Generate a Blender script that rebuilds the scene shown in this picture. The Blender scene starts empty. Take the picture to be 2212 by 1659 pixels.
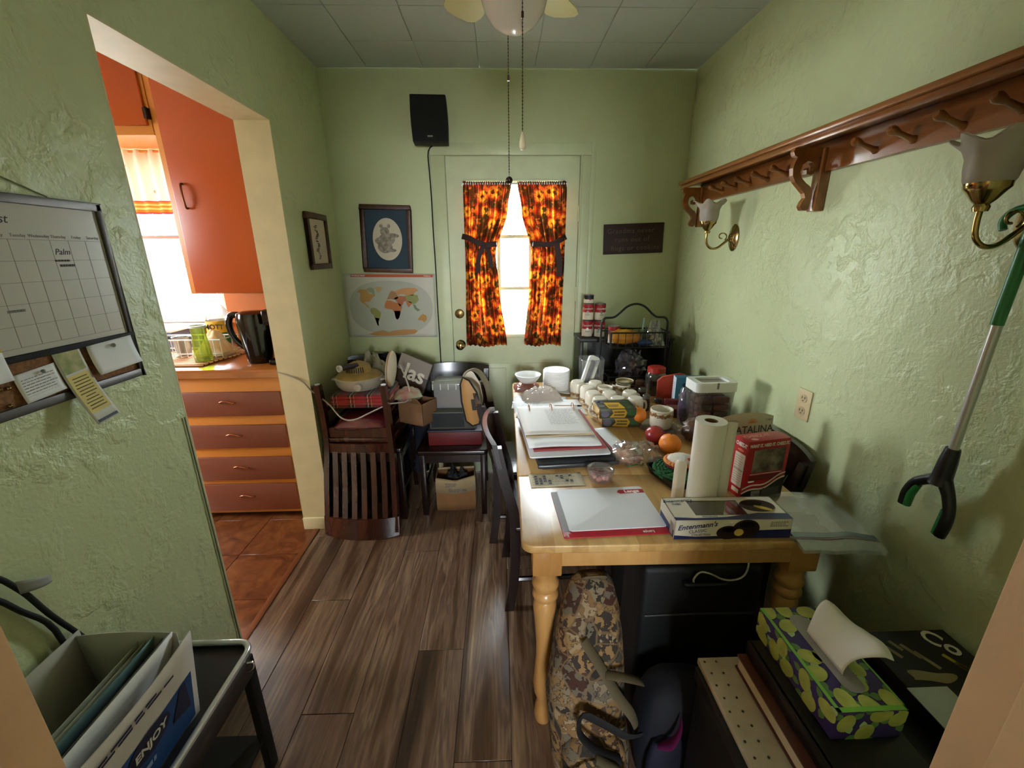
import bpy, bmesh, math, random
from mathutils import Matrix, Vector, noise
random.seed(7)
PI = math.pi
S = bpy.context.scene
COL = S.collection

# ---------------------------------------------------------------- camera
cam_d = bpy.data.cameras.new('camera')
cam = bpy.data.objects.new('camera', cam_d)
COL.objects.link(cam)
cam_d.sensor_width = 36.0
cam_d.lens = 912.41 * 36.0 / 2212.0
cam_d.clip_start = 0.02
_yaw, _pit, _rol = 0.0271, -0.299, -0.007
_F = Vector((math.sin(_yaw)*math.cos(_pit), math.cos(_yaw)*math.cos(_pit), math.sin(_pit)))
_r0 = Vector((math.cos(_yaw), -math.sin(_yaw), 0)); _u0 = _r0.cross(_F)
_r = _r0*math.cos(_rol) + _u0*math.sin(_rol); _u = -_r0*math.sin(_rol) + _u0*math.cos(_rol)
cam.matrix_world = Matrix(((_r.x, _u.x, -_F.x, 0), (_r.y, _u.y, -_F.y, 0), (_r.z, _u.z, -_F.z, 1.4938), (0, 0, 0, 1)))
S.camera = cam

# ---------------------------------------------------------------- world, light, exposure
W = bpy.data.worlds.new('sky'); S.world = W; W.use_nodes = True
_bg = W.node_tree.nodes['Background']
_bg.inputs[0].default_value = (0.87, 0.94, 1.0, 1); _bg.inputs[1].default_value = 44.0
def portal(name, x0, x1, z0, z1, y, facing):
    l = bpy.data.lights.new(name, 'AREA'); l.shape = 'RECTANGLE'; l.size = x1-x0; l.size_y = z1-z0
    l.cycles.is_portal = True
    o = bpy.data.objects.new(name, l); COL.objects.link(o)
    o.location = ((x0+x1)/2, y, (z0+z1)/2)
    o.rotation_euler = (-PI/2 if facing < 0 else PI/2, 0, 0)
    return o
portal('sky_portal_door', -0.22, 0.41, 0.95, 1.92, 2.80, -1)
portal('sky_portal_kitchen', -2.6, -1.80, 1.05, 2.12, 2.93, -1)
portal('sky_portal_hall', -0.3, 0.5, 1.15, 2.0, -3.03, 1)
_p = portal('sky_portal_kitchen_side', 1.05, 1.85, 1.2, 2.0, 0, 1)
_p.location = (-4.24, 1.45, 1.60); _p.rotation_euler = (PI/2, 0, -PI/2)
S.view_settings.view_transform = 'Standard'; S.view_settings.look = 'None'
S.view_settings.gamma = 1.0; S.view_settings.use_curve_mapping = False
S.view_settings.exposure = 0.62
S.cycles.use_denoising = True
S.cycles.diffuse_bounces = 4
S.cycles.max_bounces = 8
S.cycles.transparent_max_bounces = 10
S.cycles.adaptive_threshold = 0.06
S.cycles.caustics_reflective = False; S.cycles.caustics_refractive = False

# ---------------------------------------------------------------- materials
def lin(c):
    return tuple(((v/12.92) if v <= 0.04045 else ((v+0.055)/1.055)**2.4) for v in [x/255.0 for x in c])
MATS = {}
class NT:
    def __init__(s, name):
        s.m = bpy.data.materials.new(name); s.m.use_nodes = True
        s.t = s.m.node_tree; s.t.nodes.clear()
        s.out = s.n('ShaderNodeOutputMaterial')
        MATS[name] = s.m
    def n(s, typ, **kw):
        nd = s.t.nodes.new(typ)
        for k, v in kw.items(): setattr(nd, k, v)
        return nd
    def l(s, a, b): s.t.links.new(a, b)
    def bsdf(s, col=None, rough=0.5, metal=0.0, spec=None, coat=0.0, sheen=0.0):
        b = s.n('ShaderNodeBsdfPrincipled')
        if col is not None: b.inputs['Base Color'].default_value = (*col, 1)
        b.inputs['Roughness'].default_value = rough; b.inputs['Metallic'].default_value = metal
        if spec is not None: b.inputs['Specular IOR Level'].default_value = spec
        if coat: b.inputs['Coat Weight'].default_value = coat; b.inputs['Coat Roughness'].default_value = 0.15
        if sheen: b.inputs['Sheen Weight'].default_value = sheen
        s.l(b.outputs[0], s.out.inputs[0]); s.b = b
        return b
    def coord(s, which='Object', scale=(1, 1, 1), rot=(0, 0, 0)):
        tc = s.n('ShaderNodeTexCoord'); mp = s.n('ShaderNodeMapping')
        mp.inputs['Scale'].default_value = scale; mp.inputs['Rotation'].default_value = rot
        s.l(tc.outputs[which], mp.inputs[0]); return mp.outputs[0]
    def noise(s, vec, scale, detail=3.0, rough=0.5, dist=0.0):
        nd = s.n('ShaderNodeTexNoise'); nd.inputs['Scale'].default_value = scale; nd.inputs['Detail'].default_value = detail
        nd.inputs['Roughness'].default_value = rough; nd.inputs['Distortion'].default_value = dist
        s.l(vec, nd.inputs['Vector']); return nd
    def vor(s, vec, scale, feature='F1', rnd=1.0):
        nd = s.n('ShaderNodeTexVoronoi'); nd.feature = feature; nd.inputs['Scale'].default_value = scale
        nd.inputs['Randomness'].default_value = rnd
        s.l(vec, nd.inputs['Vector']); return nd
    def ramp(s, fac, stops, interp='LINEAR'):
        r = s.n('ShaderNodeValToRGB'); e = r.color_ramp; e.interpolation = interp
        while len(e.elements) < len(stops): e.elements.new(0.5)
        for el, (p, c) in zip(e.elements, stops): el.position = p; el.color = (*c, 1)
        s.l(fac, r.inputs[0]); return r.outputs[0]
    def mix(s, fac, a, b, mode='MIX'):
        m = s.n('ShaderNodeMixRGB'); m.blend_type = mode
        for i, v in enumerate((fac, a, b)):
            if hasattr(v, 'links') or hasattr(v, 'is_linked'): s.l(v, m.inputs[i])
            elif i == 0: m.inputs[0].default_value = v
            else: m.inputs[i].default_value = (*v, 1)
        return m.outputs[0]
    def math(s, op, a, b=None):
        m = s.n('ShaderNodeMath'); m.operation = op
        for i, v in enumerate((a, b)):
            if v is None: continue
            if hasattr(v, 'is_linked'): s.l(v, m.inputs[i])
            else: m.inputs[i].default_value = v
        return m.outputs[0]
    def bump(s, h, strength=0.3, dist=0.01):
        b = s.n('ShaderNodeBump'); b.inputs['Strength'].default_value = strength; b.inputs['Distance'].default_value = dist
        s.l(h, b.inputs['Height']); s.l(b.outputs[0], s.b.inputs['Normal']); return b
def mat(name, rgb, rough=0.5, metal=0.0, var=0.0, vscale=12.0, bump=0.0, bscale=60.0, spec=None, coat=0.0, sheen=0.0, stretch=(1, 1, 1), rgb2=None):
    if name in MATS: return MATS[name]
    t = NT(name); c = lin(rgb); t.bsdf(c, rough, metal, spec, coat, sheen)
    if var or bump or rgb2:
        v = t.coord('Object', stretch)
        nz = t.noise(v, vscale, 4.0)
        c2 = lin(rgb2) if rgb2 else tuple(max(0, x*(1-var)) for x in c)
        c1 = c if rgb2 else tuple(min(1, x*(1+var)) for x in c)
        t.l(t.ramp(nz.outputs['Fac'], [(0.35, c1), (0.65, c2)]), t.b.inputs['Base Color'])
        if bump: t.bump(t.noise(v, bscale, 3.0).outputs['Fac'], bump, 0.004)
    return t.m
def clear(name, tint=(255, 255, 255), body=0.06, rough=0.08, refl=0.10):
    """thin clear plastic or glass: mostly see-through, a bit of gloss, a little milky body"""
    if name in MATS: return MATS[name]
    t = NT(name); c = lin(tint)
    tr = t.n('ShaderNodeBsdfTransparent'); tr.inputs[0].default_value = (*c, 1)
    gl = t.n('ShaderNodeBsdfGlossy'); gl.inputs['Roughness'].default_value = rough
    df = t.n('ShaderNodeBsdfDiffuse'); df.inputs[0].default_value = (*c, 1)
    tl = t.n('ShaderNodeBsdfTranslucent'); tl.inputs[0].default_value = (*c, 1)
    m0 = t.n('ShaderNodeMixShader'); m0.inputs[0].default_value = 0.5
    t.l(df.outputs[0], m0.inputs[1]); t.l(tl.outputs[0], m0.inputs[2])
    m1 = t.n('ShaderNodeMixShader'); m1.inputs[0].default_value = body
    t.l(tr.outputs[0], m1.inputs[1]); t.l(m0.outputs[0], m1.inputs[2])
    lw = t.n('ShaderNodeLayerWeight'); lw.inputs[0].default_value = 0.35
    f = t.math('ADD', t.math('MULTIPLY', lw.outputs['Facing'], 0.45), refl*0.5)
    m2 = t.n('ShaderNodeMixShader'); t.l(f, m2.inputs[0]); t.l(m1.outputs[0], m2.inputs[1]); t.l(gl.outputs[0], m2.inputs[2])
    t.l(m2.outputs[0], t.out.inputs[0]); return t.m

# ---------------------------------------------------------------- mesh building
def frame(o, r, u):
    r = Vector(r).normalized(); u = Vector(u); u = (u - r*u.dot(r)).normalized(); n = r.cross(u)
    return Matrix(((r.x, u.x, n.x, o[0]), (r.y, u.y, n.y, o[1]), (r.z, u.z, n.z, o[2]), (0, 0, 0, 1)))
def TR(x=0, y=0, z=0): return Matrix.Translation((x, y, z))
def RX(a): return Matrix.Rotation(a, 4, 'X')
def RY(a): return Matrix.Rotation(a, 4, 'Y')
def RZ(a): return Matrix.Rotation(a, 4, 'Z')
class MB:
    def __init__(s, T=None): s.v = []; s.f = []; s.T = T or Matrix.Identity(4)
    def add(s, vs, fs):
        o = len(s.v); s.v += [tuple(s.T @ Vector(p)) for p in vs]; s.f += [[i+o for i in f] for f in fs]; return s
    def box(s, x0, x1, y0, y1, z0, z1):
        return s.add([(x0, y0, z0), (x1, y0, z0), (x1, y1, z0), (x0, y1, z0), (x0, y0, z1), (x1, y0, z1), (x1, y1, z1), (x0, y1, z1)],
                     [(0, 3, 2, 1), (4, 5, 6, 7), (0, 1, 5, 4), (1, 2, 6, 5), (2, 3, 7, 6), (3, 0, 4, 7)])
    def loft(s, rings, cap=True, closed=True):
        n = len(rings[0]); vs = [p for r in rings for p in r]; fs = []
        m = n if closed else n-1
        for k in range(len(rings)-1):
            for i in range(m):
                j = (i+1) % n; fs.append((k*n+i, k*n+j, (k+1)*n+j, (k+1)*n+i))
        if cap and closed: fs.append(tuple(range(n-1, -1, -1))); fs.append(tuple((len(rings)-1)*n+i for i in range(n)))
        return s.add(vs, fs)
    def lathe(s, prof, n=24, c=(0, 0, 0), sx=1.0, sy=1.0, cap=True):
        rings = [[(c[0]+sx*max(r, 1e-4)*math.cos(2*PI*i/n), c[1]+sy*max(r, 1e-4)*math.sin(2*PI*i/n), c[2]+z) for i in range(n)] for r, z in prof]
        return s.loft(rings, cap)
    def tube(s, pts, r, n=8, cap=True, closed=False, flat=1.0):
        pts = [Vector(p) for p in pts]; rings = []; N = len(pts); up = None
        rr = list(r) if isinstance(r, (list, tuple)) else [r]*N
        if n >= 6 and 4 <= N <= 24 and not closed:      # round the path off
            q, qr = [], []
            for k in range(N-1):
                p0, p1, p2, p3 = pts[max(k-1, 0)], pts[k], pts[k+1], pts[min(k+2, N-1)]
                for j in range(4):
                    t = j/4; q.append(0.5*((2*p1)+(p2-p0)*t+(2*p0-5*p1+4*p2-p3)*t*t+(3*p1-p0-3*p2+p3)*t**3)); qr.append(rr[k]+(rr[k+1]-rr[k])*t)
            pts = q+[pts[-1]]; rr = qr+[rr[-1]]; N = len(pts)
        for k, p in enumerate(pts):
            if closed: d = pts[(k+1) % N]-pts[k-1]
            else: d = pts[min(k+1, N-1)]-pts[max(k-1, 0)]
            d = d.normalized() if d.length > 1e-9 else Vector((0, 0, 1))
            if up is None: up = Vector((0, 0, 1)) if abs(d.z) < 0.9 else Vector((1, 0, 0))
            a = d.cross(up)
            if a.length < 1e-6: a = d.cross(Vector((0.3, 1, 0.2)))
            a.normalize(); b = a.cross(d).normalized(); up = b
            rings.append([tuple(p + a*rr[k]*math.cos(2*PI*i/n) + b*rr[k]*flat*math.sin(2*PI*i/n)) for i in range(n)])
        if closed: rings.append(rings[0]); return s.loft(rings, False)
        return s.loft(rings, cap)
    def cyl(s, p0, p1, r0, r1=None, n=16, cap=True): return s.tube([p0, p1], [r0, r0 if r1 is None else r1], n, cap)
    def bar(s, pts, hx, hy):
        return s.loft([[(x-hx, y-hy, z), (x+hx, y-hy, z), (x+hx, y+hy, z), (x-hx, y+hy, z)] for x, y, z in pts])
    def prism(s, poly, h, T=None):
        """polygon in the xy plane, extruded from z=0 to h, through T"""
        T = T or Matrix.Identity(4); n = len(poly)
        vs = [tuple(T @ Vector((x, y, 0))) for x, y in poly] + [tuple(T @ Vector((x, y, h))) for x, y in poly]
        fs = [tuple(range(n-1, -1, -1)), tuple(range(n, 2*n))] + [(i, (i+1) % n, n+(i+1) % n, n+i) for i in range(n)]
        return s.add(vs, fs)
    def sheet(s, nu, nv, f, thick=0.0):
        vs = [f(i/nu, j/nv) for j in range(nv+1) for i in range(nu+1)]
        fs = [(j*(nu+1)+i, j*(nu+1)+i+1, (j+1)*(nu+1)+i+1, (j+1)*(nu+1)+i) for j in range(nv) for i in range(nu)]
        return s.add(vs, fs)
    def ball(s, c, r, n=16, m=10, sz=1.0, sx=1.0, sy=1.0):
        return s.lathe([(r*math.sin(PI*k/m), -r*sz*math.cos(PI*k/m)) for k in range(m+1)], n, c, sx, sy, True)
    def build(s, name, m, parent=None, smooth=None, bevel=0.0, seg=2, sub=0, solid=0.0, loc=None):
        me = bpy.data.meshes.new(name); bm = bmesh.new()
        vv = [bm.verts.new(p) for p in s.v]
        for f in s.f:
            try: bm.faces.new([vv[i] for i in f])
            except ValueError: pass
        bmesh.ops.remove_doubles(bm, verts=bm.verts, dist=1e-6)
        bmesh.ops.recalc_face_normals(bm, faces=bm.faces)
        if bevel:
            es = [e for e in bm.edges if len(e.link_faces) == 2 and e.calc_face_angle(0) > 0.5]
            bmesh.ops.bevel(bm, geom=es, offset=bevel, segments=seg, profile=0.5, affect='EDGES', clamp_overlap=True)
        for f in bm.faces: f.smooth = smooth is not None or bevel > 0
        ang = smooth if smooth else 0.7
        for e in bm.edges:
            if len(e.link_faces) == 2 and e.calc_face_angle(0) > ang: e.smooth = False
        bm.to_mesh(me); bm.free()
        if m is not None: me.materials.append(m)
        o = bpy.data.objects.new(name, me); COL.objects.link(o)
        if parent is not None: o.parent = parent
        if loc is not None: o.location = loc
        if solid: md = o.modifiers.new('thickness', 'SOLIDIFY'); md.thickness = solid; md.offset = 0
        if sub: md = o.modifiers.new('smooth', 'SUBSURF'); md.levels = sub; md.render_levels = sub
        return o
def rbox(x0, x1, y0, y1, z0, z1): return MB().box(x0, x1, y0, y1, z0, z1)
def thing(name, label, cat, loc=(0, 0, 0), rz=0.0, group=None, rot=None):
    o = bpy.data.objects.new(name, None); COL.objects.link(o); o.empty_display_size = 0.05
    o.location = loc; o.rotation_euler = rot if rot else (0, 0, rz)
    return tag(o, label, cat, group)
def tag(o, label, cat, group=None, kind=None):
    o['label'] = label; o['category'] = cat
    if group: o['group'] = group
    if kind: o['kind'] = kind
    return o
def struct(o, label=None):
    o['kind'] = 'structure'
    if label: o['label'] = label
    return o
def place(o, x, y, z, rz=0.0): o.location = (x, y, z); o.rotation_euler = (0, 0, rz); return o
def copy_tree(o, parent=None):
    c = o.copy(); COL.objects.link(c); c.parent = parent
    for ch in list(o.children): copy_tree(ch, c)
    return c
def text(parent, s, size, T, m, name='lettering', align='CENTER', bold=0.0, shear=0.0, sx=1.0, ext=0.0002, space=1.0, arc=None):
    c = bpy.data.curves.new(name, 'FONT'); c.body = s; c.size = size; c.align_x = align; c.align_y = 'CENTER'
    c.offset = bold; c.shear = shear; c.extrude = ext; c.space_character = space; c.resolution_u = 3
    o = bpy.data.objects.new(name, c); COL.objects.link(o); c.materials.append(m); o.parent = parent
    o.matrix_local = T @ Matrix.Diagonal((sx, 1, 1, 1)); return o
def patch(parent, pts, T, m, name='printed_panel', h=0.0004):
    return MB(T).prism(pts, h).build(name, m, parent)
def rect(x0, x1, y0, y1): return [(x0, y0), (x1, y0), (x1, y1), (x0, y1)]
def rrect(x0, x1, y0, y1, r, k=4):
    P = []
    for cx, cy, a in ((x1-r, y0+r, -PI/2), (x1-r, y1-r, 0), (x0+r, y1-r, PI/2), (x0+r, y0+r, PI)):
        for i in range(k+1): P.append((cx+r*math.cos(a+PI/2*i/k), cy+r*math.sin(a+PI/2*i/k)))
    return P
def ell(cx, cy, rx, ry, n=24): return [(cx+rx*math.cos(2*PI*i/n), cy+ry*math.sin(2*PI*i/n)) for i in range(n)]
def marks(parent, T, rows, m, x0, x1, dy, y0, h=0.0016, name='printed_lines', seed=1, words=True):
    """rows of short dashes that stand for print too small to read, joined into one flat part"""
    R = random.Random(seed); b = MB(T)
    for k in range(rows):
        y = y0 - k*dy; x = x0; end = x1 - R.random()*(x1-x0)*0.25
        while x < end:
            w = min((x1-x0)*R.uniform(0.05, 0.16), end-x) if words else end-x
            b.prism(rect(x, x+w, y, y+h), 0.0003); x += w + (x1-x0)*0.025
    o = b.build(name, m, parent); o['kind'] = 'stuff'; return o
def fn(x, y, z=0.0, s=1.0): return noise.noise(Vector((x*s, y*s, z*s)))
# ---------------------------------------------------------------- named materials
def wallmat(name, rgb, amp=0.6, rough=0.36):
    t = NT(name); c = lin(rgb); t.bsdf(c, rough, spec=0.45)
    v = t.coord('Object')
    n1 = t.noise(v, 2.2, 3.0); 
    t.l(t.ramp(n1.outputs['Fac'], [(0.3, tuple(x*0.95 for x in c)), (0.7, tuple(min(1, x*1.04) for x in c))]), t.b.inputs['Base Color'])
    n2 = t.noise(v, 17.0, 4.0, 0.55, 0.25); n3 = t.noise(v, 5.0, 2.0)
    r = t.ramp(n2.outputs['Fac'], [(0.46, (0, 0, 0)), (0.64, (1, 1, 1))])
    r3 = t.ramp(n3.outputs['Fac'], [(0.42, (0.35, 0.35, 0.35)), (0.62, (1, 1, 1))])
    h = t.mix(1.0, r, r3, 'MULTIPLY')
    n4 = t.noise(v, 110.0, 2.0)
    h2 = t.math('ADD', h, t.math('MULTIPLY', n4.outputs['Fac'], 0.25))
    t.bump(h2, amp, 0.006)
    return t.m
M_wall = wallmat('sage_plaster', (204, 212, 166))
M_wallsmooth = wallmat('sage_plaster_smooth', (204, 212, 168), 0.08)
M_jamb = mat('cream_paint', (222, 210, 170), 0.5, var=0.04)
M_trim = mat('pale_green_trim', (206, 214, 176), 0.4, var=0.03)
M_ceil = NT('ceiling_tile'); M_ceil.bsdf(lin((192, 200, 196)), 0.8)
_v = M_ceil.coord('Object'); _n = M_ceil.noise(_v, 60, 4, 0.6); M_ceil.bump(_n.outputs['Fac'], 0.35, 0.004); M_ceil = M_ceil.m
M_hall = mat('peach_paint', (196, 160, 118), 0.5, var=0.04, bump=0.08, bscale=120)
M_black = mat('black_plastic', (16, 17, 18), 0.35)
M_matteblack = mat('matte_black', (20, 20, 21), 0.75)
M_white = mat('white_plastic', (232, 232, 228), 0.35)
M_foam = mat('white_foam', (243, 242, 240), 0.6)
M_paper = mat('white_paper', (240, 240, 241), 0.7)
M_ink = mat('dark_ink', (58, 54, 56), 0.7)
M_greyink = mat('grey_ink', (120, 116, 112), 0.7)
M_chrome = mat('chrome', (210, 212, 214), 0.12, 1.0)
M_brass = mat('polished_brass', (172, 146, 92), 0.18, 1.0)
M_copper = mat('copper_pull', (190, 120, 80), 0.25, 1.0)
M_steel = mat('dull_steel', (150, 148, 144), 0.35, 1.0)
M_red = mat('red_print', (170, 28, 40), 0.45)
M_cream = mat('cream_ceramic', (226, 218, 200), 0.2)
M_glass = clear('clear_glass', (246, 250, 250), 0.02, 0.03, 0.10)
M_clearp = clear('clear_plastic', (240, 240, 240), 0.14, 0.12, 0.14)
M_milky = clear('milky_plastic', (240, 241, 242), 0.36, 0.2, 0.14)
M_film = clear('clear_film', (238, 238, 240), 0.10, 0.06, 0.22)
M_opal = NT('opal_glass'); M_opal.bsdf(lin((226, 214, 200)), 0.18); M_opal.b.inputs['Subsurface Weight'].default_value = 0.0; M_opal = M_opal.m
def woodmat(name, c1, c2, c3, axis='Y', scale=6.0, rough=0.35, coat=0.0, knots=False, rnd=True):
    t = NT(name); t.bsdf(None, rough, coat=coat)
    st = {'X': (0.12, 1, 1), 'Y': (1, 0.12, 1), 'Z': (1, 1, 0.12)}[axis]
    tc = t.n('ShaderNodeTexCoord'); oi = t.n('ShaderNodeObjectInfo')
    cmb = t.n('ShaderNodeVectorMath'); cmb.operation = 'ADD'
    sc = t.n('ShaderNodeVectorMath'); sc.operation = 'SCALE'; sc.inputs[0].default_value = (17.3, 9.1, 5.7)
    if rnd: t.l(oi.outputs['Random'], sc.inputs['Scale'])
    else: sc.inputs['Scale'].default_value = 0
    t.l(tc.outputs['Object'], cmb.inputs[0]); t.l(sc.outputs[0], cmb.inputs[1])
    mp = t.n('ShaderNodeMapping'); mp.inputs['Scale'].default_value = st; t.l(cmb.outputs[0], mp.inputs[0])
    n1 = t.noise(mp.outputs[0], scale*3.0, 6.0, 0.62, 0.8); n2 = t.noise(mp.outputs[0], scale*0.8, 2.0)
    f = t.math('ADD', t.math('MULTIPLY', n1.outputs['Fac'], 0.65), t.math('MULTIPLY', n2.outputs['Fac'], 0.35))
    t.l(t.ramp(f, [(0.34, lin(c1)), (0.5, lin(c2)), (0.66, lin(c3))]), t.b.inputs['Base Color'])
    n3 = t.noise(mp.outputs[0], scale*14, 3.0)
    t.bump(n3.outputs['Fac'], 0.08, 0.002)
    return t.m
M_cherry = woodmat('dark_cherry_wood', (40, 18, 12), (62, 28, 18), (84, 40, 25), 'Z', 5.0, 0.22, 0.5)
M_espresso = woodmat('espresso_wood', (20, 10, 9), (30, 14, 12), (42, 20, 16), 'Z', 5.0, 0.25, 0.4)
M_pine = woodmat('stained_pine', (96, 52, 20), (136, 80, 34), (160, 104, 50), 'Y', 4.0, 0.28, 0.4)
M_dkcab = woodmat('dark_brown_laminate', (13, 8, 7), (20, 13, 11), (28, 19, 15), 'Z', 4.0, 0.45)
M_frame = woodmat('walnut_frame', (52, 30, 18), (78, 46, 28), (100, 62, 40), 'Z', 6.0, 0.4)
def butcher():
    t = NT('butcher_block'); t.bsdf(None, 0.36, coat=0.12)
    tc = t.n('ShaderNodeTexCoord'); mp = t.n('ShaderNodeMapping'); mp.inputs['Scale'].default_value = (1, 1, 1); t.l(tc.outputs['Object'], mp.inputs[0])
    br = t.n('ShaderNodeTexBrick'); br.offset = 0.37; br.inputs['Scale'].default_value = 1.0
    br.inputs['Brick Width'].default_value = 0.34; br.inputs['Row Height'].default_value = 0.045; br.inputs['Mortar Size'].default_value = 0.0
    br.inputs['Bias'].default_value = 0.0
    br.inputs['Color1'].default_value = (*lin((196, 152, 92)), 1); br.inputs['Color2'].default_value = (*lin((224, 186, 126)), 1)
    rot = t.n('ShaderNodeMapping'); rot.inputs['Rotation'].default_value = (0, 0, PI/2); t.l(tc.outputs['Object'], rot.inputs[0])
    t.l(rot.outputs[0], br.inputs['Vector'])
    mg = t.n('ShaderNodeMapping'); mg.inputs['Scale'].default_value = (1, 0.1, 1); t.l(tc.outputs['Object'], mg.inputs[0])
    n1 = t.noise(mg.outputs[0], 30.0, 6.0, 0.6, 0.6)
    g = t.ramp(n1.outputs['Fac'], [(0.3, (0.72, 0.68, 0.6)), (0.7, (1, 1, 1))])
    t.l(t.mix(1.0, br.outputs['Color'], g, 'MULTIPLY'), t.b.inputs['Base Color'])
    return t.m
M_butcher = butcher()
M_birch = woodmat('honey_birch', (176, 124, 66), (200, 150, 88), (214, 170, 108), 'Z', 3.0, 0.3, 0.3)
def plankmat():
    t = NT('vinyl_wood_plank'); t.bsdf(None, 0.30, spec=0.55)
    tc = t.n('ShaderNodeTexCoord'); oi = t.n('ShaderNodeObjectInfo')
    sc = t.n('ShaderNodeVectorMath'); sc.operation = 'SCALE'; sc.inputs[0].default_value = (31.3, 19.1, 5.7); t.l(oi.outputs['Random'], sc.inputs['Scale'])
    ad = t.n('ShaderNodeVectorMath'); ad.operation = 'ADD'; t.l(tc.outputs['Object'], ad.inputs[0]); t.l(sc.outputs[0], ad.inputs[1])
    m1 = t.n('ShaderNodeMapping'); m1.inputs['Scale'].default_value = (1, 0.075, 1); t.l(ad.outputs[0], m1.inputs[0])
    n1 = t.noise(m1.outputs[0], 15.0, 4.0, 0.5, 0.5)
    n2 = t.noise(m1.outputs[0], 110.0, 4.0, 0.6)
    c1 = t.ramp(n1.outputs['Fac'], [(0.28, lin((70, 50, 38))), (0.42, lin((108, 80, 58))), (0.48, lin((140, 112, 88))), (0.53, lin((118, 92, 76))), (0.58, lin((160, 132, 104))), (0.62, lin((116, 90, 72))), (0.74, lin((186, 156, 122)))])
    g = t.ramp(n2.outputs['Fac'], [(0.3, (0.52, 0.50, 0.50)), (0.7, (0.92, 0.90, 0.88))])
    c2 = t.mix(1.0, c1, g, 'MULTIPLY')
    t.l(c2, t.b.inputs['Base Color'])
    t.bump(n2.outputs['Fac'], 0.15, 0.002)
    return t.m
M_plank = plankmat()
def tilemat():
    t = NT('terracotta_vinyl_tile'); t.bsdf(None, 0.32)
    tc = t.n('ShaderNodeTexCoord'); oi = t.n('ShaderNodeObjectInfo')
    sc = t.n('ShaderNodeVectorMath'); sc.operation = 'SCALE'; sc.inputs[0].default_value = (11.3, 19.1, 5.7); t.l(oi.outputs['Random'], sc.inputs['Scale'])
    ad = t.n('ShaderNodeVectorMath'); ad.operation = 'ADD'; t.l(tc.outputs['Object'], ad.inputs[0]); t.l(sc.outputs[0], ad.inputs[1])
    n1 = t.noise(ad.outputs[0], 9.0, 5.0, 0.6, 1.2)
    t.l(t.ramp(n1.outputs['Fac'], [(0.3, lin((86, 44, 22))), (0.5, lin((122, 68, 36))), (0.7, lin((150, 94, 54)))]), t.b.inputs['Base Color'])
    return t.m
M_tile = tilemat()
M_orange = mat('orange_enamel', (172, 72, 13), 0.3, var=0.03, vscale=3)
M_peach = mat('light_orange_enamel', (208, 132, 56), 0.35, var=0.03, vscale=3)
M_brickred = mat('brick_red_enamel', (128, 70, 50), 0.4, var=0.04, vscale=4)
M_owall = mat('orange_wall_paint', (196, 108, 40), 0.5, var=0.03)
def flowers(name, translucent=0.05):
    t = NT(name); v = t.coord('UV')
    tc = t.n('ShaderNodeTexCoord'); v = tc.outputs['UV']
    big = t.vor(v, 4.6); pos = t.n('ShaderNodeVectorMath'); pos.operation = 'SUBTRACT'; t.l(v, pos.inputs[0])
    sm = t.n('ShaderNodeVectorMath'); sm.operation = 'SCALE'; sm.inputs['Scale'].default_value = 1.0; t.l(big.outputs['Position'], sm.inputs[0])
    t.l(sm.outputs[0], pos.inputs[1])
    d = t.math('MULTIPLY', big.outputs['Distance'], 1.0)
    nz = t.noise(v, 34.0, 3.0, 0.6)
    dd = t.math('ADD', d, t.math('MULTIPLY', t.math('SUBTRACT', nz.outputs['Fac'], 0.5), 0.35))
    flower = t.ramp(dd, [(0.0, lin((70, 34, 18))), (0.15, lin((110, 48, 20))), (0.19, lin((226, 140, 40))), (0.36, lin((244, 186, 70))), (0.44, lin((222, 110, 40))), (0.54, lin((160, 48, 34))), (0.70, lin((84, 50, 28)))])
    small = t.vor(v, 13.0); n5 = t.noise(v, 7.0, 2.0)
    back = t.ramp(small.outputs['Distance'], [(0.0, lin((170, 40, 40))), (0.28, lin((226, 110, 50))), (0.45, lin((150, 90, 50))), (0.62, lin((70, 60, 34)))])
    sel = t.ramp(n5.outputs['Fac'], [(0.50, (0, 0, 0)), (0.58, (1, 1, 1))])
    colr = t.mix(sel, flower, back)
    df = t.n('ShaderNodeBsdfDiffuse'); tl = t.n('ShaderNodeBsdfTranslucent'); t.l(colr, df.inputs[0])
    warm = t.mix(1.0, colr, (1.0, 0.62, 0.35), 'MULTIPLY')
    n6 = t.coord('UV', (26, 0.6, 1)); st = t.noise(n6, 1.0, 3.0)
    stripes = t.ramp(st.outputs['Fac'], [(0.42, (0.10, 0.10, 0.10)), (0.54, (0.30, 0.30, 0.30)), (0.64, (1, 1, 1))])  # bright streaks painted into the translucency, standing for sunlit folds
    w2 = t.mix(1.0, warm, stripes, 'MULTIPLY'); t.l(w2, tl.inputs[0])
    m = t.n('ShaderNodeMixShader'); m.inputs[0].default_value = translucent
    t.l(df.outputs[0], m.inputs[1]); t.l(tl.outputs[0], m.inputs[2]); t.l(m.outputs[0], t.out.inputs[0])
    return t.m
M_flowers = flowers('sunflower_print_cotton', 0.30)
def uv_grid(o, nu, nv):
    """uv from the sheet's own grid order"""
    me = o.data; uv = me.uv_layers.new(name='uv'); W_ = nu+1
    for lp in me.loops:
        i = lp.vertex_index % W_; j = lp.vertex_index // W_
        uv.data[lp.index].uv = (i/nu*1.0, j/nv*3.0)
# ================================================================ the setting
XL, XR, YB, YN, H = -0.979, 1.123, 2.737, 0.27, 2.471
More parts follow.
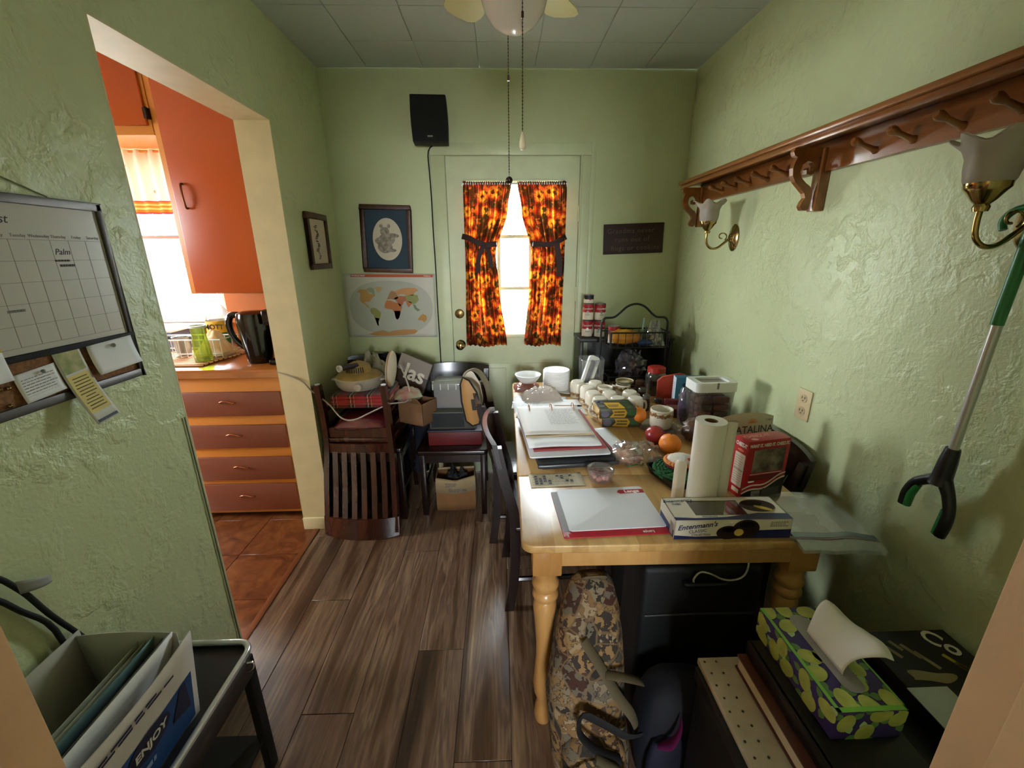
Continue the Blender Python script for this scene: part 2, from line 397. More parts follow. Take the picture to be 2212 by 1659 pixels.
# floor slab and its planks
fl = struct(rbox(-1.052, XR+0.15, -3.2, 2.90, -0.12, -0.004).build('floor', mat('floor_underlay', (40, 32, 28), 0.8)), 'grey brown vinyl wood plank floor')
PWID, PLEN = 0.178, 1.22
pm = rbox(0.0008, PWID-0.0008, 0.0008, PLEN-0.0008, -0.004, 0.0).build('plank', M_plank, fl, bevel=0.0012, seg=1)
first = True
for i in range(13):
    x = -1.052 + i*PWID
    y = -3.0 + [0.12, 0.74, 0.33, 1.0, 0.52, 0.2, 0.88, 0.42, 0.05, 0.66, 0.27, 0.95, 0.5][i]*PLEN - PLEN
    while y < 2.74:
        o = pm if first else pm.copy()
        if not first: COL.objects.link(o)
        first = False; o.location = (x, y, 0); y += PLEN
# kitchen floor with tiles
kf = struct(rbox(-4.2, -1.052, -0.6, 2.95, -0.12, -0.004).build('floor_kitchen', mat('tile_grout', (92, 52, 30), 0.7)), 'reddish brown square tile floor of the kitchen')
TW = 0.305
tm = rbox(0.0012, TW-0.0012, 0.0012, TW-0.0012, -0.004, 0.0).build('tile', M_tile, kf, bevel=0.001, seg=1)
first = True
for i in range(8):
    for j in range(10):
        o = tm if first else tm.copy()
        if not first: COL.objects.link(o)
        first = False; o.location = (-1.075-(i+1)*TW, -0.25+j*TW, 0)
thr = struct(rbox(-1.075, -1.046, 1.25, 2.10, -0.004, 0.004).build('trim_1', mat('threshold_strip', (120, 66, 34), 0.4), bevel=0.002), 'thin brown strip between tile and wood floor')
# ceiling with its tiles
cl = struct(rbox(XL-0.15, XR+0.15, 0.13, 2.86, H+0.006, H+0.12).build('ceiling', M_ceil), 'grey textured ceiling of square tiles')
CT = 0.305
cm_ = rbox(0.0012, CT-0.0012, 0.0012, CT-0.0012, 0.0, 0.006).build('ceiling_panel', M_ceil, cl, bevel=0.002, seg=1)
first = True
for i in range(7):
    for j in range(9):
        x = -1.01+i*CT; y = YB - (j+1)*CT
        o = cm_ if first else cm_.copy()
        if not first: COL.objects.link(o)
        first = False; o.location = (x, y, H)
# left wall with the kitchen opening
OY1, OY2, OZ = 1.2526, 2.1006, 2.054
b = MB(); b.box(XL-0.15, XL, 0.13, OY1, 0, H); b.box(XL-0.15, XL, OY1, OY2, OZ, H); b.box(XL-0.15, XL, OY2, 2.86, 0, H)
wl = struct(b.build('wall_left', M_wall), 'sage green textured wall with a wide opening to the kitchen')
lining = MB(); t_ = 0.004
lining.box(XL-0.152, XL+0.0005, OY2-t_, OY2+0.001, 0, OZ)
lining.build('far_jamb', M_jamb, wl)
MB().box(XL-0.152, XL+0.0005, OY1, OY2, OZ-t_, OZ+0.001).build('soffit', M_jamb, wl)
MB().box(XL-0.152, XL+0.0005, OY1-0.001, OY1+t_, 0, OZ).build('near_jamb', M_jamb, wl)
rbox(XL-0.154, XL+0.008, OY2-0.012, OY2, 0, 0.075).build('plinth_block', M_jamb, wl, bevel=0.004)
struct(rbox(XL, XL+0.010, OY2-0.012, YB, 0, 0.075).build('baseboard_left', M_jamb, bevel=0.003))
struct(rbox(XL, XL+0.010, YN, OY1, 0, 0.075).build('baseboard_left_near', M_jamb, bevel=0.003))
# right wall
struct(rbox(XR, XR+0.12, 0.13, 2.86, 0, H).build('wall_right', M_wall), 'sage green textured wall behind the table')
struct(rbox(XR-0.010, XR, 0.86, YB, 0, 0.075).build('baseboard_right', M_jamb, bevel=0.003))
# back wall with the door opening
DX0, DX1, DZ = -0.303, 0.479, 2.032
b = MB(); b.box(XL, DX0-0.012, YB, YB+0.123, 0, H); b.box(DX1+0.012, XR, YB, YB+0.123, 0, H); b.box(DX0-0.012, DX1+0.012, YB, YB+0.123, DZ+0.012, H)
struct(b.build('wall_back', M_wallsmooth), 'smooth sage green end wall around the door')
struct(rbox(XL+0.01, DX0-0.09, YB-0.010, YB, 0, 0.075).build('baseboard_back', M_jamb, bevel=0.003))
# door casing
tr = bpy.data.objects.new('trim_2', None); COL.objects.link(tr); struct(tr, 'pale green painted door casing')
rbox(-0.388, DX0-0.004, YB-0.018, YB, 0, DZ+0.006).build('casing_side', M_trim, tr, bevel=0.003)
rbox(DX1+0.004, 0.566, YB-0.018, YB, 0, DZ+0.006).build('casing_side', M_trim, tr, bevel=0.003)
rbox(-0.388, 0.566, YB-0.018, YB, DZ+0.0065, 2.102).build('casing_head', M_trim, tr, bevel=0.003)
rbox(0.545, 0.572, YB-0.024, YB, 0, 2.106).build('casing_bead', M_trim, tr, bevel=0.002)
rbox(0.484, 0.496, YB-0.024, YB-0.017, 0, DZ+0.006).build('casing_bead', M_trim, tr, bevel=0.002)
b = MB(); b.box(DX0-0.012, DX0-0.003, YB-0.002, YB+0.12, 0, DZ+0.01); b.box(DX1+0.003, DX1+0.012, YB-0.002, YB+0.12, 0, DZ+0.01); b.box(DX0-0.012, DX1+0.012, YB-0.002, YB+0.12, DZ+0.003, DZ+0.012)
b.build('door_jamb', M_trim, tr)
for a in ((DX0-0.012, DX0+0.012, 0, DZ), (DX1-0.012, DX1+0.012, 0, DZ), (DX0-0.012, DX1+0.012, DZ-0.012, DZ+0.012)): rbox(a[0], a[1], YB+0.031, YB+0.06, a[2], a[3]).build('door_stop', M_trim, tr)
# the door itself
dr = bpy.data.objects.new('door_1', None); COL.objects.link(dr); struct(dr, 'pale green painted door with nine window panes'); dr.location = (0, 2.722, 0)
GX0, GX1, GZ0, GZ1 = -0.200, 0.392, 0.975, 1.905
rbox(DX0, GX0, 0, 0.042, 0.004, DZ).build('stile', M_trim, dr); rbox(GX1, DX1, 0, 0.042, 0.004, DZ).build('stile', M_trim, dr)
rbox(GX0, GX1, 0, 0.042, GZ1, DZ).build('top_rail', M_trim, dr); rbox(GX0, GX1, 0, 0.042, 0.004, GZ0).build('bottom_panel', M_trim, dr)
for a in ((GX0-0.006, GX0+0.014, GZ0, GZ1), (GX1-0.014, GX1+0.006, GZ0, GZ1)): rbox(a[0], a[1], -0.007, 0.03, a[2], a[3]).build('glazing_bead', M_trim, dr, bevel=0.002)
rbox(GX0-0.006, GX1+0.006, -0.007, 0.03, GZ1-0.014, GZ1+0.006).build('glazing_bead', M_trim, dr, bevel=0.002); rbox(GX0-0.006, GX1+0.006, -0.014, 0.03, GZ0-0.004, GZ0+0.022).build('glazing_bead', M_trim, dr, bevel=0.002)
mx = [GX0 + (GX1-GX0)*k/3 for k in (1, 2)]; mz = [GZ0 + (GZ1-GZ0)*k/3 for k in (1, 2)]
for x in mx: rbox(x-0.011, x+0.011, 0.004, 0.034, GZ0, GZ1).build('muntin', M_trim, dr, bevel=0.003)
for z in mz: rbox(GX0, GX1, 0.006, 0.032, z-0.010, z+0.010).build('muntin', M_trim, dr, bevel=0.003)
xs = [GX0]+mx+[GX1]; zs = [GZ0]+mz+[GZ1]
for i in range(3):
    for j in range(3): rbox(xs[i]+0.008, xs[i+1]-0.008, 0.018, 0.020, zs[j]+0.008, zs[j+1]-0.008).build('pane', M_glass, dr)
for x0, x1 in ((-0.215, 0.065), (0.125, 0.390)):
    for z0, z1 in ((0.15, 0.80),):
        MB().box(x0, x1, -0.004, 0.002, z0, z1).build('raised_panel', M_trim, dr, bevel=0.0035)
        MB().box(x0+0.03, x1-0.03, -0.010, 0.0, z0+0.03, z1-0.03).build('raised_panel', M_trim, dr, bevel=0.006)
kb = MB(RX(PI/2)).lathe([(0.030, 0), (0.032, 0.004), (0.026, 0.009), (0.011, 0.012), (0.011, 0.028), (0.022, 0.034), (0.028, 0.046), (0.026, 0.058), (0.014, 0.064), (0, 0.065)], 20)
o = kb.build('door_knob', M_brass, dr, smooth=0.6); o.location = (-0.258, 0, 0.930)
o = MB(RX(PI/2)).lathe([(0.028, 0), (0.030, 0.006), (0.026, 0.012), (0.012, 0.016), (0.0, 0.016)], 20).build('deadbolt', mat('aged_brass', (130, 104, 66), 0.3, 1.0), dr, smooth=0.6); o.location = (-0.258, 0, 1.130)
for z in (1.72, 1.25, 0.35):
    MB().cyl((DX1+0.003, -0.006, z-0.045), (DX1+0.003, -0.006, z+0.045), 0.007).build('hinge', M_trim, dr, smooth=0.6)
# near wall with the doorway the camera stands in, hall behind it
b = MB(); JX0, JX1 = -0.396, 0.414
b.box(XL, JX0-0.02, 0.13, YN, 0, H); b.box(JX1+0.02, XR, 0.13, YN, 0, H); b.box(JX0-0.02, JX1+0.02, 0.13, YN, 2.06, H)
struct(b.build('wall_near', M_wall))
b = MB(); b.box(JX0-0.02, JX0, 0.115, YN+0.004, 0, 2.06); b.box(JX1, JX1+0.02, 0.115, YN+0.004, 0, 2.06); b.box(JX0-0.02, JX1+0.02, 0.115, YN+0.004, 2.04, 2.06)
jm = struct(b.build('trim_3', M_hall, bevel=0.002), 'tan painted frame of the doorway in the foreground')
b = MB(); b.box(JX0, JX0+0.012, 0.115, 0.235, 0, 2.04); b.box(JX1-0.012, JX1, 0.115, 0.235, 0, 2.04)
b.build('door_stop', M_hall, jm, bevel=0.003)
b = MB(); b.box(-0.48, JX0-0.004, 0.112, 0.13, 0, 2.12); b.box(JX1+0.004, 0.50, 0.112, 0.13, 0, 2.12); b.box(-0.48, 0.50, 0.112, 0.13, 2.045, 2.12)
struct(b.build('trim_4', M_hall, bevel=0.003))
# hall shell behind the camera, with an assumed window added to light the end wall
M_hw = mat('hall_cream', (226, 214, 190), 0.6)
b = MB(); b.box(-2.0, -1.9, -3.0, 0.112, 0, H); b.box(1.9, 2.0, -3.0, 0.112, 0, H)
b.box(-2.0, -0.3, -3.1, -3.0, 0, H); b.box(0.5, 2.0, -3.1, -3.0, 0, H); b.box(-0.3, 0.5, -3.1, -3.0, 0, 1.15); b.box(-0.3, 0.5, -3.1, -3.0, 2.0, H)
b.box(-2.0, XL, 0.0, 0.13, 0, H); b.box(XR, 2.0, 0.0, 0.13, 0, H)
struct(b.build('wall_hall', M_hw))
struct(rbox(-2.0, 2.0, -3.1, 0.13, H, H+0.1).build('ceiling_hall', M_hw))
wf = MB(); wf.box(-0.3, -0.27, -3.08, -3.02, 1.15, 2.0); wf.box(0.47, 0.5, -3.08, -3.02, 1.15, 2.0); wf.box(-0.3, 0.5, -3.08, -3.02, 1.97, 2.0); wf.box(-0.3, 0.5, -3.08, -3.02, 1.15, 1.18)
struct(wf.build('assumed_window_3', M_white))
for (a, c) in ((-2.0, -1.052), (XR+0.15, 2.0)): struct(rbox(a, c, -3.1, 0.0, -0.12, -0.003).build('floor_hall_side', mat('hall_carpet', (120, 96, 72), 0.9)))
# kitchen shell
KY = 2.86
b = MB(); b.box(-4.2, -2.6, KY, KY+0.12, 0, 2.6); b.box(-1.80, XL, KY, KY+0.12, 0, 2.6); b.box(-2.6, -1.80, KY, KY+0.12, 0, 1.07); b.box(-2.6, -1.80, KY, KY+0.12, 2.10, 2.6)
struct(b.build('wall_kitchen_back', M_owall), 'orange kitchen wall around the window')
b = MB(); b.box(-4.3, -4.2, -0.6, 1.05, 0, 2.6); b.box(-4.3, -4.2, 1.85, KY+0.12, 0, 2.6); b.box(-4.3, -4.2, 1.05, 1.85, 0, 1.2); b.box(-4.3, -4.2, 1.05, 1.85, 2.0, 2.6)
struct(b.build('wall_kitchen_left', mat('kitchen_cream', (206, 168, 112), 0.6)))
b = MB(); b.box(-4.28, -4.22, 1.05, 1.08, 1.2, 2.0); b.box(-4.28, -4.22, 1.82, 1.85, 1.2, 2.0); b.box(-4.28, -4.22, 1.05, 1.85, 1.97, 2.0); b.box(-4.28, -4.22, 1.05, 1.85, 1.2, 1.23)
struct(b.build('assumed_window_2', M_white), 'assumed kitchen side window, added to light the right wall')  # unseen window, assumed and added to brighten the right wall
struct(rbox(-4.3, XL-0.15, -0.7, -0.6, 0, 2.6).build('wall_kitchen_near', mat('kitchen_cream', (206, 168, 112), 0.6)))
struct(rbox(-4.3, XL-0.15, -0.6, KY+0.12, 2.55, 2.65).build('ceiling_kitchen', mat('kitchen_ceiling', (206, 196, 176), 0.7)))
kwin = bpy.data.objects.new('window_1', None); COL.objects.link(kwin); struct(kwin, 'bright white framed kitchen window')
for a in ((-2.6, -2.55, 1.07, 2.10), (-1.85, -1.80, 1.07, 2.10), (-2.55, -1.85, 2.05, 2.10), (-2.55, -1.85, 1.07, 1.12)): rbox(a[0], a[1], KY+0.02, KY+0.09, a[2], a[3]).build('window_frame', M_white, kwin, bevel=0.003)
rbox(-2.55, -1.85, KY+0.03, KY+0.07, 1.60, 1.620).build('sash_rail', mat('sash_red_edge', (206, 140, 130), 0.5), kwin, bevel=0.003)
rbox(-2.285, -2.262, KY+0.03, KY+0.07, 1.12, 2.05).build('mullion', M_white, kwin, bevel=0.003)
for x0, x1 in ((-2.55, -2.285), (-2.262, -1.85)):
    for z0, z1 in ((1.12, 1.60), (1.620, 2.05)): rbox(x0, x1, KY+0.048, KY+0.05, z0, z1).build('pane', M_glass, kwin)
rbox(-2.62, -1.78, KY-0.05, KY+0.02, 1.05, 1.070).build('window_sill', M_white, kwin, bevel=0.004)
# outside
struct(rbox(-30, 30, -40, 40, -0.35, -0.25).build('ground_outside', mat('pale_concrete', (206, 202, 192), 0.9, var=0.05, vscale=1.5)), 'pale sunlit ground outside the windows')
# ================================================================ things on the walls and ceiling
# ---- curtains on the door
def curtain(name, label, xl, xr, phase, z0=0.925, z1=1.895):
    nu, nv = 72, 48
    def f(u, v):
        z = z1 - v*(z1-z0)
        L = interp(v, xl); R_ = interp(v, xr)
        x = L + (R_-L)*u
        w = (R_-L)
        amp = 0.006 + 0.010*min(1, v*3)
        y = 2.690 + amp*math.sin(u*2*PI*8.5 + phase + 0.8*math.sin(v*4+u*5)) + 0.004*math.sin(u*2*PI*17+phase*2)
        if v < 0.035: y = 2.697 + 0.006*math.sin(u*2*PI*20+phase); z += 0.004*math.sin(u*2*PI*23)
        if abs(v-0.40) < 0.05: y += 0.004
        if v > 0.97: z += 0.006*math.sin(u*9+phase)
        return (x, y, z)
    b = MB().sheet(nu, nv, f); t = thing(name, label, 'curtain')
    o = b.build('cloth', M_flowers, t, smooth=1.2); uv_grid(o, nu, nv)
    return t
def interp(v, tab):
    for (a, x), (c, y) in zip(tab, tab[1:]):
        if v <= c: 
            k = (v-a)/(c-a); k = k*k*(3-2*k); return x+(y-x)*k
    return tab[-1][1]
M_ribbon = mat('dark_brown_ribbon', (52, 26, 20), 0.7)
cL = curtain('window_curtain', 'left sunflower print curtain on the door, tied back with dark bow', [(0, -0.205), (0.4, -0.207), (1, -0.218)], [(0, 0.078), (0.15, 0.055), (0.42, -0.02), (0.6, -0.005), (1, 0.042)], 0.3)
cR = curtain('window_curtain', 'right sunflower print curtain on the door, tied back with dark ribbon', [(0, 0.112), (0.15, 0.135), (0.42, 0.198), (0.6, 0.185), (1, 0.155)], [(0, 0.402), (0.4, 0.398), (1, 0.390)], 1.7)
def ribbon(pts, w, name, parent, th=0.0025):
    b = MB(); pts = [Vector(p) for p in pts]; rings = []
    for k, p in enumerate(pts):
        d = (pts[min(k+1, len(pts)-1)]-pts[max(k-1, 0)]).normalized(); n = Vector((0, -1, 0)); s = d.cross(n).normalized()
        rings.append([tuple(p+s*w/2+n*th), tuple(p-s*w/2+n*th), tuple(p-s*w/2-n*th), tuple(p+s*w/2-n*th)])
    return b.loft(rings).build(name, M_ribbon, parent, smooth=0.8)
ribbon([(-0.222, 2.700, 1.597), (-0.18, 2.664, 1.585), (-0.13, 2.660, 1.56), (-0.085, 2.660, 1.545), (-0.05, 2.662, 1.548), (-0.015, 2.672, 1.552), (-0.012, 2.70, 1.552)], 0.032, 'tieback', cL)
ribbon([(-0.090, 2.657, 1.548), (-0.115, 2.652, 1.50), (-0.128, 2.652, 1.44), (-0.130, 2.655, 1.385)], 0.026, 'bow_tail', cL)
ribbon([(-0.088, 2.655, 1.548), (-0.062, 2.650, 1.51), (-0.050, 2.650, 1.46), (-0.047, 2.655, 1.415)], 0.022, 'bow_tail', cL)
ribbon([(0.408, 2.700, 1.59), (0.375, 2.664, 1.575), (0.33, 2.660, 1.55), (0.29, 2.660, 1.545), (0.25, 2.662, 1.548), (0.205, 2.668, 1.552), (0.195, 2.70, 1.552)], 0.030, 'tieback', cR)
ribbon([(0.345, 2.657, 1.553), (0.355, 2.652, 1.50), (0.366, 2.652, 1.43), (0.364, 2.655, 1.36)], 0.034, 'bow_tail', cR)
rod = thing('curtain_rod', 'thin white curtain rod across the top of the door window', 'curtain rod')
MB().cyl((-0.212, 2.702, 1.885), (0.408, 2.702, 1.885), 0.006).build('rod', M_white, rod, smooth=0.7)
for x in (-0.210, 0.406): rbox(x-0.004, x+0.004, 2.709, 2.722, 1.875, 1.895).build('rod_bracket', M_white, rod)

# ---- loudspeaker on the end wall
sp = thing('loudspeaker', 'small black loudspeaker mounted on the end wall near the ceiling', 'speaker', (-0.376, 2.710, 2.195), rot=(math.radians(-3), 0, math.radians(3)))
prof = [(-0.096, 0.116), (0.096, 0.116), (0.101, 0.04), (0.102, -0.03), (0.099, -0.115), (-0.092, -0.115), (-0.097, -0.03), (-0.098, 0.04)]
MB(frame((0, -0.005, 0), (1, 0, 0), (0, 0, 1))).prism(prof, 0.075).build('cabinet', M_matteblack, sp, bevel=0.004)
MB(frame((0, -0.0805, 0), (1, 0, 0), (0, 0, 1))).prism([(x*0.98, z*0.98) for x, z in prof], 0.008).build('grille', mat('speaker_cloth', (20, 21, 23), 0.95, bump=0.4, bscale=600), sp, bevel=0.002)
patch(sp, rect(-0.014, 0.014, -0.004, 0.004), frame((0.004, -0.0888, -0.088), (1, 0, 0), (0, 0, 1)), M_steel, 'badge')
rbox(-0.02, 0.02, -0.006, 0.024, -0.03, 0.03).build('wall_bracket', M_matteblack, sp)
wire = MB().tube([(-0.345, 2.69, 2.095), (-0.398, 2.726, 2.06), (-0.399, 2.730, 1.95), (-0.396, 2.730, 1.80), (-0.397, 2.730, 1.62), (-0.395, 2.730, 1.44), (-0.397, 2.730, 1.2), (-0.396, 2.730, 0.98), (-0.398, 2.730, 0.5), (-0.40, 2.730, 0.08)], 0.0035, 6).build('speaker_wire', M_matteblack, smooth=0.8)
tag(wire, 'black wire running down beside the door casing from the speaker', 'wire')

# ---- pictures
def picture(name, label, T, w, h, fw, fmat, matmat, depth=0.022):
    t = thing(name, label, 'picture'); t.matrix_world = T
    b = MB()
    for (x0, x1, y0, y1) in ((-w/2, w/2, h/2-fw, h/2), (-w/2, w/2, -h/2, -h/2+fw), (-w/2, -w/2+fw, -h/2+fw, h/2-fw), (w/2-fw, w/2, -h/2+fw, h/2-fw)): b.box(x0, x1, y0, y1, 0, depth)
    b.build('frame', fmat, t, bevel=0.004)
    rbox(-w/2+fw*0.8, w/2-fw*0.8, -h/2+fw*0.8, h/2-fw*0.8, 0.002, 0.010).build('mat_board', matmat, t)
    return t
pB = picture('framed_picture', 'framed oval animal drawing on blue mat above the world map', frame((-0.679, 2.7365, 1.582), (1, 0, -0.03), (0, 0, 1)), 0.300, 0.390, 0.026, M_frame, mat('slate_blue_mat', (52, 72, 88), 0.8))
TI = Matrix.Identity(4)
patch(pB, ell(0.004, 0.0, 0.088, 0.122, 40), TR(0, 0, 0.010), mat('aged_print', (216, 204, 184), 0.8), 'oval_print', 0.001)
M_sk = mat('soft_pencil', (124, 114, 108), 0.9, rgb2=(176, 164, 150), vscale=60)
bl = MB(TR(0, 0, 0.011))
for cx, cy, rx, ry in ((-0.012, -0.045, 0.045, 0.035), (0.0, 0.0, 0.05, 0.032), (0.032, 0.022, 0.042, 0.014), (-0.01, 0.045, 0.028, 0.026), (0.03, -0.062, 0.025, 0.010), (-0.045, -0.01, 0.026, 0.02), (-0.03, 0.075, 0.010, 0.012), (0.015, 0.076, 0.010, 0.012)): bl.prism(ell(cx, cy, rx, ry, 18), 0.0004+0.0002*abs(cx)*10)
bl.build('drawing', M_sk, pB)
pL = picture('framed_picture', 'small brown framed ink drawing on the left wall by the corner', frame((XL+0.0005, 2.425, 1.563), (0, 1, 0), (0, 0, 1)), 0.262, 0.285, 0.030, M_frame, mat('cream_mat', (214, 200, 182), 0.8), 0.02)
bl = MB(TR(0, 0, 0.010)); R_ = random.Random(3)
for k in range(22):
    a = -0.09+k*0.008; w = R_.uniform(0.006, 0.022); c = -0.01+0.012*math.sin(k*0.9)
    bl.prism(rect(c-w, c+w*0.7, a, a+R_.uniform(0.003, 0.007)), 0.0005)
bl.build('drawing', mat('sepia_ink', (64, 58, 58), 0.9), pL)
# ---- world map
mp_ = thing('world_map', 'paper world map pinned to the end wall in the corner', 'map'); mp_.matrix_world = frame((-0.690, 2.7355, 1.182), (1, 0, -0.012), (0, 0, 1))
MW, MH = 0.565, 0.400
def mf(u, v): return (-MW/2+MW*u, -MH/2+MH*v, 0.0008+0.003*(1-min(1, u*6))**2+0.0012*math.sin(u*9+v*4)**2)
MB().sheet(24, 16, mf).build('sheet', mat('map_paper', (206, 204, 192), 0.6, var=0.02), mp_, smooth=1.0, solid=0.0006)
Z_ = TR(0, 0, 0.0034)
patch(mp_, rect(-0.236, 0.272, 0.178, 0.194), Z_, mat('map_orange', (204, 88, 40), 0.6), 'title_bar')
text(mp_, 'WORLD MAP', 0.014, TR(-0.19, 0.186, 0.0041), M_paper, bold=0.0003); text(mp_, 'Political', 0.013, TR(0.235, 0.186, 0.0041), M_paper, shear=0.2)
patch(mp_, [(0.262*math.copysign(abs(math.cos(a))**0.75, math.cos(a)), -0.012+0.168*math.copysign(abs(math.sin(a))**0.9, math.sin(a))) for a in [2*PI*i/48 for i in range(48)]], Z_, mat('map_ocean', (182, 184, 172), 0.6), 'ocean', 0.0003)
def px(p): return [((x-1050)/1860*0.52, (830-y)/1250*0.335-0.012) for x, y in p]
Z2 = TR(0, 0, 0.0038)
land = {
 'north_america': ((196, 150, 84), [(310, 460), (380, 400), (480, 405), (530, 400), (560, 470), (600, 520), (650, 500), (710, 550), (640, 590), (600, 640), (570, 690), (480, 690), (450, 700), (520, 770), (570, 830), (540, 830), (470, 760), (400, 710), (365, 650), (380, 520), (370, 470), (320, 475)]),
 'canada_islands': ((150, 160, 130), [(530, 385), (620, 350), (690, 380), (700, 470), (710, 540), (640, 480), (570, 460)]),
 'greenland': ((196, 168, 120), [(720, 360), (800, 335), (880, 350), (860, 420), (790, 480), (750, 430)]),
 'south_america': ((150, 150, 84), [(580, 850), (640, 820), (720, 850), (810, 940), (790, 1030), (760, 1110), (730, 1170), (740, 1260), (700, 1240), (670, 1130), (640, 1010), (590, 960), (570, 900)]),
 'argentina': ((176, 108, 64), [(660, 1060), (760, 1080), (735, 1150), (735, 1250), (705, 1240), (675, 1130)]),
 'africa': ((192, 120, 70), [(960, 650), (1060, 660), (1140, 700), (1220, 720), (1300, 790), (1270, 870), (1250, 950), (1220, 1050), (1170, 1110), (1130, 1080), (1110, 950), (1070, 870), (960, 855), (900, 830), (910, 740)]),
 'south_africa': ((186, 96, 76), [(1110, 900), (1240, 900), (1240, 980), (1210, 1070), (1165, 1108), (1128, 1070)]),
 'europe': ((172, 130, 92), [(960, 640), (1000, 560), (1040, 470), (1090, 430), (1150, 450), (1200, 520), (1220, 600), (1130, 640), (1060, 620)]),
 'russia': ((206, 150, 100), [(1150, 450), (1250, 400), (1400, 360), (1600, 360), (1690, 420), (1600, 470), (1560, 540), (1400, 530), (1300, 500), (1210, 540)]),
 'asia': ((152, 158, 96), [(1380, 540), (1560, 520), (1660, 530), (1680, 640), (1620, 720), (1560, 740), (1470, 700), (1400, 650)]),
 'middle_east': ((178, 104, 72), [(1130, 600), (1250, 550), (1390, 560), (1400, 660), (1330, 690), (1310, 760), (1240, 790), (1190, 700)]),
 'india': ((190, 120, 76), [(1390, 660), (1500, 690), (1530, 740), (1480, 770), (1440, 820), (1400, 740)]),
 'southeast_asia': ((120, 140, 110), [(1540, 740), (1600, 760), (1620, 820), (1700, 880), (1640, 910), (1570, 850)]),
 'australia': ((186, 140, 72), [(1640, 1080), (1700, 1010), (1760, 970), (1840, 1020), (1840, 1110), (1780, 1170), (1720, 1120), (1650, 1130)]),
 'antarctica': ((196, 146, 92), [(480, 1460), (620, 1410), (820, 1360), (950, 1410), (1060, 1370), (1300, 1345), (1550, 1340), (1620, 1380), (1540, 1450), (1300, 1480), (900, 1500), (650, 1495)])}
for k, (c, pts) in land.items(): patch(mp_, px(pts), Z2, mat('map_'+k, c, 0.7), k, 0.0003)
# ---- small dark sign
sg = thing('wooden_sign', 'small dark brown wooden sign with handwritten words beside the door', 'sign'); sg.matrix_world = frame((0.829, 2.7365, 1.578), (1, 0, 0.03), (0, 0, 1))
rbox(-0.185, 0.185, -0.088, 0.088, 0, 0.012).build('board', mat('sign_brown', (50, 26, 20), 0.6, var=0.1), sg, bevel=0.002)
M_chalk = mat('faded_chalk', (112, 92, 84), 0.9)
for k, (s_, sx_) in enumerate((('Grandma never', -0.02), ('runs out of', -0.01), ('hugs or cookies', 0.012))): text(sg, s_, 0.040, TR(sx_, 0.046-0.050*k, 0.0122), M_chalk, space=1.15)

# ---- whiteboard calendar with cork strip on the left wall
wbT = frame((XL+0.0005, 0.86, 1.40), (0, 1, 0), (0, 0, 1))   # local x runs along +y, local y is up, z is out into the room
wb = thing('calendar_board', 'grey framed dry erase calendar with cork strip on the left wall', 'whiteboard'); wb.matrix_world = wbT
M_alu = mat('grey_board_frame', (92, 88, 86), 0.4, 0.6)
X0, X1, Z0, Z1 = -0.30, 0.272, -0.212, 0.214
b = MB()
for a in ((X0, X1, Z1-0.017, Z1), (X0, X1, Z0, Z0+0.020), (X0, X0+0.017, Z0, Z1), (X1-0.014, X1, Z0, Z1)): b.box(*a, 0, 0.016)
b.build('outer_frame', M_alu, wb, bevel=0.002)
b = MB()
for a in ((-0.050, X1, -0.107, -0.094), (-0.062, -0.046, Z0+0.1, Z1)): b.box(*a, 0, 0.017)
b.build('divider', M_matteblack, wb, bevel=0.002)
rbox(-0.046, X1-0.012, -0.096, Z1-0.015, 0.002, 0.010).build('white_panel', mat('dry_erase_panel', (196, 192, 180), 0.25), wb)
M_cork = mat('cork', (150, 104, 66), 0.9, rgb2=(120, 80, 48), vscale=140, bump=0.3, bscale=200)
b = MB().box(X0+0.01, X1-0.012, Z0+0.012, -0.104, 0.002, 0.009).box(X0+0.01, -0.06, -0.104, Z1-0.012, 0.002, 0.009)
b.build('cork_panel', M_cork, wb)
b = MB(TR(0, 0, 0.010)); cx0, cx1 = -0.034, 0.252
for k in range(6):
    z = 0.128-0.042*k; b.prism(rect(cx0, cx1, z, z+0.0009), 0.0003)
for k in range(8):
    x = cx0+(cx1-cx0)*k/7; b.prism(rect(x, x+0.0008, -0.082, 0.128), 0.0003)
b.build('calendar_grid', mat('calendar_lines', (136, 132, 124), 0.8), wb)
hw = lambda s_, x, y, sz: text(wb, s_, sz, TR(x, y, 0.0102), M_ink, 'handwriting', shear=0.3)
hw('August', 0.025, 0.166, 0.024); hw('Palm', 0.150, 0.104, 0.018); marks(wb, TR(0, 0, 0.0102), 1, M_ink, 0.128, 0.168, 0.01, 0.084, 0.004, 'handwriting', 5); marks(wb, TR(0, 0, 0.0102), 1, M_ink, 0.136, 0.178, 0.01, 0.073, 0.005, 'handwriting', 6); marks(wb, TR(0, 0, 0.0102), 1, M_greyink, 0.004, 0.040, 0.01, -0.012, 0.005, 'handwriting', 7)
for k, d in enumerate(('Monday', 'Tuesday', 'Wednesday', 'Thursday', 'Friday', 'Saturday')): text(wb, d, 0.009, TR(0.028+0.041*k, 0.136, 0.0102), M_greyink, 'weekday')
def note(name, label, cat, x, y, w, h, ang, z, m=M_paper, curl=0.01):
    t = thing(name, label, cat); t.matrix_world = wbT @ TR(x, y, z) @ RZ(ang)
    MB().sheet(8, 8, lambda u, v: ((u-0.5)*w, (v-1)*h, curl*(1-v)**2)).build('sheet', m, t, smooth=1.0, solid=0.0005)
    return t
lf = note('church_leaflet', 'yellow and white leaflet hanging from the cork strip', 'leaflet', 0.085, -0.100, 0.062, 0.175, math.radians(6), 0.013, mat('leaflet_white', (206, 204, 192), 0.6), 0.035)
def lfp(x, y): return TR(0, 0, 0.0006) @ Matrix(((1, 0, 0, x), (0, 1, 0, y), (0, 0, 1, 0.035*(-y/0.175)**2), (0, 0, 0, 1)))
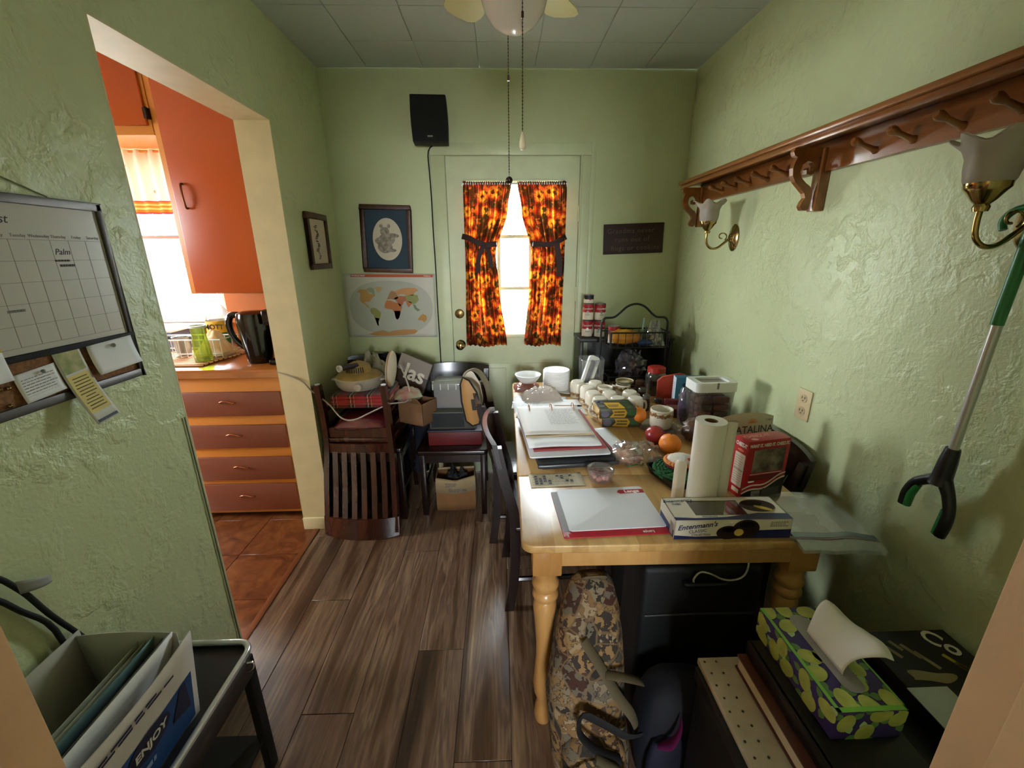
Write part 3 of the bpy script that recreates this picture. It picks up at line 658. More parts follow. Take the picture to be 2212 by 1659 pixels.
for y0, y1, m_, nm in ((-0.150, -0.060, mat('leaflet_yellow', (216, 196, 110), 0.6), 'yellow_panel'), (-0.172, -0.166, mat('leaflet_navy', (50, 62, 72), 0.6), 'navy_band'), (-0.055, -0.004, mat('leaflet_green', (140, 150, 84), 0.6, rgb2=(190, 180, 120), vscale=40), 'photo_panel')):
    n = 5
    MB().sheet(2, n, lambda u, v: ((u-0.5)*0.052, y0+(y1-y0)*v, 0.0008+0.035*((y0+(y1-y0)*v)/0.175)**2)).build(nm, m_, lf, solid=0.0004)
bm_ = MB()
R_ = random.Random(5)
for k in range(11):
    y = -0.068-k*0.0072; w = R_.uniform(0.012, 0.021); z = 0.0012+0.035*(y/0.175)**2
    bm_.box(-w, w, y-0.0015, y+0.0009, z, z+0.0004)
o = bm_.build('printed_lines', mat('leaflet_ink', (120, 104, 60), 0.8), lf); o['kind'] = 'stuff'
pc = note('pinned_note', 'white folded paper pinned at right of the cork strip', 'note', 0.192, -0.103, 0.125, 0.070, math.radians(2), 0.018, M_paper, 0.012)
MB(TR(0, -0.012, 0.006)).ball((0, 0, 0), 0.005, 12, 8).build('push_pin', M_steel, pc, smooth=1.0)
rc = note('pinned_receipt', 'white printed receipt pinned low on the cork strip', 'receipt', 0.013, -0.128, 0.085, 0.060, math.radians(5), 0.012, M_paper, 0.006)
marks(rc, TR(0, 0, 0.004), 7, M_greyink, -0.035, 0.035, 0.006, -0.014, 0.0012, seed=4)
MB(TR(0.01, -0.008, 0.006)).ball((0, 0, 0), 0.004, 12, 8).build('push_pin', M_steel, rc, smooth=1.0)
yn = note('sticky_note', 'white card with yellow top pinned at the left of the calendar', 'note', -0.058, -0.066, 0.040, 0.072, math.radians(2), 0.019, M_paper, 0.004)
patch(yn, rect(-0.02, 0.02, -0.016, 0.0), TR(0, 0, 0.0006), mat('note_yellow', (206, 176, 60), 0.6), 'yellow_band')
for i_, (x, y) in enumerate(((-0.056, -0.150), (-0.042, -0.152), (-0.050, -0.186))):
    o = MB(wbT @ TR(x, y, 0.012)).ball((0, 0, 0), 0.0045, 12, 8).build('push_pin', M_brass, smooth=1.0)
    tag(o, ('shiny brass push pin, leftmost of the upper pair on the cork', 'shiny brass push pin, right one of the upper pair on the cork', 'shiny brass push pin low on the cork near the frame')[i_], 'push pin', 'push pins in the cork')
o = MB().tube([(XL+0.004, 1.02, 1.618), (XL+0.003, 0.90, 1.66), (XL+0.003, 0.78, 1.71)], 0.0015, 6).build('hanging_cord', mat('green_cord', (128, 136, 96), 0.7)); tag(o, 'thin cord rising from the calendar board frame to its nail', 'cord')
# ---- cable down the near edge of the kitchen opening
o = MB().tube([(XL+0.004, OY1-0.012, z) for z in [1.02-0.1*k for k in range(11)]], 0.0022, 6).build('edge_cable', mat('dark_green_cable', (112, 116, 92), 0.6), smooth=0.8)
tag(o, 'thin cable stapled down the corner of the kitchen opening', 'cable')

# ---- pine shelf with pegs
sh = thing('peg_shelf', 'long reddish pine wall shelf with scroll brackets and pegs', 'shelf', (XR, 0, 0))
rbox(-0.022, -0.0005, 0.34, 2.48, 1.752, 1.846).build('back_board', M_pine, sh, bevel=0.003)
rbox(-0.130, -0.0005, 0.30, 2.525, 1.846, 1.864).build('ledge', M_pine, sh, bevel=0.005)
rbox(-0.121, -0.106, 0.31, 2.51, 1.826, 1.846).build('front_moulding', M_pine, sh, bevel=0.005)
def bracket_poly():
    P = [(0, 0), (-0.106, 0), (-0.110, -0.012), (-0.104, -0.024), (-0.094, -0.028), (-0.100, -0.045), (-0.104, -0.062), (-0.100, -0.085), (-0.088, -0.105), (-0.066, -0.125), (-0.050, -0.140), (-0.044, -0.155), (-0.052, -0.168), (-0.056, -0.182), (-0.048, -0.194), (-0.034, -0.196), (-0.026, -0.190), (-0.022, -0.150), (-0.024, -0.132), (-0.034, -0.118), (-0.050, -0.108), (-0.066, -0.094), (-0.076, -0.074), (-0.072, -0.052), (-0.056, -0.040), (-0.040, -0.044), (-0.030, -0.056), (-0.034, -0.070), (-0.048, -0.072), (-0.050, -0.060), (-0.056, -0.066), (-0.054, -0.080), (-0.038, -0.084), (-0.022, -0.072), (-0.018, -0.050), (-0.024, -0.034), (-0.018, -0.026), (0, -0.026)]
    return P
for y in (2.452, 1.560, 0.66):
    br = MB(frame((-0.022, y+0.010, 1.826), (1, 0, 0), (0, 0, 1))).prism(bracket_poly(), 0.020).build('bracket', M_pine, sh)
    rbox(-0.034, -0.0005, y-0.020, y+0.020, 1.628, 1.826).build('bracket_back', M_pine, br, bevel=0.003)
for y in (0.86, 0.981, 1.102, 1.226, 1.345, 1.735, 1.858, 1.985, 2.10, 2.22):
    MB(frame((-0.022, y, 1.775), (0, 1, 0), (0.34, 0, 1)) @ RX(0)).lathe([(0.011, 0), (0.0075, -0.012), (0.0065, -0.045), (0.011, -0.060), (0.012, -0.070), (0.008, -0.078), (0, -0.080)], 12).build('peg', M_pine, sh, smooth=0.8)

# ---- wall sconces
def sconce(label, y, zc):
    t = thing('wall_sconce', label, 'wall lamp', (XR, y, zc), group='brass sconces under the shelf')
    MB(RY(-PI/2)).lathe([(0.050, 0), (0.052, 0.004), (0.044, 0.010), (0.020, 0.016), (0.014, 0.024), (0.0, 0.026)], 28, sx=1.18, sy=0.82).build('back_plate', M_brass, t, smooth=0.7)
    arm = [(-0.020, 0, 0.0), (-0.045, 0, -0.022), (-0.075, 0, -0.045), (-0.105, 0, -0.048), (-0.128, 0, -0.030), (-0.135, 0, 0.0), (-0.135, 0, 0.028)]
    MB().tube(arm, 0.0055, 10).build('arm', M_brass, t, smooth=1.0)
    sc = [(-0.035+0.001*k, 0, -0.010) for k in range(1)] + [(-0.060+0.022*math.cos(a)*(1-a/9), 0, 0.006+0.018*math.sin(a)*(1-a/9)) for a in [0.3*i for i in range(-3, 17)]]
    MB().tube(sc[1:], 0.003, 8).build('scroll', M_brass, t, smooth=1.0)
    MB().lathe([(0.012, 0.020), (0.014, 0.028), (0.012, 0.034), (0.020, 0.042), (0.031, 0.058), (0.036, 0.064), (0.037, 0.074), (0.033, 0.074), (0.028, 0.060)], 24, (-0.135, 0, 0)).build('cup', M_brass, t, smooth=0.6)
    MB().cyl((-0.176, 0, 0.068), (-0.168, 0, 0.068), 0.0025, n=8).build('set_screw', M_brass, t)
    rings = []
    for z, r, am in ((0.066, 0.031, 0), (0.080, 0.038, 0), (0.100, 0.0415, 0.0005), (0.122, 0.042, 0.002), (0.138, 0.048, 0.005), (0.150, 0.060, 0.008), (0.156, 0.067, 0.010)):
        rings.append([(-0.135+(r+am*math.cos(6*a))*math.cos(a), (r+am*math.cos(6*a))*math.sin(a), z+am*0.9*math.cos(6*a+0.5)) for a in [2*PI*i/48 for i in range(48)]])
    MB().loft(rings, False).build('ruffled_shade', M_frost, t, smooth=1.2, solid=0.003)
    return t
_t = NT('frosted_shade_glass'); _p = _t.n('ShaderNodeBsdfPrincipled'); _p.inputs['Base Color'].default_value = (*lin((214, 204, 192)), 1); _p.inputs['Roughness'].default_value = 0.45
_tl = _t.n('ShaderNodeBsdfTranslucent'); _tl.inputs[0].default_value = (*lin((214, 206, 196)), 1); _mx = _t.n('ShaderNodeMixShader'); _mx.inputs[0].default_value = 0.45
_t.l(_p.outputs[0], _mx.inputs[1]); _t.l(_tl.outputs[0], _mx.inputs[2]); _t.l(_mx.outputs[0], _t.out.inputs[0]); M_frost = _t.m
sconce('brass wall sconce with frosted ruffled shade at the far end of the shelf', 2.10, 1.560)
sconce('brass wall sconce with frosted ruffled shade holding the green grabber', 0.905, 1.550)
# ---- outlet
ol = thing('wall_outlet', 'ivory double electrical outlet on the right wall above the chair', 'outlet', (XR, 1.443, 0.952))
M_ivory = mat('ivory_plastic', (214, 194, 152), 0.4)
rbox(-0.006, -0.0003, -0.036, 0.036, -0.058, 0.058).build('cover_plate', M_ivory, ol, bevel=0.003)
for z in (-0.024, 0.024):
    r_ = MB(RY(-PI/2)).lathe([(0.017, 0.004), (0.0175, 0.0075), (0, 0.008)], 20, (z, 0, 0), sx=0.9).build('socket', mat('ivory_socket', (196, 174, 134), 0.45), ol, smooth=0.6)
    MB().box(-0.0086, -0.0078, -0.008, -0.006, z-0.001, z+0.008).box(-0.0086, -0.0078, 0.006, 0.008, z-0.001, z+0.007).cyl((-0.0086, 0, z-0.008), (-0.0078, 0, z-0.008), 0.0022, n=8).build('slots', M_black, r_)
# ---- reacher grabber hanging from the near sconce
gb = thing('reacher_grabber', 'green and silver reacher grabber with black claw hanging on right wall', 'grabber', (XR-0.052, 0.878, 0.82))
MB().cyl((0, 0.004, 0.20), (0, -0.004, 0.66), 0.0095).build('silver_pole', mat('brushed_silver', (186, 184, 180), 0.35, 0.7), gb, smooth=0.7)
M_gg = mat('grabber_green', (42, 122, 62), 0.35)
MB().cyl((0, 0.0, 0.52), (0, -0.008, 0.735), 0.0115).build('green_sleeve', M_gg, gb, smooth=0.7)
MB().tube([(0, -0.008, 0.72), (0, -0.012, 0.78), (0, -0.030, 0.83), (0, -0.075, 0.85), (0, -0.10, 0.83)], [0.014, 0.016, 0.015, 0.013, 0.012], 10).build('handle', M_matteblack, gb, smooth=1.0)
MB().tube([(0, -0.012, 0.76), (0, 0.03, 0.755), (0, 0.05, 0.735), (0, 0.045, 0.715)], 0.007, 8).build('trigger', M_gg, gb, smooth=1.0)
MB().tube([(0, 0.004, 0.225), (0, 0.006, 0.19), (0, 0.008, 0.150), (0, 0.008, 0.128)], [0.014, 0.018, 0.020, 0.024], 12).build('claw_head', M_black, gb, smooth=1.0)
for s_, pts in ((1, [(0, 0.014, 0.140), (0, 0.040, 0.122), (0, 0.064, 0.100), (0, 0.076, 0.066), (0, 0.078, 0.030)]), (-1, [(0, 0.0, 0.140), (0, -0.018, 0.110), (0, -0.030, 0.072), (0, -0.030, 0.036), (0, -0.026, 0.004)])):
    c_ = MB().tube(pts, [0.016, 0.013, 0.012, 0.013, 0.012], 10).build('claw', M_black, gb, smooth=1.0)
    q = [(0.0, y-s_*0.008, z) for _, y, z in pts[2:]]
    MB().tube(q, [0.009, 0.011, 0.010], 8).build('grip_pad', M_gg, c_, smooth=1.0)

# ---- ceiling fan
fan = thing('ceiling_fan', 'cream six blade ceiling fan with opal glass bowl lamp', 'ceiling fan', (0.055, 1.50, H))
M_fan = mat('cream_enamel', (222, 210, 156), 0.35)
MB().lathe([(0.085, -0.0005), (0.090, -0.03), (0.085, -0.075), (0.075, -0.085), (0.110, -0.095), (0.112, -0.150), (0.100, -0.168), (0.070, -0.176), (0.070, -0.198), (0.060, -0.205), (0, -0.206)], 32).build('motor_housing', M_fan, fan, smooth=0.6)
MB().lathe([(0.062, -0.200), (0.085, -0.215), (0.098, -0.240), (0.098, -0.265), (0.088, -0.300), (0.062, -0.332), (0.030, -0.349), (0, -0.352)], 36).build('lamp_bowl', M_opal, fan, smooth=1.2)
for k in range(6):
    a = PI/2 + PI/6 + k*PI/3; T = RZ(a)
    iron = MB(T).box(0.09, 0.17, -0.018, 0.018, -0.168, -0.162).build('blade_iron', M_fan, fan, bevel=0.002)
    poly = [(0.13, -0.040), (0.20, -0.055), (0.33, -0.068), (0.365, -0.062), (0.385, -0.040), (0.390, 0), (0.385, 0.040), (0.365, 0.062), (0.33, 0.068), (0.20, 0.055), (0.13, 0.040)]
    MB(T @ TR(0, 0, -0.166) @ RX(math.radians(11))).prism(poly, 0.006).build('blade', M_fan, fan, bevel=0.0015)
M_chain = mat('dark_bronze_chain', (74, 58, 40), 0.35, 0.8)
for (x, y, zt, zb, kind) in ((-0.017, 0.078, -0.20, -0.728, 'ball'), (0.020, -0.080, -0.20, -0.632, 'pear')):
    b = MB(); n = int((zt-zb)/0.009)
    b.cyl((x, y, zt), (x, y, zb), 0.0011, n=6)
    for i in range(n): b.ball((x, y, zt-0.009*i), 0.0022, 6, 4)
    b.box(x-0.0035, x+0.0035, y-0.0035, y+0.0035, zb+0.28, zb+0.295)
    ch = b.build('pull_chain', M_chain, fan, smooth=1.0)
    if kind == 'ball': MB().ball((x, y, zb-0.010), 0.012, 18, 12).build('pull_ball', mat('dark_bronze_ball', (60, 42, 34), 0.25, 0.5), ch, smooth=1.2)
    else: MB().lathe([(0.002, 0.022), (0.005, 0.014), (0.0095, -0.008), (0.010, -0.018), (0.007, -0.026), (0, -0.027)], 18, (x, y, zb-0.02)).build('pull_knob', mat('pale_wood_knob', (206, 190, 156), 0.4), ch, smooth=1.2)
# ================================================================ the kitchen seen through the opening
KF = 2.215
kb_ = thing('base_cabinet', 'light orange kitchen base cabinet with four brick red drawers', 'cabinet', (-1.16, KF, 0))
b = MB(); b.box(-0.66, 0.0, 0.0, 0.60, 0.04, 0.87)
b.build('carcass', M_peach, kb_, bevel=0.002)
rbox(-0.66, 0.0, 0.05, 0.55, 0.0005, 0.04).build('toe_kick', M_matteblack, kb_)
for z0, z1 in ((0.655, 0.792), (0.462, 0.600), (0.262, 0.405), (0.062, 0.235)):
    d = rbox(-0.60, -0.036, -0.016, 0.0, z0, z1).build('drawer', M_brickred, kb_, bevel=0.004)
    zc = (z0+z1)/2 + 0.01
    MB().tube([(-0.365, -0.017, zc), (-0.360, -0.028, zc+0.004), (-0.335, -0.032, zc+0.012), (-0.310, -0.032, zc+0.010), (-0.285, -0.028, zc), (-0.280, -0.017, zc-0.002)], [0.004, 0.0035, 0.0045, 0.0045, 0.0035, 0.004], 8).build('pull_handle', M_copper, d, smooth=1.0)
ct = thing('countertop', 'honey brown laminate kitchen countertop with rounded edge', 'countertop', (0, 0, 0))
M_ctop = mat('orange_brown_laminate', (176, 104, 50), 0.2, var=0.08, vscale=6)
rbox(-2.75, -1.140, KF-0.028, 2.855, 0.8705, 0.920).build('top', M_ctop, ct, bevel=0.008)
rbox(-2.75, -1.140, KF-0.0305, KF-0.0285, 0.875, 0.905).build('edge_band', mat('edge_brown', (186, 122, 66), 0.4, rgb2=(160, 98, 52), vscale=5), ct)
# upper cabinets
UF = 2.53
up = thing('wall_cabinet', 'tall orange wall cabinet with one big plain door', 'cabinet', (-1.135, UF, 0))
b = MB().box(-0.64, 0.0, 0.0, 0.325, 1.285, 2.50); b.build('carcass', M_peach, up, bevel=0.002)
d = rbox(-0.603, -0.02, -0.018, 0.0, 1.290, 2.46).build('door', M_orange, up, bevel=0.004)
MB().tube([(-0.545, -0.019, 1.86), (-0.545, -0.034, 1.855), (-0.543, -0.040, 1.80), (-0.541, -0.034, 1.745), (-0.541, -0.019, 1.74)], 0.0055, 8).build('pull_handle', mat('dark_copper', (120, 70, 44), 0.3, 0.9), d, smooth=1.0)
sc_ = [(-0.64, 1.285), (-0.64, 1.36), (-0.636, 1.40), (-0.64, 1.44)]
us = thing('wall_cabinet', 'short orange wall cabinet above the kitchen window', 'cabinet', (-1.778, UF, 0))
rbox(-0.90, -0.002, 0.0, 0.325, 2.095, 2.50).build('carcass', M_peach, us, bevel=0.002)
d = rbox(-0.50, -0.016, -0.018, 0.0, 2.137, 2.46).build('door', M_orange, us, bevel=0.004)
for z in (2.19, 2.41): MB().box(-0.018, 0.004, -0.024, -0.002, z-0.025, z+0.025).cyl((-0.004, -0.024, z-0.028), (-0.004, -0.024, z+0.028), 0.005, n=8).build('hinge', mat('dark_hinge', (48, 32, 24), 0.4, 0.7), us)
# valance
vl = thing('valance_curtain', 'white kitchen valance with orange stripes along its hem', 'curtain')
def vt(name):
    t = NT(name); tc = t.n('ShaderNodeTexCoord'); sep = t.n('ShaderNodeSeparateXYZ'); t.l(tc.outputs['Object'], sep.inputs[0])
    k = t.math('MULTIPLY', t.math('SUBTRACT', sep.outputs['Z'], 1.74), 1/0.36)
    w, o_, y, r = lin((240, 226, 204)), lin((226, 120, 50)), lin((232, 186, 110)), lin((190, 60, 60))
    c = t.ramp(k, [(0.0, r), (0.025, o_), (0.07, y), (0.10, o_), (0.13, y), (0.16, o_), (0.19, r), (0.205, w)], 'CONSTANT')
    v = t.vor(tc.outputs['Object'], 11.0); s = t.ramp(v.outputs['Distance'], [(0.0, (1, 1, 1)), (0.12, (1, 1, 1)), (0.15, (0, 0, 0))])
    c2 = t.mix(t.math('MULTIPLY', s, 0.8), c, lin((216, 130, 50)))
    df = t.n('ShaderNodeBsdfDiffuse'); tl = t.n('ShaderNodeBsdfTranslucent'); t.l(c2, df.inputs[0]); t.l(c2, tl.inputs[0]); m = t.n('ShaderNodeMixShader'); m.inputs[0].default_value = 0.04
    t.l(df.outputs[0], m.inputs[1]); t.l(tl.outputs[0], m.inputs[2]); t.l(m.outputs[0], t.out.inputs[0]); return t.m
MB().sheet(80, 10, lambda u, v: (-2.62+0.83*u, 2.835+0.012*math.sin(u*70)+0.006*math.sin(u*31), 2.093-0.353*v)).build('cloth', vt('striped_valance'), vl, smooth=1.2)
MB().cyl((-2.64, 2.838, 2.083), (-1.79, 2.838, 2.083), 0.006).build('rod', M_peach, vl, smooth=0.7)
# countertop things
kt = 0.9205
def up_at(o): return o
tw = thing('folded_towel', 'red and cream striped dish towel under the drying rack', 'towel', (-1.93, 2.46, kt))
_t = NT('striped_towel'); _t.bsdf(None, 0.9); _tc = _t.n('ShaderNodeTexCoord'); _w = _t.n('ShaderNodeTexWave'); _w.inputs['Scale'].default_value = 9.0; _w.bands_direction = 'Y'; _t.l(_tc.outputs['Object'], _w.inputs[0])
_t.l(_t.ramp(_w.outputs['Fac'], [(0.0, lin((238, 196, 150))), (0.78, lin((238, 196, 150))), (0.84, lin((150, 50, 70)))]), _t.b.inputs['Base Color'])
MB().sheet(20, 20, lambda u, v: (-0.26+0.58*u+0.05*v, -0.20+0.38*v, 0.007+0.003*math.sin(u*8)*math.sin(v*7))).build('cloth', _t.m, tw, smooth=1.0, solid=0.008)
gl = thing('tumbler', 'clear green tinted drinking glass standing on the striped towel', 'glass', (-1.655, 2.345, kt+0.012))
MB().lathe([(0.044, 0.0), (0.045, 0.03), (0.040, 0.09), (0.034, 0.14), (0.037, 0.19)], 24, cap=False).build('glass_wall', clear('green_tinted_glass', (196, 208, 110), 0.20, 0.08, 0.14), gl, smooth=1.0)
MB().lathe([(0.0, 0.0), (0.042, 0.0), (0.042, 0.006), (0, 0.006)], 24).build('glass_base', clear('green_tinted_glass', (190, 206, 96), 0.3), gl, smooth=0.6)
MB().lathe([(0.038, 0.188), (0.042, 0.188), (0.042, 0.200), (0.038, 0.200)], 24, cap=False).build('rim', M_white, gl, smooth=0.7)
kt1 = thing('electric_kettle', 'glossy black electric kettle on the kitchen counter', 'kettle', (-1.352, 2.36, kt))
prof = [(0.055, 0.0), (0.062, 0.01), (0.066, 0.05), (0.075, 0.12), (0.082, 0.20), (0.083, 0.25), (0.078, 0.275), (0.05, 0.285), (0, 0.286)]
M_gloss = mat('glossy_black', (12, 11, 11), 0.12)
MB().lathe(prof, 28, sx=1.05).build('body', M_gloss, kt1, smooth=0.9)
MB().tube([(-0.075, 0, 0.265), (-0.115, 0, 0.262), (-0.135, 0, 0.235), (-0.138, 0, 0.19), (-0.125, 0, 0.14), (-0.095, 0, 0.10), (-0.068, 0, 0.075)], [0.016, 0.018, 0.018, 0.017, 0.016, 0.014, 0.013], 12).build('handle', M_gloss, kt1, smooth=1.0)
cm2 = thing('coffee_maker', 'black coffee maker beside the kettle at the counter end', 'coffee maker', (-1.20, 2.36, kt))
rbox(-0.062, 0.055, -0.09, 0.10, 0.0, 0.030).build('base', M_gloss, cm2, bevel=0.008)
rbox(-0.062, 0.055, 0.03, 0.10, 0.030, 0.300).build('column', M_gloss, cm2, bevel=0.008)
rbox(-0.062, 0.055, -0.09, 0.10, 0.215, 0.300).build('brew_head', M_gloss, cm2, bevel=0.012)
MB().lathe([(0.035, 0.033), (0.046, 0.06), (0.046, 0.12), (0.034, 0.16)], 20, (-0.004, -0.03, 0)).build('carafe', mat('smoked_glass', (26, 24, 24), 0.08), cm2, smooth=0.9)
jug = thing('juice_jug', 'empty clear juice jug with yellow and green label', 'jug', (-1.745, 2.665, kt))
MB().lathe([(0.060, 0), (0.066, 0.02), (0.066, 0.20), (0.058, 0.25), (0.030, 0.29), (0.020, 0.31), (0.020, 0.335)], 24, cap=False).build('bottle', M_clearp, jug, smooth=0.8)
lab = MB().lathe([(0.0675, 0.125), (0.0675, 0.195)], 24, cap=False).build('yellow_label', mat('label_yellow', (228, 176, 40), 0.5), jug, smooth=0.9)
MB().lathe([(0.0675, 0.055), (0.0675, 0.125)], 24, cap=False).build('green_label', mat('label_green', (48, 120, 60), 0.5), jug, smooth=0.9)
text(jug, 'MOTT', 0.042, frame((0.012, -0.0695, 0.160), (1, 0, 0), (0, 0, 1)), M_black, bold=0.001)
rk = thing('dish_rack', 'white wire dish drying rack on the kitchen counter', 'dish rack', (-1.86, 2.53, kt+0.018))
b = MB()
for z in (0.02, 0.10): b.tube([(-0.21, -0.12, z), (0.27, -0.12, z), (0.27, 0.05, z), (-0.21, 0.05, z)], 0.004, 6, closed=True)
for k in range(13):
    x = -0.20+k*0.039; b.tube([(x, -0.12, 0.10), (x, -0.12, 0.0), (x, 0.05, 0.0), (x, 0.05, 0.10)], 0.0022, 5)
b.build('wire_frame', M_white, rk)
mg = thing('steel_cup', 'small steel measuring cup with black handle in the rack', 'cup', (-1.85, 2.475, kt+0.022))
MB().lathe([(0.030, 0), (0.036, 0.002), (0.046, 0.10), (0.048, 0.105), (0.044, 0.103), (0.034, 0.008), (0, 0.006)], 24, cap=False).build('bowl', M_steel, mg, smooth=0.7)
MB().tube([(-0.047, 0, 0.098), (-0.10, 0, 0.102), (-0.16, 0, 0.104)], [0.006, 0.008, 0.008], 8).build('handle', M_matteblack, mg, smooth=0.9)
cb = thing('crumpled_cloth', 'peach crumpled cloth heaped in the dish rack', 'cloth', (-1.67, 2.485, kt+0.022))
MB().sheet(18, 18, lambda u, v: (-0.085+0.17*u, -0.075+0.15*v, 0.002+0.17*math.sin(PI*u)**0.7*math.sin(PI*v)**0.7*(0.75+0.4*fn(u*4, v*4, 3)))).build('cloth', mat('peach_cloth', (240, 200, 156), 0.9, var=0.05), cb, smooth=0.9)
bn = thing('plastic_bin', 'clear blue tinted plastic bin on the counter by the window', 'bin', (-2.17, 2.705, kt))
b = MB(); 
for a in ((-0.17, 0.17, -0.10, -0.097, 0.002, 0.13), (-0.17, 0.17, 0.097, 0.10, 0.002, 0.13), (-0.17, -0.167, -0.10, 0.10, 0.002, 0.13), (0.167, 0.17, -0.10, 0.10, 0.002, 0.13), (-0.17, 0.17, -0.10, 0.10, 0.0, 0.003)): b.box(*a)
b.build('walls', clear('blue_plastic', (206, 216, 240), 0.35), bn)
MB().box(-0.182, 0.182, -0.112, 0.112, 0.130, 0.145).build('lid_rim', M_white, bn, bevel=0.004)
# outside: fence and tree beyond the kitchen window
fc = thing('garden_fence', 'white picket fence outside the kitchen window', 'fence', (0, 6.6, -0.25))
M_fw = mat('white_fence_paint', (232, 232, 228), 0.7)
for k in range(22):
    x = -8.4+k*0.16; MB(TR(x, 0, 0)).prism([(0, 0), (0.11, 0), (0.11, 0), (0.11, 0.0)], 0.001) if False else None
pk = MB(frame((0, 0.012, 0), (1, 0, 0), (0, 0, 1))).prism([(0, 0.05), (0.11, 0.05), (0.11, 1.38), (0.055, 1.46), (0, 1.38)], 0.024).build('picket', M_fw, fc)
for k in range(26):
    o = pk if k == 0 else pk.copy()
    if k: COL.objects.link(o)
    o.location = (-8.0+k*0.17, 0, 0)
for z in (0.35, 1.10): rbox(-8.1, -3.5, 0.012, 0.06, z, z+0.08).build('rail', M_fw, fc)
tree = thing('leafy_tree', 'bright green leafy tree outside the kitchen window', 'tree', (-5.6, 8.4, -0.25))
MB().tube([(0, 0, 0), (0.05, 0, 0.9), (-0.05, 0.05, 1.8), (0.1, 0, 2.6)], [0.16, 0.13, 0.10, 0.05], 10).build('trunk', mat('bark', (96, 78, 60), 0.9), tree, smooth=1.0)
b = MB(); R_ = random.Random(11)
for k in range(1500):
    d = Vector((R_.gauss(0, 1), R_.gauss(0, 1), R_.gauss(0, 0.8))).normalized()*R_.uniform(0.5, 1.0)
    c = Vector((d.x*1.3, d.y*1.1, 2.6+d.z*1.1)); a = Vector((R_.gauss(0, 1), R_.gauss(0, 1), R_.gauss(0, 1))).normalized(); e = a.orthogonal().normalized()
    b.add([tuple(c), tuple(c+a*0.07+e*0.035), tuple(c+a*0.15), tuple(c+a*0.07-e*0.035)], [(0, 1, 2, 3)])
o = b.build('foliage', mat('leaf_green', (110, 160, 70), 0.6, var=0.2, vscale=3), tree); o['kind'] = 'stuff'
# ================================================================ dining table
tb = thing('dining_table', 'honey butcher block dining table with turned legs, covered in clutter', 'table', (0.048, 0.945, 0), rz=-0.012)
TWX, TLY = 0.885, 1.50
def leaf(y0, y1, r0, r1):
    P = rrect(0, TWX, y0, y1, max(r0, r1), 6); k = 7
    if not r1: P = P[:k] + [(TWX, y1), (0, y1)] + P[-k:]
    if not r0: P = [(0, y0), (TWX, y0)] + P[k:3*k]
    return MB(TR(0, 0, 0.724)).prism(P, 0.026)
leaf(0, 0.372, 0.035, 0).build('table_leaf', M_butcher, tb, bevel=0.005, seg=3)
leaf(0.3735, TLY, 0, 0.035).build('table_leaf', M_butcher, tb, bevel=0.005, seg=3)
for a in ((0.085, TWX-0.085, 0.045, 0.065), (0.085, TWX-0.085, TLY-0.065, TLY-0.045)): rbox(*a, 0.645, 0.7235).build('apron', M_birch, tb, bevel=0.002)
for a in ((0.045, 0.065, 0.085, TLY-0.085), (TWX-0.065, TWX-0.045, 0.085, TLY-0.085)): rbox(*a, 0.645, 0.7235).build('apron', M_birch, tb, bevel=0.002)
legp = [(0.026, 0.0005), (0.030, 0.02), (0.027, 0.06), (0.020, 0.09), (0.030, 0.12), (0.034, 0.16), (0.030, 0.22), (0.026, 0.28), (0.026, 0.33), (0.032, 0.42), (0.037, 0.47), (0.034, 0.492), (0.030, 0.500), (0.039, 0.512), (0.039, 0.524), (0.030, 0.535), (0.040, 0.552), (0.040, 0.566), (0.032, 0.578), (0.036, 0.600), (0.040, 0.615)]
lg = None
for x in (0.075, TWX-0.075):
    for y in (0.085, TLY-0.085):
        if lg is None:
            lg = MB().lathe(legp, 24).build('leg', M_birch, tb, smooth=0.8); o = lg
            q = rbox(-0.042, 0.042, -0.042, 0.042, 0.612, 0.7235).build('leg_block', M_birch, lg, bevel=0.004)
        else: o = copy_tree(lg, tb)
        o.location = (x, y, 0)
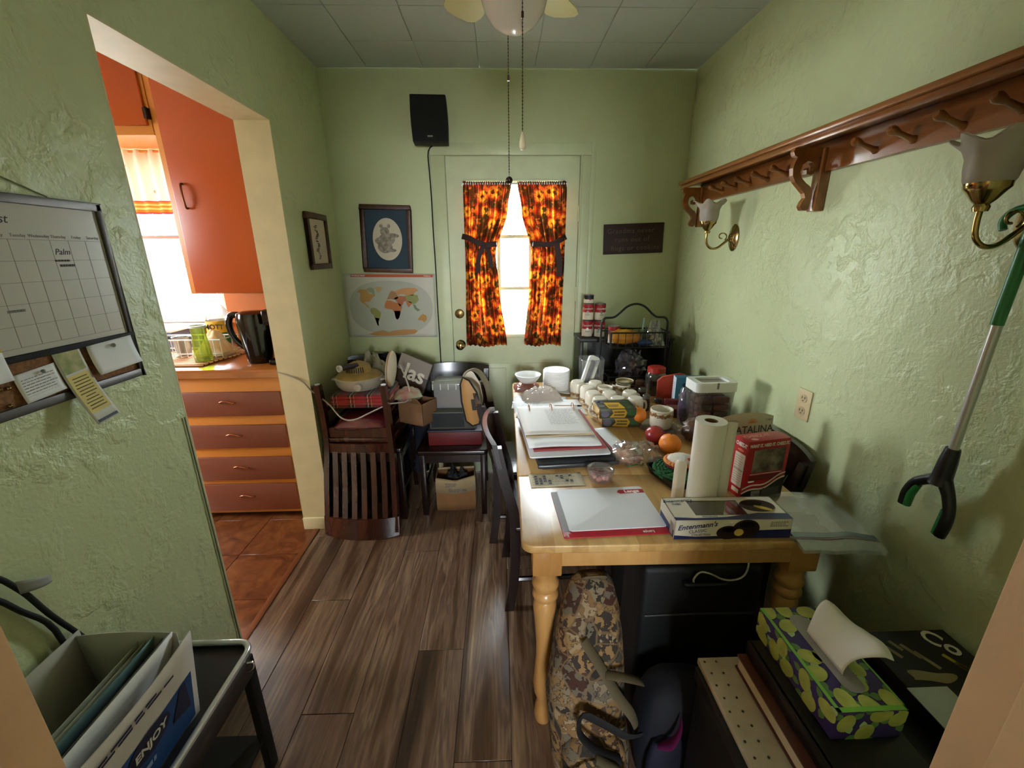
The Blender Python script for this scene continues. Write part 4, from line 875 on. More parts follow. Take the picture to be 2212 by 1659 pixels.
# ================================================================ chairs
def make_chair(label, m, SH=0.430, TH=0.820, LR=0.505):
    t = thing('dining_chair', label, 'chair', group='dark wooden slat back dining chairs')
    d = TH-0.82
    MB(TR(0, 0, SH-0.030)).prism([(-0.205, -0.205), (-0.19, -0.215), (0.19, -0.215), (0.205, -0.205), (0.190, 0.19), (0.175, 0.20), (-0.175, 0.20), (-0.190, 0.19)], 0.030).build('seat', m, t, bevel=0.009, seg=3)
    for s in (-1, 1):
        MB().bar([(s*0.175, -0.18, 0.0005), (s*0.175, -0.18, SH-0.03)], 0.016, 0.016).build('leg', m, t, bevel=0.003)
        MB().bar([(s*0.172, 0.215, 0.0005), (s*0.172, 0.195, 0.14), (s*0.173, 0.187, 0.26), (s*0.175, 0.186, SH), (s*0.180, 0.195, SH+0.08), (s*0.184, 0.185+0.20*0.205, SH+0.20), (s*0.190, 0.185+(TH-0.03-SH)*0.205, TH-0.03)], 0.014, 0.020).build('back_post', m, t, smooth=0.5)
        rbox(s*0.175-0.010, s*0.175+0.010, -0.165, 0.175, SH-0.085, SH-0.030).build('apron', m, t)
    for y in (-0.18, 0.18): rbox(-0.165, 0.165, y-0.010, y+0.010, SH-0.085, SH-0.030).build('apron', m, t)
    def bow(z, x): return 0.035*(1-(x/0.205)**2)
    def ybk(z): return 0.185 + (z-SH)*0.20
    n = 12
    # crest rail, bowed backwards
    rings = []
    for i in range(n+1):
        x = -0.208+0.416*i/n; y = ybk(TH-0.05)+bow(0, x); e = 0.012*(abs(x)/0.208)**3
        rings.append([(x, y-0.016, TH-0.115), (x, y+0.004, TH-0.115), (x, y+0.024, TH-e), (x, y+0.004, TH-e)])
    MB().loft(rings).build('crest_rail', m, t, smooth=0.6)
    rings = []
    for i in range(n+1):
        x = -0.176+0.352*i/n; y = ybk(LR)+0.6*bow(0, x)
        rings.append([(x, y-0.010, LR), (x, y+0.010, LR), (x, y+0.014, LR+0.055), (x, y-0.006, LR+0.055)])
    MB().loft(rings).build('lower_rail', m, t, smooth=0.6)
    for k in range(6):
        x = -0.130+0.052*k; y0 = ybk(LR+0.05)+0.6*bow(0, x); y1 = ybk(TH-0.08)+bow(0, x*1.05)
        MB().bar([(x, y0, LR+0.045), (x*1.03, (y0+y1)/2-0.004, (LR+TH)/2-0.02), (x*1.05, y1, TH-0.105)], 0.0145, 0.006).build('slat', m, t)
    for s in (-1, 1): MB().tube([(s*0.175, -0.17, 0.16), (s*0.174, 0.19, 0.16)], 0.011, 6).build('stretcher', m, t)
    return t
ch = make_chair('dark wooden chair under the upside down one, in the left corner', M_espresso)
place(ch, -0.755, 2.36, 0, 0)
def chair(label, x, y, rz, z=0, flip=False):
    c = copy_tree(ch); c.scale = (1, 1, 1); c['label'] = label; c.location = (x, y, z)
    c.rotation_euler = (PI, 0, rz) if flip else (0, 0, rz); return c
inv = make_chair('upside down slat back chair stacked on another, crest rail on the floor', M_cherry, 0.335, 0.853, 0.335)
inv.location = (-0.765, 2.315, 0.8545); inv.rotation_euler = (PI, 0, math.radians(-3))
ch.scale = (1, 1, 1.09)
for s_ in (-1, 1): MB().lathe([(0.012, 0), (0.013, -0.004), (0.0, -0.005)], 12, (s_*0.172, 0.215, 0.0)).build('felt_glide', M_paper, inv, smooth=0.6)
c2 = chair('dark wooden chair facing the room, loaded with boxes beside the door', -0.285, 2.395, math.radians(0))
cA = chair('dark wooden chair at the left side of the table, nearer one', 0.230, 1.665, PI/2+math.radians(2))
cB = chair('dark wooden chair at the left side of the table, farther one with bag', 0.165, 2.105, PI/2-math.radians(2))
cR_ = chair('dark wooden chair between the table and the right wall', 0.788, 1.465, -PI/2+math.radians(3))

# ---- things piled on the upside down chair
ZB = 0.4635+0.03
cu = thing('red_cushion', 'dark red cushion in clear plastic wrap on the upside down chair', 'cushion', (-0.760, 2.26, 0.551))
def pillow(b, w, d, h, zc, n=14, pw=0.55, wob=0.0, seed=0):
    for sgn in (1, -1):
        b.sheet(n, n, lambda u, v: ((u-0.5)*w, (v-0.5)*d, zc + sgn*h*0.5*max(0, math.sin(PI*u)*math.sin(PI*v))**pw*(1+wob*fn(u*5, v*5, seed))))
    return b
pillow(MB(), 0.275, 0.28, 0.105, 0.057, wob=0.15, pw=0.25).build('pad', mat('crimson_satin', (140, 34, 46), 0.35, rgb2=(104, 20, 34), vscale=9), cu, smooth=1.0)
pillow(MB(), 0.290, 0.295, 0.112, 0.060, wob=0.18, seed=5, pw=0.27).build('plastic_wrap', clear('thin_wrap', (250, 250, 250), 0.02, 0.1, 0.12), cu, smooth=1.0)
dk = thing('dark_gap_filler', 'black filler added in the dark gap between the red cushion and plaid cloth', 'blanket', (-0.755, 2.33, 0.6745))  # dark filler added in the shaded gap, also carries the plaid
pillow(MB(), 0.31, 0.24, 0.034, 0.0175, pw=0.25).build('cloth', mat('gap_black', (22, 20, 22), 0.95), dk, smooth=1.0)
pl = thing('plaid_blanket', 'red plaid folded blanket beneath the white slow cooker', 'blanket', (-0.758, 2.285, 0.7085))
_t = NT('red_tartan'); _t.bsdf(None, 0.9, sheen=0.2)
_tc = _t.n('ShaderNodeTexCoord'); _sp = _t.n('ShaderNodeSeparateXYZ'); _t.l(_tc.outputs['Object'], _sp.inputs[0])
def _band(axis, freq, off):
    f = _t.math('FRACT', _t.math('ADD', _t.math('MULTIPLY', _sp.outputs[axis], freq), off)); return f
_fx = _band('X', 11.0, 0.1); _fy = _band('Z', 16.0, 0.45)
_cx = _t.ramp(_fx, [(0, lin((140, 26, 34))), (0.45, lin((140, 26, 34))), (0.46, lin((24, 36, 30))), (0.60, lin((24, 36, 30))), (0.61, lin((226, 210, 170))), (0.65, lin((26, 26, 30))), (0.80, lin((26, 26, 30))), (0.81, lin((214, 186, 90))), (0.84, lin((140, 26, 34)))], 'CONSTANT')
_cy = _t.ramp(_fy, [(0, lin((190, 46, 44))), (0.5, lin((150, 34, 38))), (0.55, lin((30, 28, 30))), (0.75, lin((30, 28, 30))), (0.8, lin((210, 90, 60))), (0.95, lin((170, 40, 40)))], 'CONSTANT')
_t.l(_t.mix(0.45, _cx, _cy), _t.b.inputs['Base Color'])
for k in range(3):
    w = 0.325-0.01*k
    MB(TR(0, 0, 0.002+0.0245*k)).prism(rrect(-w/2, w/2, -0.145, 0.135, 0.02), 0.024).build('fold', _t.m, pl, bevel=0.010, seg=3)
ck = thing('slow_cooker', 'white slow cooker with yellowed vented lid on the plaid blanket', 'slow cooker', (-0.790, 2.285, 0.7845))
MB().lathe([(0.075, 0), (0.10, 0.004), (0.118, 0.030), (0.124, 0.065), (0.120, 0.070), (0.112, 0.066), (0, 0.064)], 36, sx=1.05).build('pot', mat('white_enamel_aged', (196, 188, 174), 0.3), ck, smooth=0.7)
MB(TR(0, 0, 0.0)).lathe([(0.122, 0.069), (0.110, 0.082), (0.085, 0.092), (0.070, 0.096), (0.062, 0.130), (0.030, 0.146), (0, 0.148)], 36).build('vented_lid', mat('yellowed_plastic', (172, 144, 84), 0.4, var=0.15, vscale=20), ck, smooth=0.8)
for k in range(9):
    a = -PI/2 + (k-4)*0.17; MB().tube([(0.073*math.cos(a), 0.073*math.sin(a), 0.099), (0.0655*math.cos(a), 0.0655*math.sin(a), 0.128)], 0.0032, 6).build('vent_slot', mat('vent_dark', (74, 58, 34), 0.7), ck)
for s_ in (-1, 1): MB().tube([(s_*0.118, -0.02, 0.05), (s_*0.138, -0.02, 0.052), (s_*0.143, 0, 0.050), (s_*0.138, 0.02, 0.052), (s_*0.118, 0.02, 0.05)], 0.008, 8).build('side_handle', mat('white_enamel_aged', (196, 188, 174), 0.3), ck, smooth=1.0)
MB(RX(PI/2)).lathe([(0.020, 0.112), (0.022, 0.125), (0.018, 0.132), (0, 0.133)], 20, (0.03, 0.035, 0)).build('control_knob', mat('white_enamel_aged', (196, 188, 174), 0.3), ck, smooth=0.6)
sp2 = thing('white_tube', 'white ended dark spray tube lying over the slow cooker lid', 'tube', (-0.815, 2.215, 0.925))
MB().cyl((-0.02, -0.045, 0), (0.035, 0.03, -0.004), 0.014).build('tube_body', mat('dark_violet_plastic', (50, 40, 52), 0.4), sp2, smooth=0.6)
MB(frame((-0.024, -0.050, 0), (0.8, -0.6, 0), (0, 0, 1))).lathe([(0.011, 0.0), (0.017, 0.0), (0.018, 0.014), (0.012, 0.014), (0.011, 0.0)], 20, cap=False).build('white_cap', M_white, sp2, smooth=0.6)
bg = thing('crumpled_plastic_bag', 'pale crumpled plastic bag heaped behind the cooker lid', 'bag', (-0.775, 2.475, 0.80))
def crumple(b, w, d, h, seed, n=20, top=1.0):
    return b.sheet(n, n, lambda u, v: ((u-0.5)*w*(1+0.2*fn(u*3, v*3, seed)), (v-0.5)*d*(1+0.2*fn(u*3, v*3, seed+9)), 0.001+h*max(0, math.sin(PI*u)*math.sin(PI*v))**0.55*(0.8+0.45*fn(u*6, v*6, seed+3)+0.25*fn(u*14, v*14, seed+5))))
crumple(MB(), 0.20, 0.15, 0.155, 2).build('bag', clear('pale_bag', (214, 206, 180), 0.7), bg, smooth=0.7)
dsh = thing('oval_lid', 'cream oval appliance lid standing on edge beside the cooker', 'lid', (-0.622, 2.285, 0.7845))
MB(RY(PI/2+0.10)).lathe([(0.0, -0.012), (0.088, -0.012), (0.100, -0.006), (0.102, 0.004), (0.096, 0.014), (0.06, 0.022), (0, 0.024)], 32, (-0.103, 0, 0.0), sx=1.0, sy=0.9).build('lid', mat('cream_plastic', (206, 192, 168), 0.35), dsh, smooth=0.7)
MB(RY(PI/2+0.10)).lathe([(0.102, -0.003), (0.1045, 0.0), (0.102, 0.003)], 32, (-0.103, 0, 0.0), sx=1.0, sy=0.9, cap=False).build('tan_seal', mat('tan_line', (168, 130, 84), 0.5), dsh, smooth=0.8)
mg_ = thing('magazine_bag', 'dark printed bag with large white letters behind the inverted chair', 'bag', (-0.600, 2.43, 0.63), rot=(math.radians(-10), math.radians(20), math.radians(-14)))
rbox(-0.105, 0.105, -0.012, 0.012, 0.0, 0.30).build('bag_body', mat('dark_brown_print', (70, 54, 40), 0.5, var=0.2), mg_, bevel=0.01)
patch(mg_, rect(-0.100, 0.100, 0.20, 0.295), frame((0, -0.0125, 0), (1, 0, 0), (0, 0, 1)), mat('grey_print_panel', (150, 140, 130), 0.5), 'pale_panel')
text(mg_, 'las', 0.13, frame((0.015, -0.0132, 0.200), (1, 0, 0), (0, 0, 1)), M_cream, bold=0.003)
gz = thing('foil_snack_bag', 'silver and pink snack bag tucked behind the right chair leg', 'bag', (-0.520, 2.245, 0.712), rz=0.3)
pillow(MB(), 0.15, 0.14, 0.075, 0.038, wob=0.5, seed=2).build('pouch', mat('pink_green_foil', (170, 96, 96), 0.25, rgb2=(150, 160, 130), vscale=14), gz, smooth=0.9)
cbx = thing('cardboard_box', 'small open brown cardboard box behind the inverted chair', 'box', (-0.480, 2.290, 0.575), rz=math.radians(-28))
M_card = mat('brown_cardboard', (128, 92, 60), 0.85, var=0.06)
b = MB()
for a in ((-0.085, 0.085, -0.065, -0.061, 0, 0.13), (-0.085, 0.085, 0.061, 0.065, 0, 0.13), (-0.085, -0.081, -0.065, 0.065, 0, 0.13), (0.081, 0.085, -0.065, 0.065, 0, 0.13), (-0.085, 0.085, -0.065, 0.065, 0, 0.004)): b.box(*a)
b.build('carton', M_card, cbx)
MB(TR(0.0, -0.065, 0.13) @ RX(-0.9)).box(-0.08, 0.08, -0.05, 0.0, -0.002, 0.001).build('flap', M_card, cbx)
nj = thing('navy_jacket', 'dark navy jacket draped over the chair back in the corner', 'jacket', (-0.660, 2.60, 0.0))
def njf(u, v):
    x = -0.20+0.38*u + 0.02*math.sin(v*5); z = 0.86+0.06*math.sin(PI*min(1, u*1.1))-0.04*u - 0.72*v
    y = 0.055 - 0.030*math.sin(PI*u) + 0.014*math.sin(u*17+v*3) - 0.11*(v**1.5)*(0.6+0.4*math.sin(u*9))
    return (x, min(y, 0.10), z)
MB().sheet(28, 24, njf).build('cloth', mat('navy_fabric', (16, 19, 34), 0.9, var=0.2), nj, smooth=1.0, solid=0.018)
cord = MB().tube([(-1.135, 2.10, 0.93), (-1.02, 2.088, 0.885), (-0.975, 2.085, 0.835), (-0.955, 2.11, 0.80), (-0.90, 2.12, 0.735), (-0.84, 2.095, 0.675), (-0.775, 2.09, 0.665), (-0.69, 2.10, 0.70), (-0.60, 2.125, 0.735), (-0.55, 2.15, 0.735), (-0.51, 2.18, 0.735), (-0.50, 2.21, 0.78), (-0.53, 2.25, 0.86), (-0.56, 2.285, 0.91)], 0.0042, 8).build('power_cord', mat('grey_beige_cord', (170, 160, 148), 0.5), smooth=1.2)
tag(cord, 'beige power cord looping across the stacked chairs from the kitchen', 'cord')
bl2 = thing('black_duffel_bag', 'black bag pushed under the lower corner chair', 'bag', (-0.755, 2.42, 0.0))
pillow(MB(), 0.30, 0.30, 0.30, 0.152, pw=0.3, wob=0.2, seed=8).build('body', mat('black_nylon', (7, 7, 8), 0.7), bl2, smooth=1.0)
MB().tube([(-0.08, -0.05, 0.28), (-0.06, -0.06, 0.34), (0.06, -0.06, 0.34), (0.08, -0.05, 0.28)], 0.009, 8).build('handle', mat('black_nylon', (7, 7, 8), 0.7), bl2, smooth=1.0)

# ---- things on and under the chair by the door
sx, sy, sz = -0.285, 2.37, 0.4305
rb = thing('storage_box', 'low dark red box at the bottom of the pile on the chair', 'box', (-0.270, 2.375, sz))
rbox(-0.155, 0.155, -0.125, 0.125, 0.0005, 0.085).build('box_body', mat('dark_red_box', (104, 24, 26), 0.5, var=0.1), rb, bevel=0.006)
rbox(-0.158, 0.158, -0.128, 0.128, 0.0855, 0.095).build('lid', mat('grey_violet_lid', (70, 62, 76), 0.4), rb, bevel=0.003)
db = thing('storage_box', 'black and grey box in the middle of the pile on the chair', 'box', (-0.275, 2.385, sz+0.0955))
rbox(-0.140, 0.130, -0.115, 0.115, 0.0005, 0.105).build('box_body', mat('grey_green_box', (84, 84, 72), 0.5), db, bevel=0.004)
patch(db, rect(-0.130, 0.060, 0.012, 0.098), frame((0, -0.1155, 0), (1, 0, 0), (0, 0, 1)), mat('dark_photo', (24, 30, 28), 0.4, rgb2=(14, 16, 22), vscale=18), 'dark_photo')
pb = thing('clear_storage_bin', 'clear plastic bin with ribbed lid topping the pile on the chair', 'bin', (-0.280, 2.415, sz+0.2015))
b = MB(); w, d_, h = 0.110, 0.080, 0.115
for a in ((-w, w, -d_, -d_+0.002, 0.002, h), (-w, w, d_-0.002, d_, 0.002, h), (-w, -w+0.002, -d_, d_, 0.002, h), (w-0.002, w, -d_, d_, 0.002, h), (-w, w, -d_, d_, 0.0005, 0.003)): b.box(*a)
b.build('tub', M_milky, pb)
rbox(-w-0.006, w+0.006, -d_-0.006, d_+0.006, h, h+0.034).build('lid', M_milky, pb, bevel=0.004)
for k in range(6): rbox(-w-0.004+k*0.0448-0.002, -w-0.004+k*0.0448+0.002, -d_-0.010, -d_-0.0065, h, h+0.034).build('lid_rib', M_white, pb)
rbox(-w+0.006, w-0.01, -d_+0.006, d_-0.006, 0.005, 0.055).build('tan_contents', mat('tan_papers', (190, 164, 134), 0.8, rgb2=(176, 110, 100), vscale=12), pb, bevel=0.004)
rbox(0.015, 0.055, -d_+0.0022, -d_+0.005, 0.005, 0.058).build('tan_card', mat('kraft', (170, 130, 84), 0.8), pb)
sb = thing('shoulder_bag', 'tan canvas shoulder bag with black trim hanging on the chair back', 'bag', (-0.140, 2.13, 0.640), rot=(0, math.radians(-6), math.radians(-4)))
poly = [(-0.005, 0.0), (0.032, 0.01), (0.046, 0.10), (0.040, 0.18), (0.012, 0.245), (-0.018, 0.265), (-0.036, 0.23), (-0.042, 0.14), (-0.034, 0.03)]
MB(frame((0, -0.085, 0), (1, 0, 0), (0, 0, 1))).prism(poly, 0.004).build('end_panel', mat('tan_leather', (186, 138, 80), 0.5), sb, bevel=0.001)
MB(frame((0, 0.080, 0), (1, 0, 0), (0, 0, 1))).prism(poly, 0.165).build('body', mat('beige_canvas', (150, 132, 108), 0.85, var=0.1), sb, bevel=0.008)
MB().tube([(x*1.03, -0.089, z) for x, z in poly], 0.005, 6, closed=True).build('black_trim', M_matteblack, sb, smooth=1.0)
patch(sb, rect(0.006, 0.026, 0.085, 0.145), frame((0, -0.0895, 0), (1, 0, 0), (0, 0, 1)), mat('dark_tag', (50, 44, 36), 0.6), 'dark_window')
MB().tube([(-0.018, -0.07, 0.265), (0.0, -0.06, 0.285), (0.03, -0.01, 0.28), (0.055, 0.05, 0.235), (0.075, 0.09, 0.15), (0.078, 0.10, 0.06)], 0.016, 8, flat=0.3).build('strap', mat('khaki_webbing', (140, 130, 104), 0.8), sb, smooth=1.0)
pg = thing('paper_bag', 'brown paper bag with folded top and pencilled words under the chair', 'bag', (-0.285, 2.32, 0.0005), rz=math.radians(3))
M_kraft = mat('kraft_paper_bag', (134, 94, 54), 0.85, var=0.12, vscale=10)
rings = []
for z, w, d_ in ((0, 0.115, 0.070), (0.05, 0.118, 0.072), (0.15, 0.116, 0.068), (0.205, 0.114, 0.066)): rings.append([(-w, -d_, z), (0, -d_-0.006, z), (w, -d_, z), (w, d_, z), (-w, d_, z)])
MB().loft(rings, False).build('body', M_kraft, pg, smooth=0.5, solid=0.0015)
rings = []
for z, w, d_ in ((0.115, 0.119, 0.074), (0.205, 0.117, 0.071), (0.212, 0.112, 0.064)): rings.append([(-w, -d_, z+(0.01 if z > 0.2 else 0.012)), (0, -d_-0.006, z-(0.012 if z > 0.2 else 0.0)), (w, -d_, z+0.016), (w, d_, z+0.01), (-w, d_, z+0.01)])
MB().loft(rings, False).build('cuff', mat('pale_kraft', (172, 150, 112), 0.85, var=0.06), pg, smooth=0.5, solid=0.0015)
text(pg, '2000', 0.034, frame((-0.03, -0.084, 0.176), (1, 0, 0), (0, 0, 1)), M_greyink, 'handwriting'); text(pg, 'Supplies', 0.034, frame((0.012, -0.084, 0.142), (1, 0, 0), (0, 0, 1)), M_greyink, 'handwriting')
crumple(MB(TR(0, 0, 0.08)), 0.20, 0.11, 0.17, 21).build('dark_contents', M_matteblack, pg, smooth=0.8)

# ================================================================ dark bookcase with cans and wire basket
bc = thing('bookcase', 'low dark brown open bookcase against the wall behind the table', 'bookcase', (0.485, 2.50, 0))
w, d_, hh = 0.565, 0.222, 1.0
for nm, a in (('side_panel', (0, 0.018, 0, d_, 0.0005, hh-0.02)), ('side_panel', (w-0.018, w, 0, d_, 0.0005, hh-0.02)), ('top', (-0.006, w+0.006, -0.006, d_, hh-0.02, hh)), ('back_panel', (0.018, w-0.018, d_-0.008, d_, 0.02, hh-0.02)), ('shelf_board', (0.018, w-0.018, 0.004, d_-0.008, 0.04, 0.058)), ('shelf_board', (0.018, w-0.018, 0.004, d_-0.008, 0.40, 0.418)), ('shelf_board', (0.018, w-0.018, 0.004, d_-0.008, 0.70, 0.718))):
    rbox(*a).build(nm, M_dkcab, bc, bevel=0.0015)
def can(label, x, y, z, redtop=True, group='soup cans stacked on the bookcase', m1=M_red):
    t = thing('soup_can', label, 'can', (x, y, z), rz=random.uniform(-0.4, 0.4), group=group)
    MB().lathe([(0.0, 0.0005), (0.032, 0.0005), (0.0335, 0.003), (0.0325, 0.005), (0.0325, 0.097), (0.0335, 0.099), (0.0335, 0.101), (0.030, 0.101), (0.030, 0.098), (0, 0.098)], 22, cap=False).build('tin', M_steel, t, smooth=0.5)
    MB().lathe([(0.0329, 0.006), (0.0329, 0.050)], 22, cap=False).build('white_label', M_cream, t, smooth=0.9)
    MB().lathe([(0.0330, 0.050), (0.0330, 0.096)], 22, cap=False).build('red_label', m1, t, smooth=0.9)
    R2 = frame((0, -0.0332, 0.072), (1, 0, 0), (0, 0, 1))
    if m1 is M_red: text(t, "Campbell's", 0.014, R2, M_cream, shear=0.35, bold=0.0002); text(t, 'SOUP', 0.010, frame((0, -0.0332, 0.035), (1, 0, 0), (0, 0, 1)), M_ink)
    patch(t, ell(0, 0, 0.008, 0.008, 14), frame((0, -0.0338, 0.050), (1, 0, 0), (0, 0, 1)), M_steel if m1 is M_red else M_red, 'seal')
    return t
cy_ = 2.585; ct_ = 1.0005
can('red and white soup can at the bottom of the left stack on the bookcase', 0.537, cy_, ct_)
can('red and white soup can in the middle of the left stack', 0.539, cy_, ct_+0.1015)
can('small black labelled can on top of the left soup stack', 0.540, cy_+0.005, ct_+0.203, m1=mat('navy_label', (30, 34, 48), 0.5)).scale = (0.92, 0.92, 0.5)
can('red and white soup can at the bottom of the right stack', 0.611, cy_-0.015, ct_)
can('red and white soup can on top of the right stack by the wall', 0.610, cy_-0.012, ct_+0.1015)
can('red and white soup can standing behind the left stack near the door casing', 0.560, cy_+0.075, ct_)

wk = thing('wire_basket_stand', 'black two tier wire basket stand with arched handle', 'basket', (0.765, 2.375, 0.7505))
M_wire = mat('black_wire', (16, 15, 15), 0.4)
arch = [(-0.190, 0, 0.0), (-0.190, 0, 0.33), (-0.186, 0, 0.372), (-0.170, 0, 0.392), (-0.125, 0, 0.396), (-0.095, 0, 0.415), (-0.05, 0, 0.455), (0, 0, 0.470), (0.05, 0, 0.455), (0.095, 0, 0.415), (0.125, 0, 0.396), (0.170, 0, 0.392), (0.186, 0, 0.372), (0.190, 0, 0.33), (0.190, 0, 0.0)]
MB().tube(arch, 0.0062, 10).build('arched_frame', M_wire, wk, smooth=1.0)
def tier(z0, z1, nm):
    b = MB(); x0, x1, y0, y1 = -0.150, 0.175, -0.075, 0.072
    for z, r in ((z0, 0.004), (z1, 0.0045)): b.tube([(x0, y0, z), (x1, y0, z), (x1, y1, z), (x0, y1, z)], r, 6, closed=True)
    for k in range(9):
        x = x0+(x1-x0)*k/8; b.tube([(x, y0, z1), (x, y0, z0), (x, y1, z0), (x, y1, z1)], 0.002, 5)
    for k in range(1, 4):
        y = y0+(y1-y0)*k/4; b.tube([(x0, y, z1), (x0, y, z0), (x1, y, z0), (x1, y, z1)], 0.002, 5)
    b.tube([(x0, 0, z1), (-0.190, 0, z1)], 0.004, 6); b.tube([(x1, 0, z1), (0.190, 0, z1)], 0.004, 6)
    b.box(x0-0.006, x0+0.004, y0-0.005, y0+0.003, z0, z1)
    return b.build(nm, M_wire, wk)
tier(0.235, 0.320, 'upper_basket'); tier(0.008, 0.065, 'lower_basket')
bx = 0.765; by = 2.375; bz = 0.7505+0.2415
cs = thing('snack_packet', 'yellow packet of snacks lying in the upper wire basket', 'packet', (bx-0.055, by-0.004, bz))
pillow(MB(), 0.165, 0.125, 0.085, 0.044, pw=0.35, wob=0.25, seed=3).build('pouch', mat('yellow_foil', (206, 150, 36), 0.35, rgb2=(170, 96, 30), vscale=14), cs, smooth=0.9)
can('red topped soup can standing in the upper wire basket', bx-0.105, by+0.045, bz, group='soup cans on the bookcase and in basket')
cl2 = thing('clear_goods_bag', 'clear bag of small goods at right in the upper wire basket', 'bag', (bx+0.115, by, bz))
crumple(MB(), 0.10, 0.12, 0.16, 31).build('film', M_film, cl2, smooth=0.7)
b = MB(); R_ = random.Random(9)
for k in range(26): b.ball((R_.uniform(-0.032, 0.032), R_.uniform(-0.035, 0.035), R_.uniform(0.014, 0.07)), R_.uniform(0.007, 0.012), 8, 5)
o = b.build('contents', mat('mixed_nuts', (120, 92, 70), 0.6, rgb2=(196, 180, 160), vscale=30), cl2, smooth=1.2); o['kind'] = 'stuff'
bp_ = thing('blue_packet', 'flat blue packet lying at the front of the upper basket', 'packet', (bx+0.05, by-0.05, bz), rz=0.1)
pillow(MB(), 0.09, 0.04, 0.035, 0.018, pw=0.4).build('pouch', mat('blue_foil', (36, 60, 110), 0.35), bp_, smooth=0.9)
gs = thing('green_stick_tool', 'pale green plastic scoop standing in the upper basket', 'scoop', (bx+0.055, by+0.03, bz))
MB().tube([(0, 0, 0.002), (0.004, 0, 0.10), (0.008, 0, 0.145)], 0.010, 8, flat=0.4).tube([(0.012, 0, 0.06), (0.028, 0, 0.10)], 0.007, 8, flat=0.4).build('blade', mat('pale_teal_plastic', (120, 146, 130), 0.4), gs, smooth=1.0)
pv = thing('purple_plastic_bag', 'stuffed purple tinted plastic bag under the upper wire basket', 'bag', (bx-0.01, by-0.005, 0.7505+0.0135))
def lump(b, rx, ry, rz, seed, n=22, m=14, c=(0, 0, 0), wob=0.25, f=2.2, flat=True):
    rings = []
    for k in range(m+1):
        ph = PI*k/m; ring = []
        for i in range(n):
            a = 2*PI*i/n; d = Vector((math.sin(ph)*math.cos(a), math.sin(ph)*math.sin(a), -math.cos(ph)))
            s = 1+wob*fn(d.x*f, d.y*f, d.z*f+seed)
            z = c[2]+rz*d.z*s
            if flat: z = max(z, c[2]-rz*0.97)
            ring.append((c[0]+rx*d.x*s, c[1]+ry*d.y*s, z))
        rings.append(ring)
    return b.loft(rings)
lump(MB(), 0.082, 0.058, 0.100, 4, c=(0, 0, 0.097), wob=0.42, f=4.5, n=30, m=20).build('bag', clear('purple_tint_bag', (104, 96, 120), 0.55, 0.15, 0.2), pv, smooth=0.5)
# ================================================================ things on the table
TZ = 0.7505
# ---- stack of foam plates
fp = thing('foam_plate_stack', 'tall stack of white foam plates at the far end of the table', 'plates', (0.318, 2.32, TZ))
b = MB()
prof = [(0.0, 0.0)]
N_ = 18
for k in range(N_):
    z = 0.006*k; prof += [(0.074, z+0.0002), (0.0765, z+0.003), (0.075, z+0.0055)]
prof += [(0.073, 0.0062*N_), (0.066, 0.0062*N_-0.001), (0.052, 0.0062*N_-0.008), (0, 0.0062*N_-0.008)]
b.lathe(prof, 40); b.build('plates', M_foam, fp, smooth=0.5)
fp2 = thing('foam_plate', 'single white foam plate slid out beneath the plate stack', 'plate', (0.372, 2.235, TZ))
MB().lathe([(0, 0.0005), (0.042, 0.0005), (0.060, 0.012), (0.066, 0.013), (0.060, 0.015), (0.042, 0.003), (0, 0.003)], 36).build('plate', M_foam, fp2, smooth=0.6)
bo = thing('plastic_bag', 'pink tinted crumpled bag underneath the white bowls', 'bag', (0.148, 2.335, TZ))
crumple(MB(), 0.15, 0.16, 0.032, 41).build('bag', clear('pink_bag', (214, 160, 150), 0.75), bo, smooth=0.7)
bw = thing('foam_bowl_stack', 'stack of white foam bowls on a pink bag at the table corner', 'bowls', (0.155, 2.33, TZ+0.036))
prof = [(0.040, 0.0), (0.042, 0.001)]
for k in range(4): prof += [(0.056+0.004*k, 0.016+0.006*k), (0.0575+0.004*k, 0.018+0.006*k)]
prof += [(0.0745, 0.044), (0.0755, 0.047), (0.072, 0.048), (0.056, 0.020), (0.040, 0.008), (0, 0.007)]
MB().lathe([(0, 0.0)]+prof, 36).build('bowls', M_foam, bw, smooth=0.6)
# ---- clear box with leaning lid
cbx2 = thing('clear_canister', 'tall square clear plastic canister without lid at far table end', 'canister', (0.515, 2.315, TZ))
b = MB()
for z0 in (0,):
    rr = [[(x*s_, y*s_, z) for x, y in rrect(-0.062, 0.062, -0.062, 0.062, 0.018, 4)] for z, s_ in ((0.0, 0.93), (0.004, 0.96), (0.175, 1.03))]
    b.loft(rr, True)
bmx = MB(); bmx.v = b.v; bmx.f = b.f[:-1]
bmx.build('walls', M_clearp, cbx2, smooth=0.8)
MB().tube([(x*1.035, y*1.035, 0.176) for x, y in rrect(-0.062, 0.062, -0.062, 0.062, 0.018, 4)], 0.002, 6, closed=True).build('rim', M_clearp, cbx2, smooth=1.0)
ld = thing('canister_lid', 'white rectangular lid with clear window leaning on the canister', 'lid', (0.447, 2.215, TZ+0.004), rot=(math.radians(-16), math.radians(24), math.radians(8)))
rr = rrect(-0.032, 0.032, 0.0, 0.215, 0.018, 5)
b = MB(frame((0, 0, 0), (1, 0, 0), (0, 0, 1)))
inner = rrect(-0.017, 0.017, 0.024, 0.190, 0.006, 5)
n_ = len(rr); vs = [(x, y, z) for z in (0, 0.020) for x, y in rr]+[(x, y, z) for z in (0, 0.020) for x, y in inner]
fs = []
for i in range(n_):
    j = (i+1) % n_; fs += [(i, j, n_+j, n_+i), (2*n_+i, 3*n_+i, 3*n_+j, 2*n_+j), (i, 2*n_+i, 2*n_+j, j), (n_+i, n_+j, 3*n_+j, 3*n_+i)]
b.add(vs, fs); b.build('frame', M_white, ld, smooth=0.6)
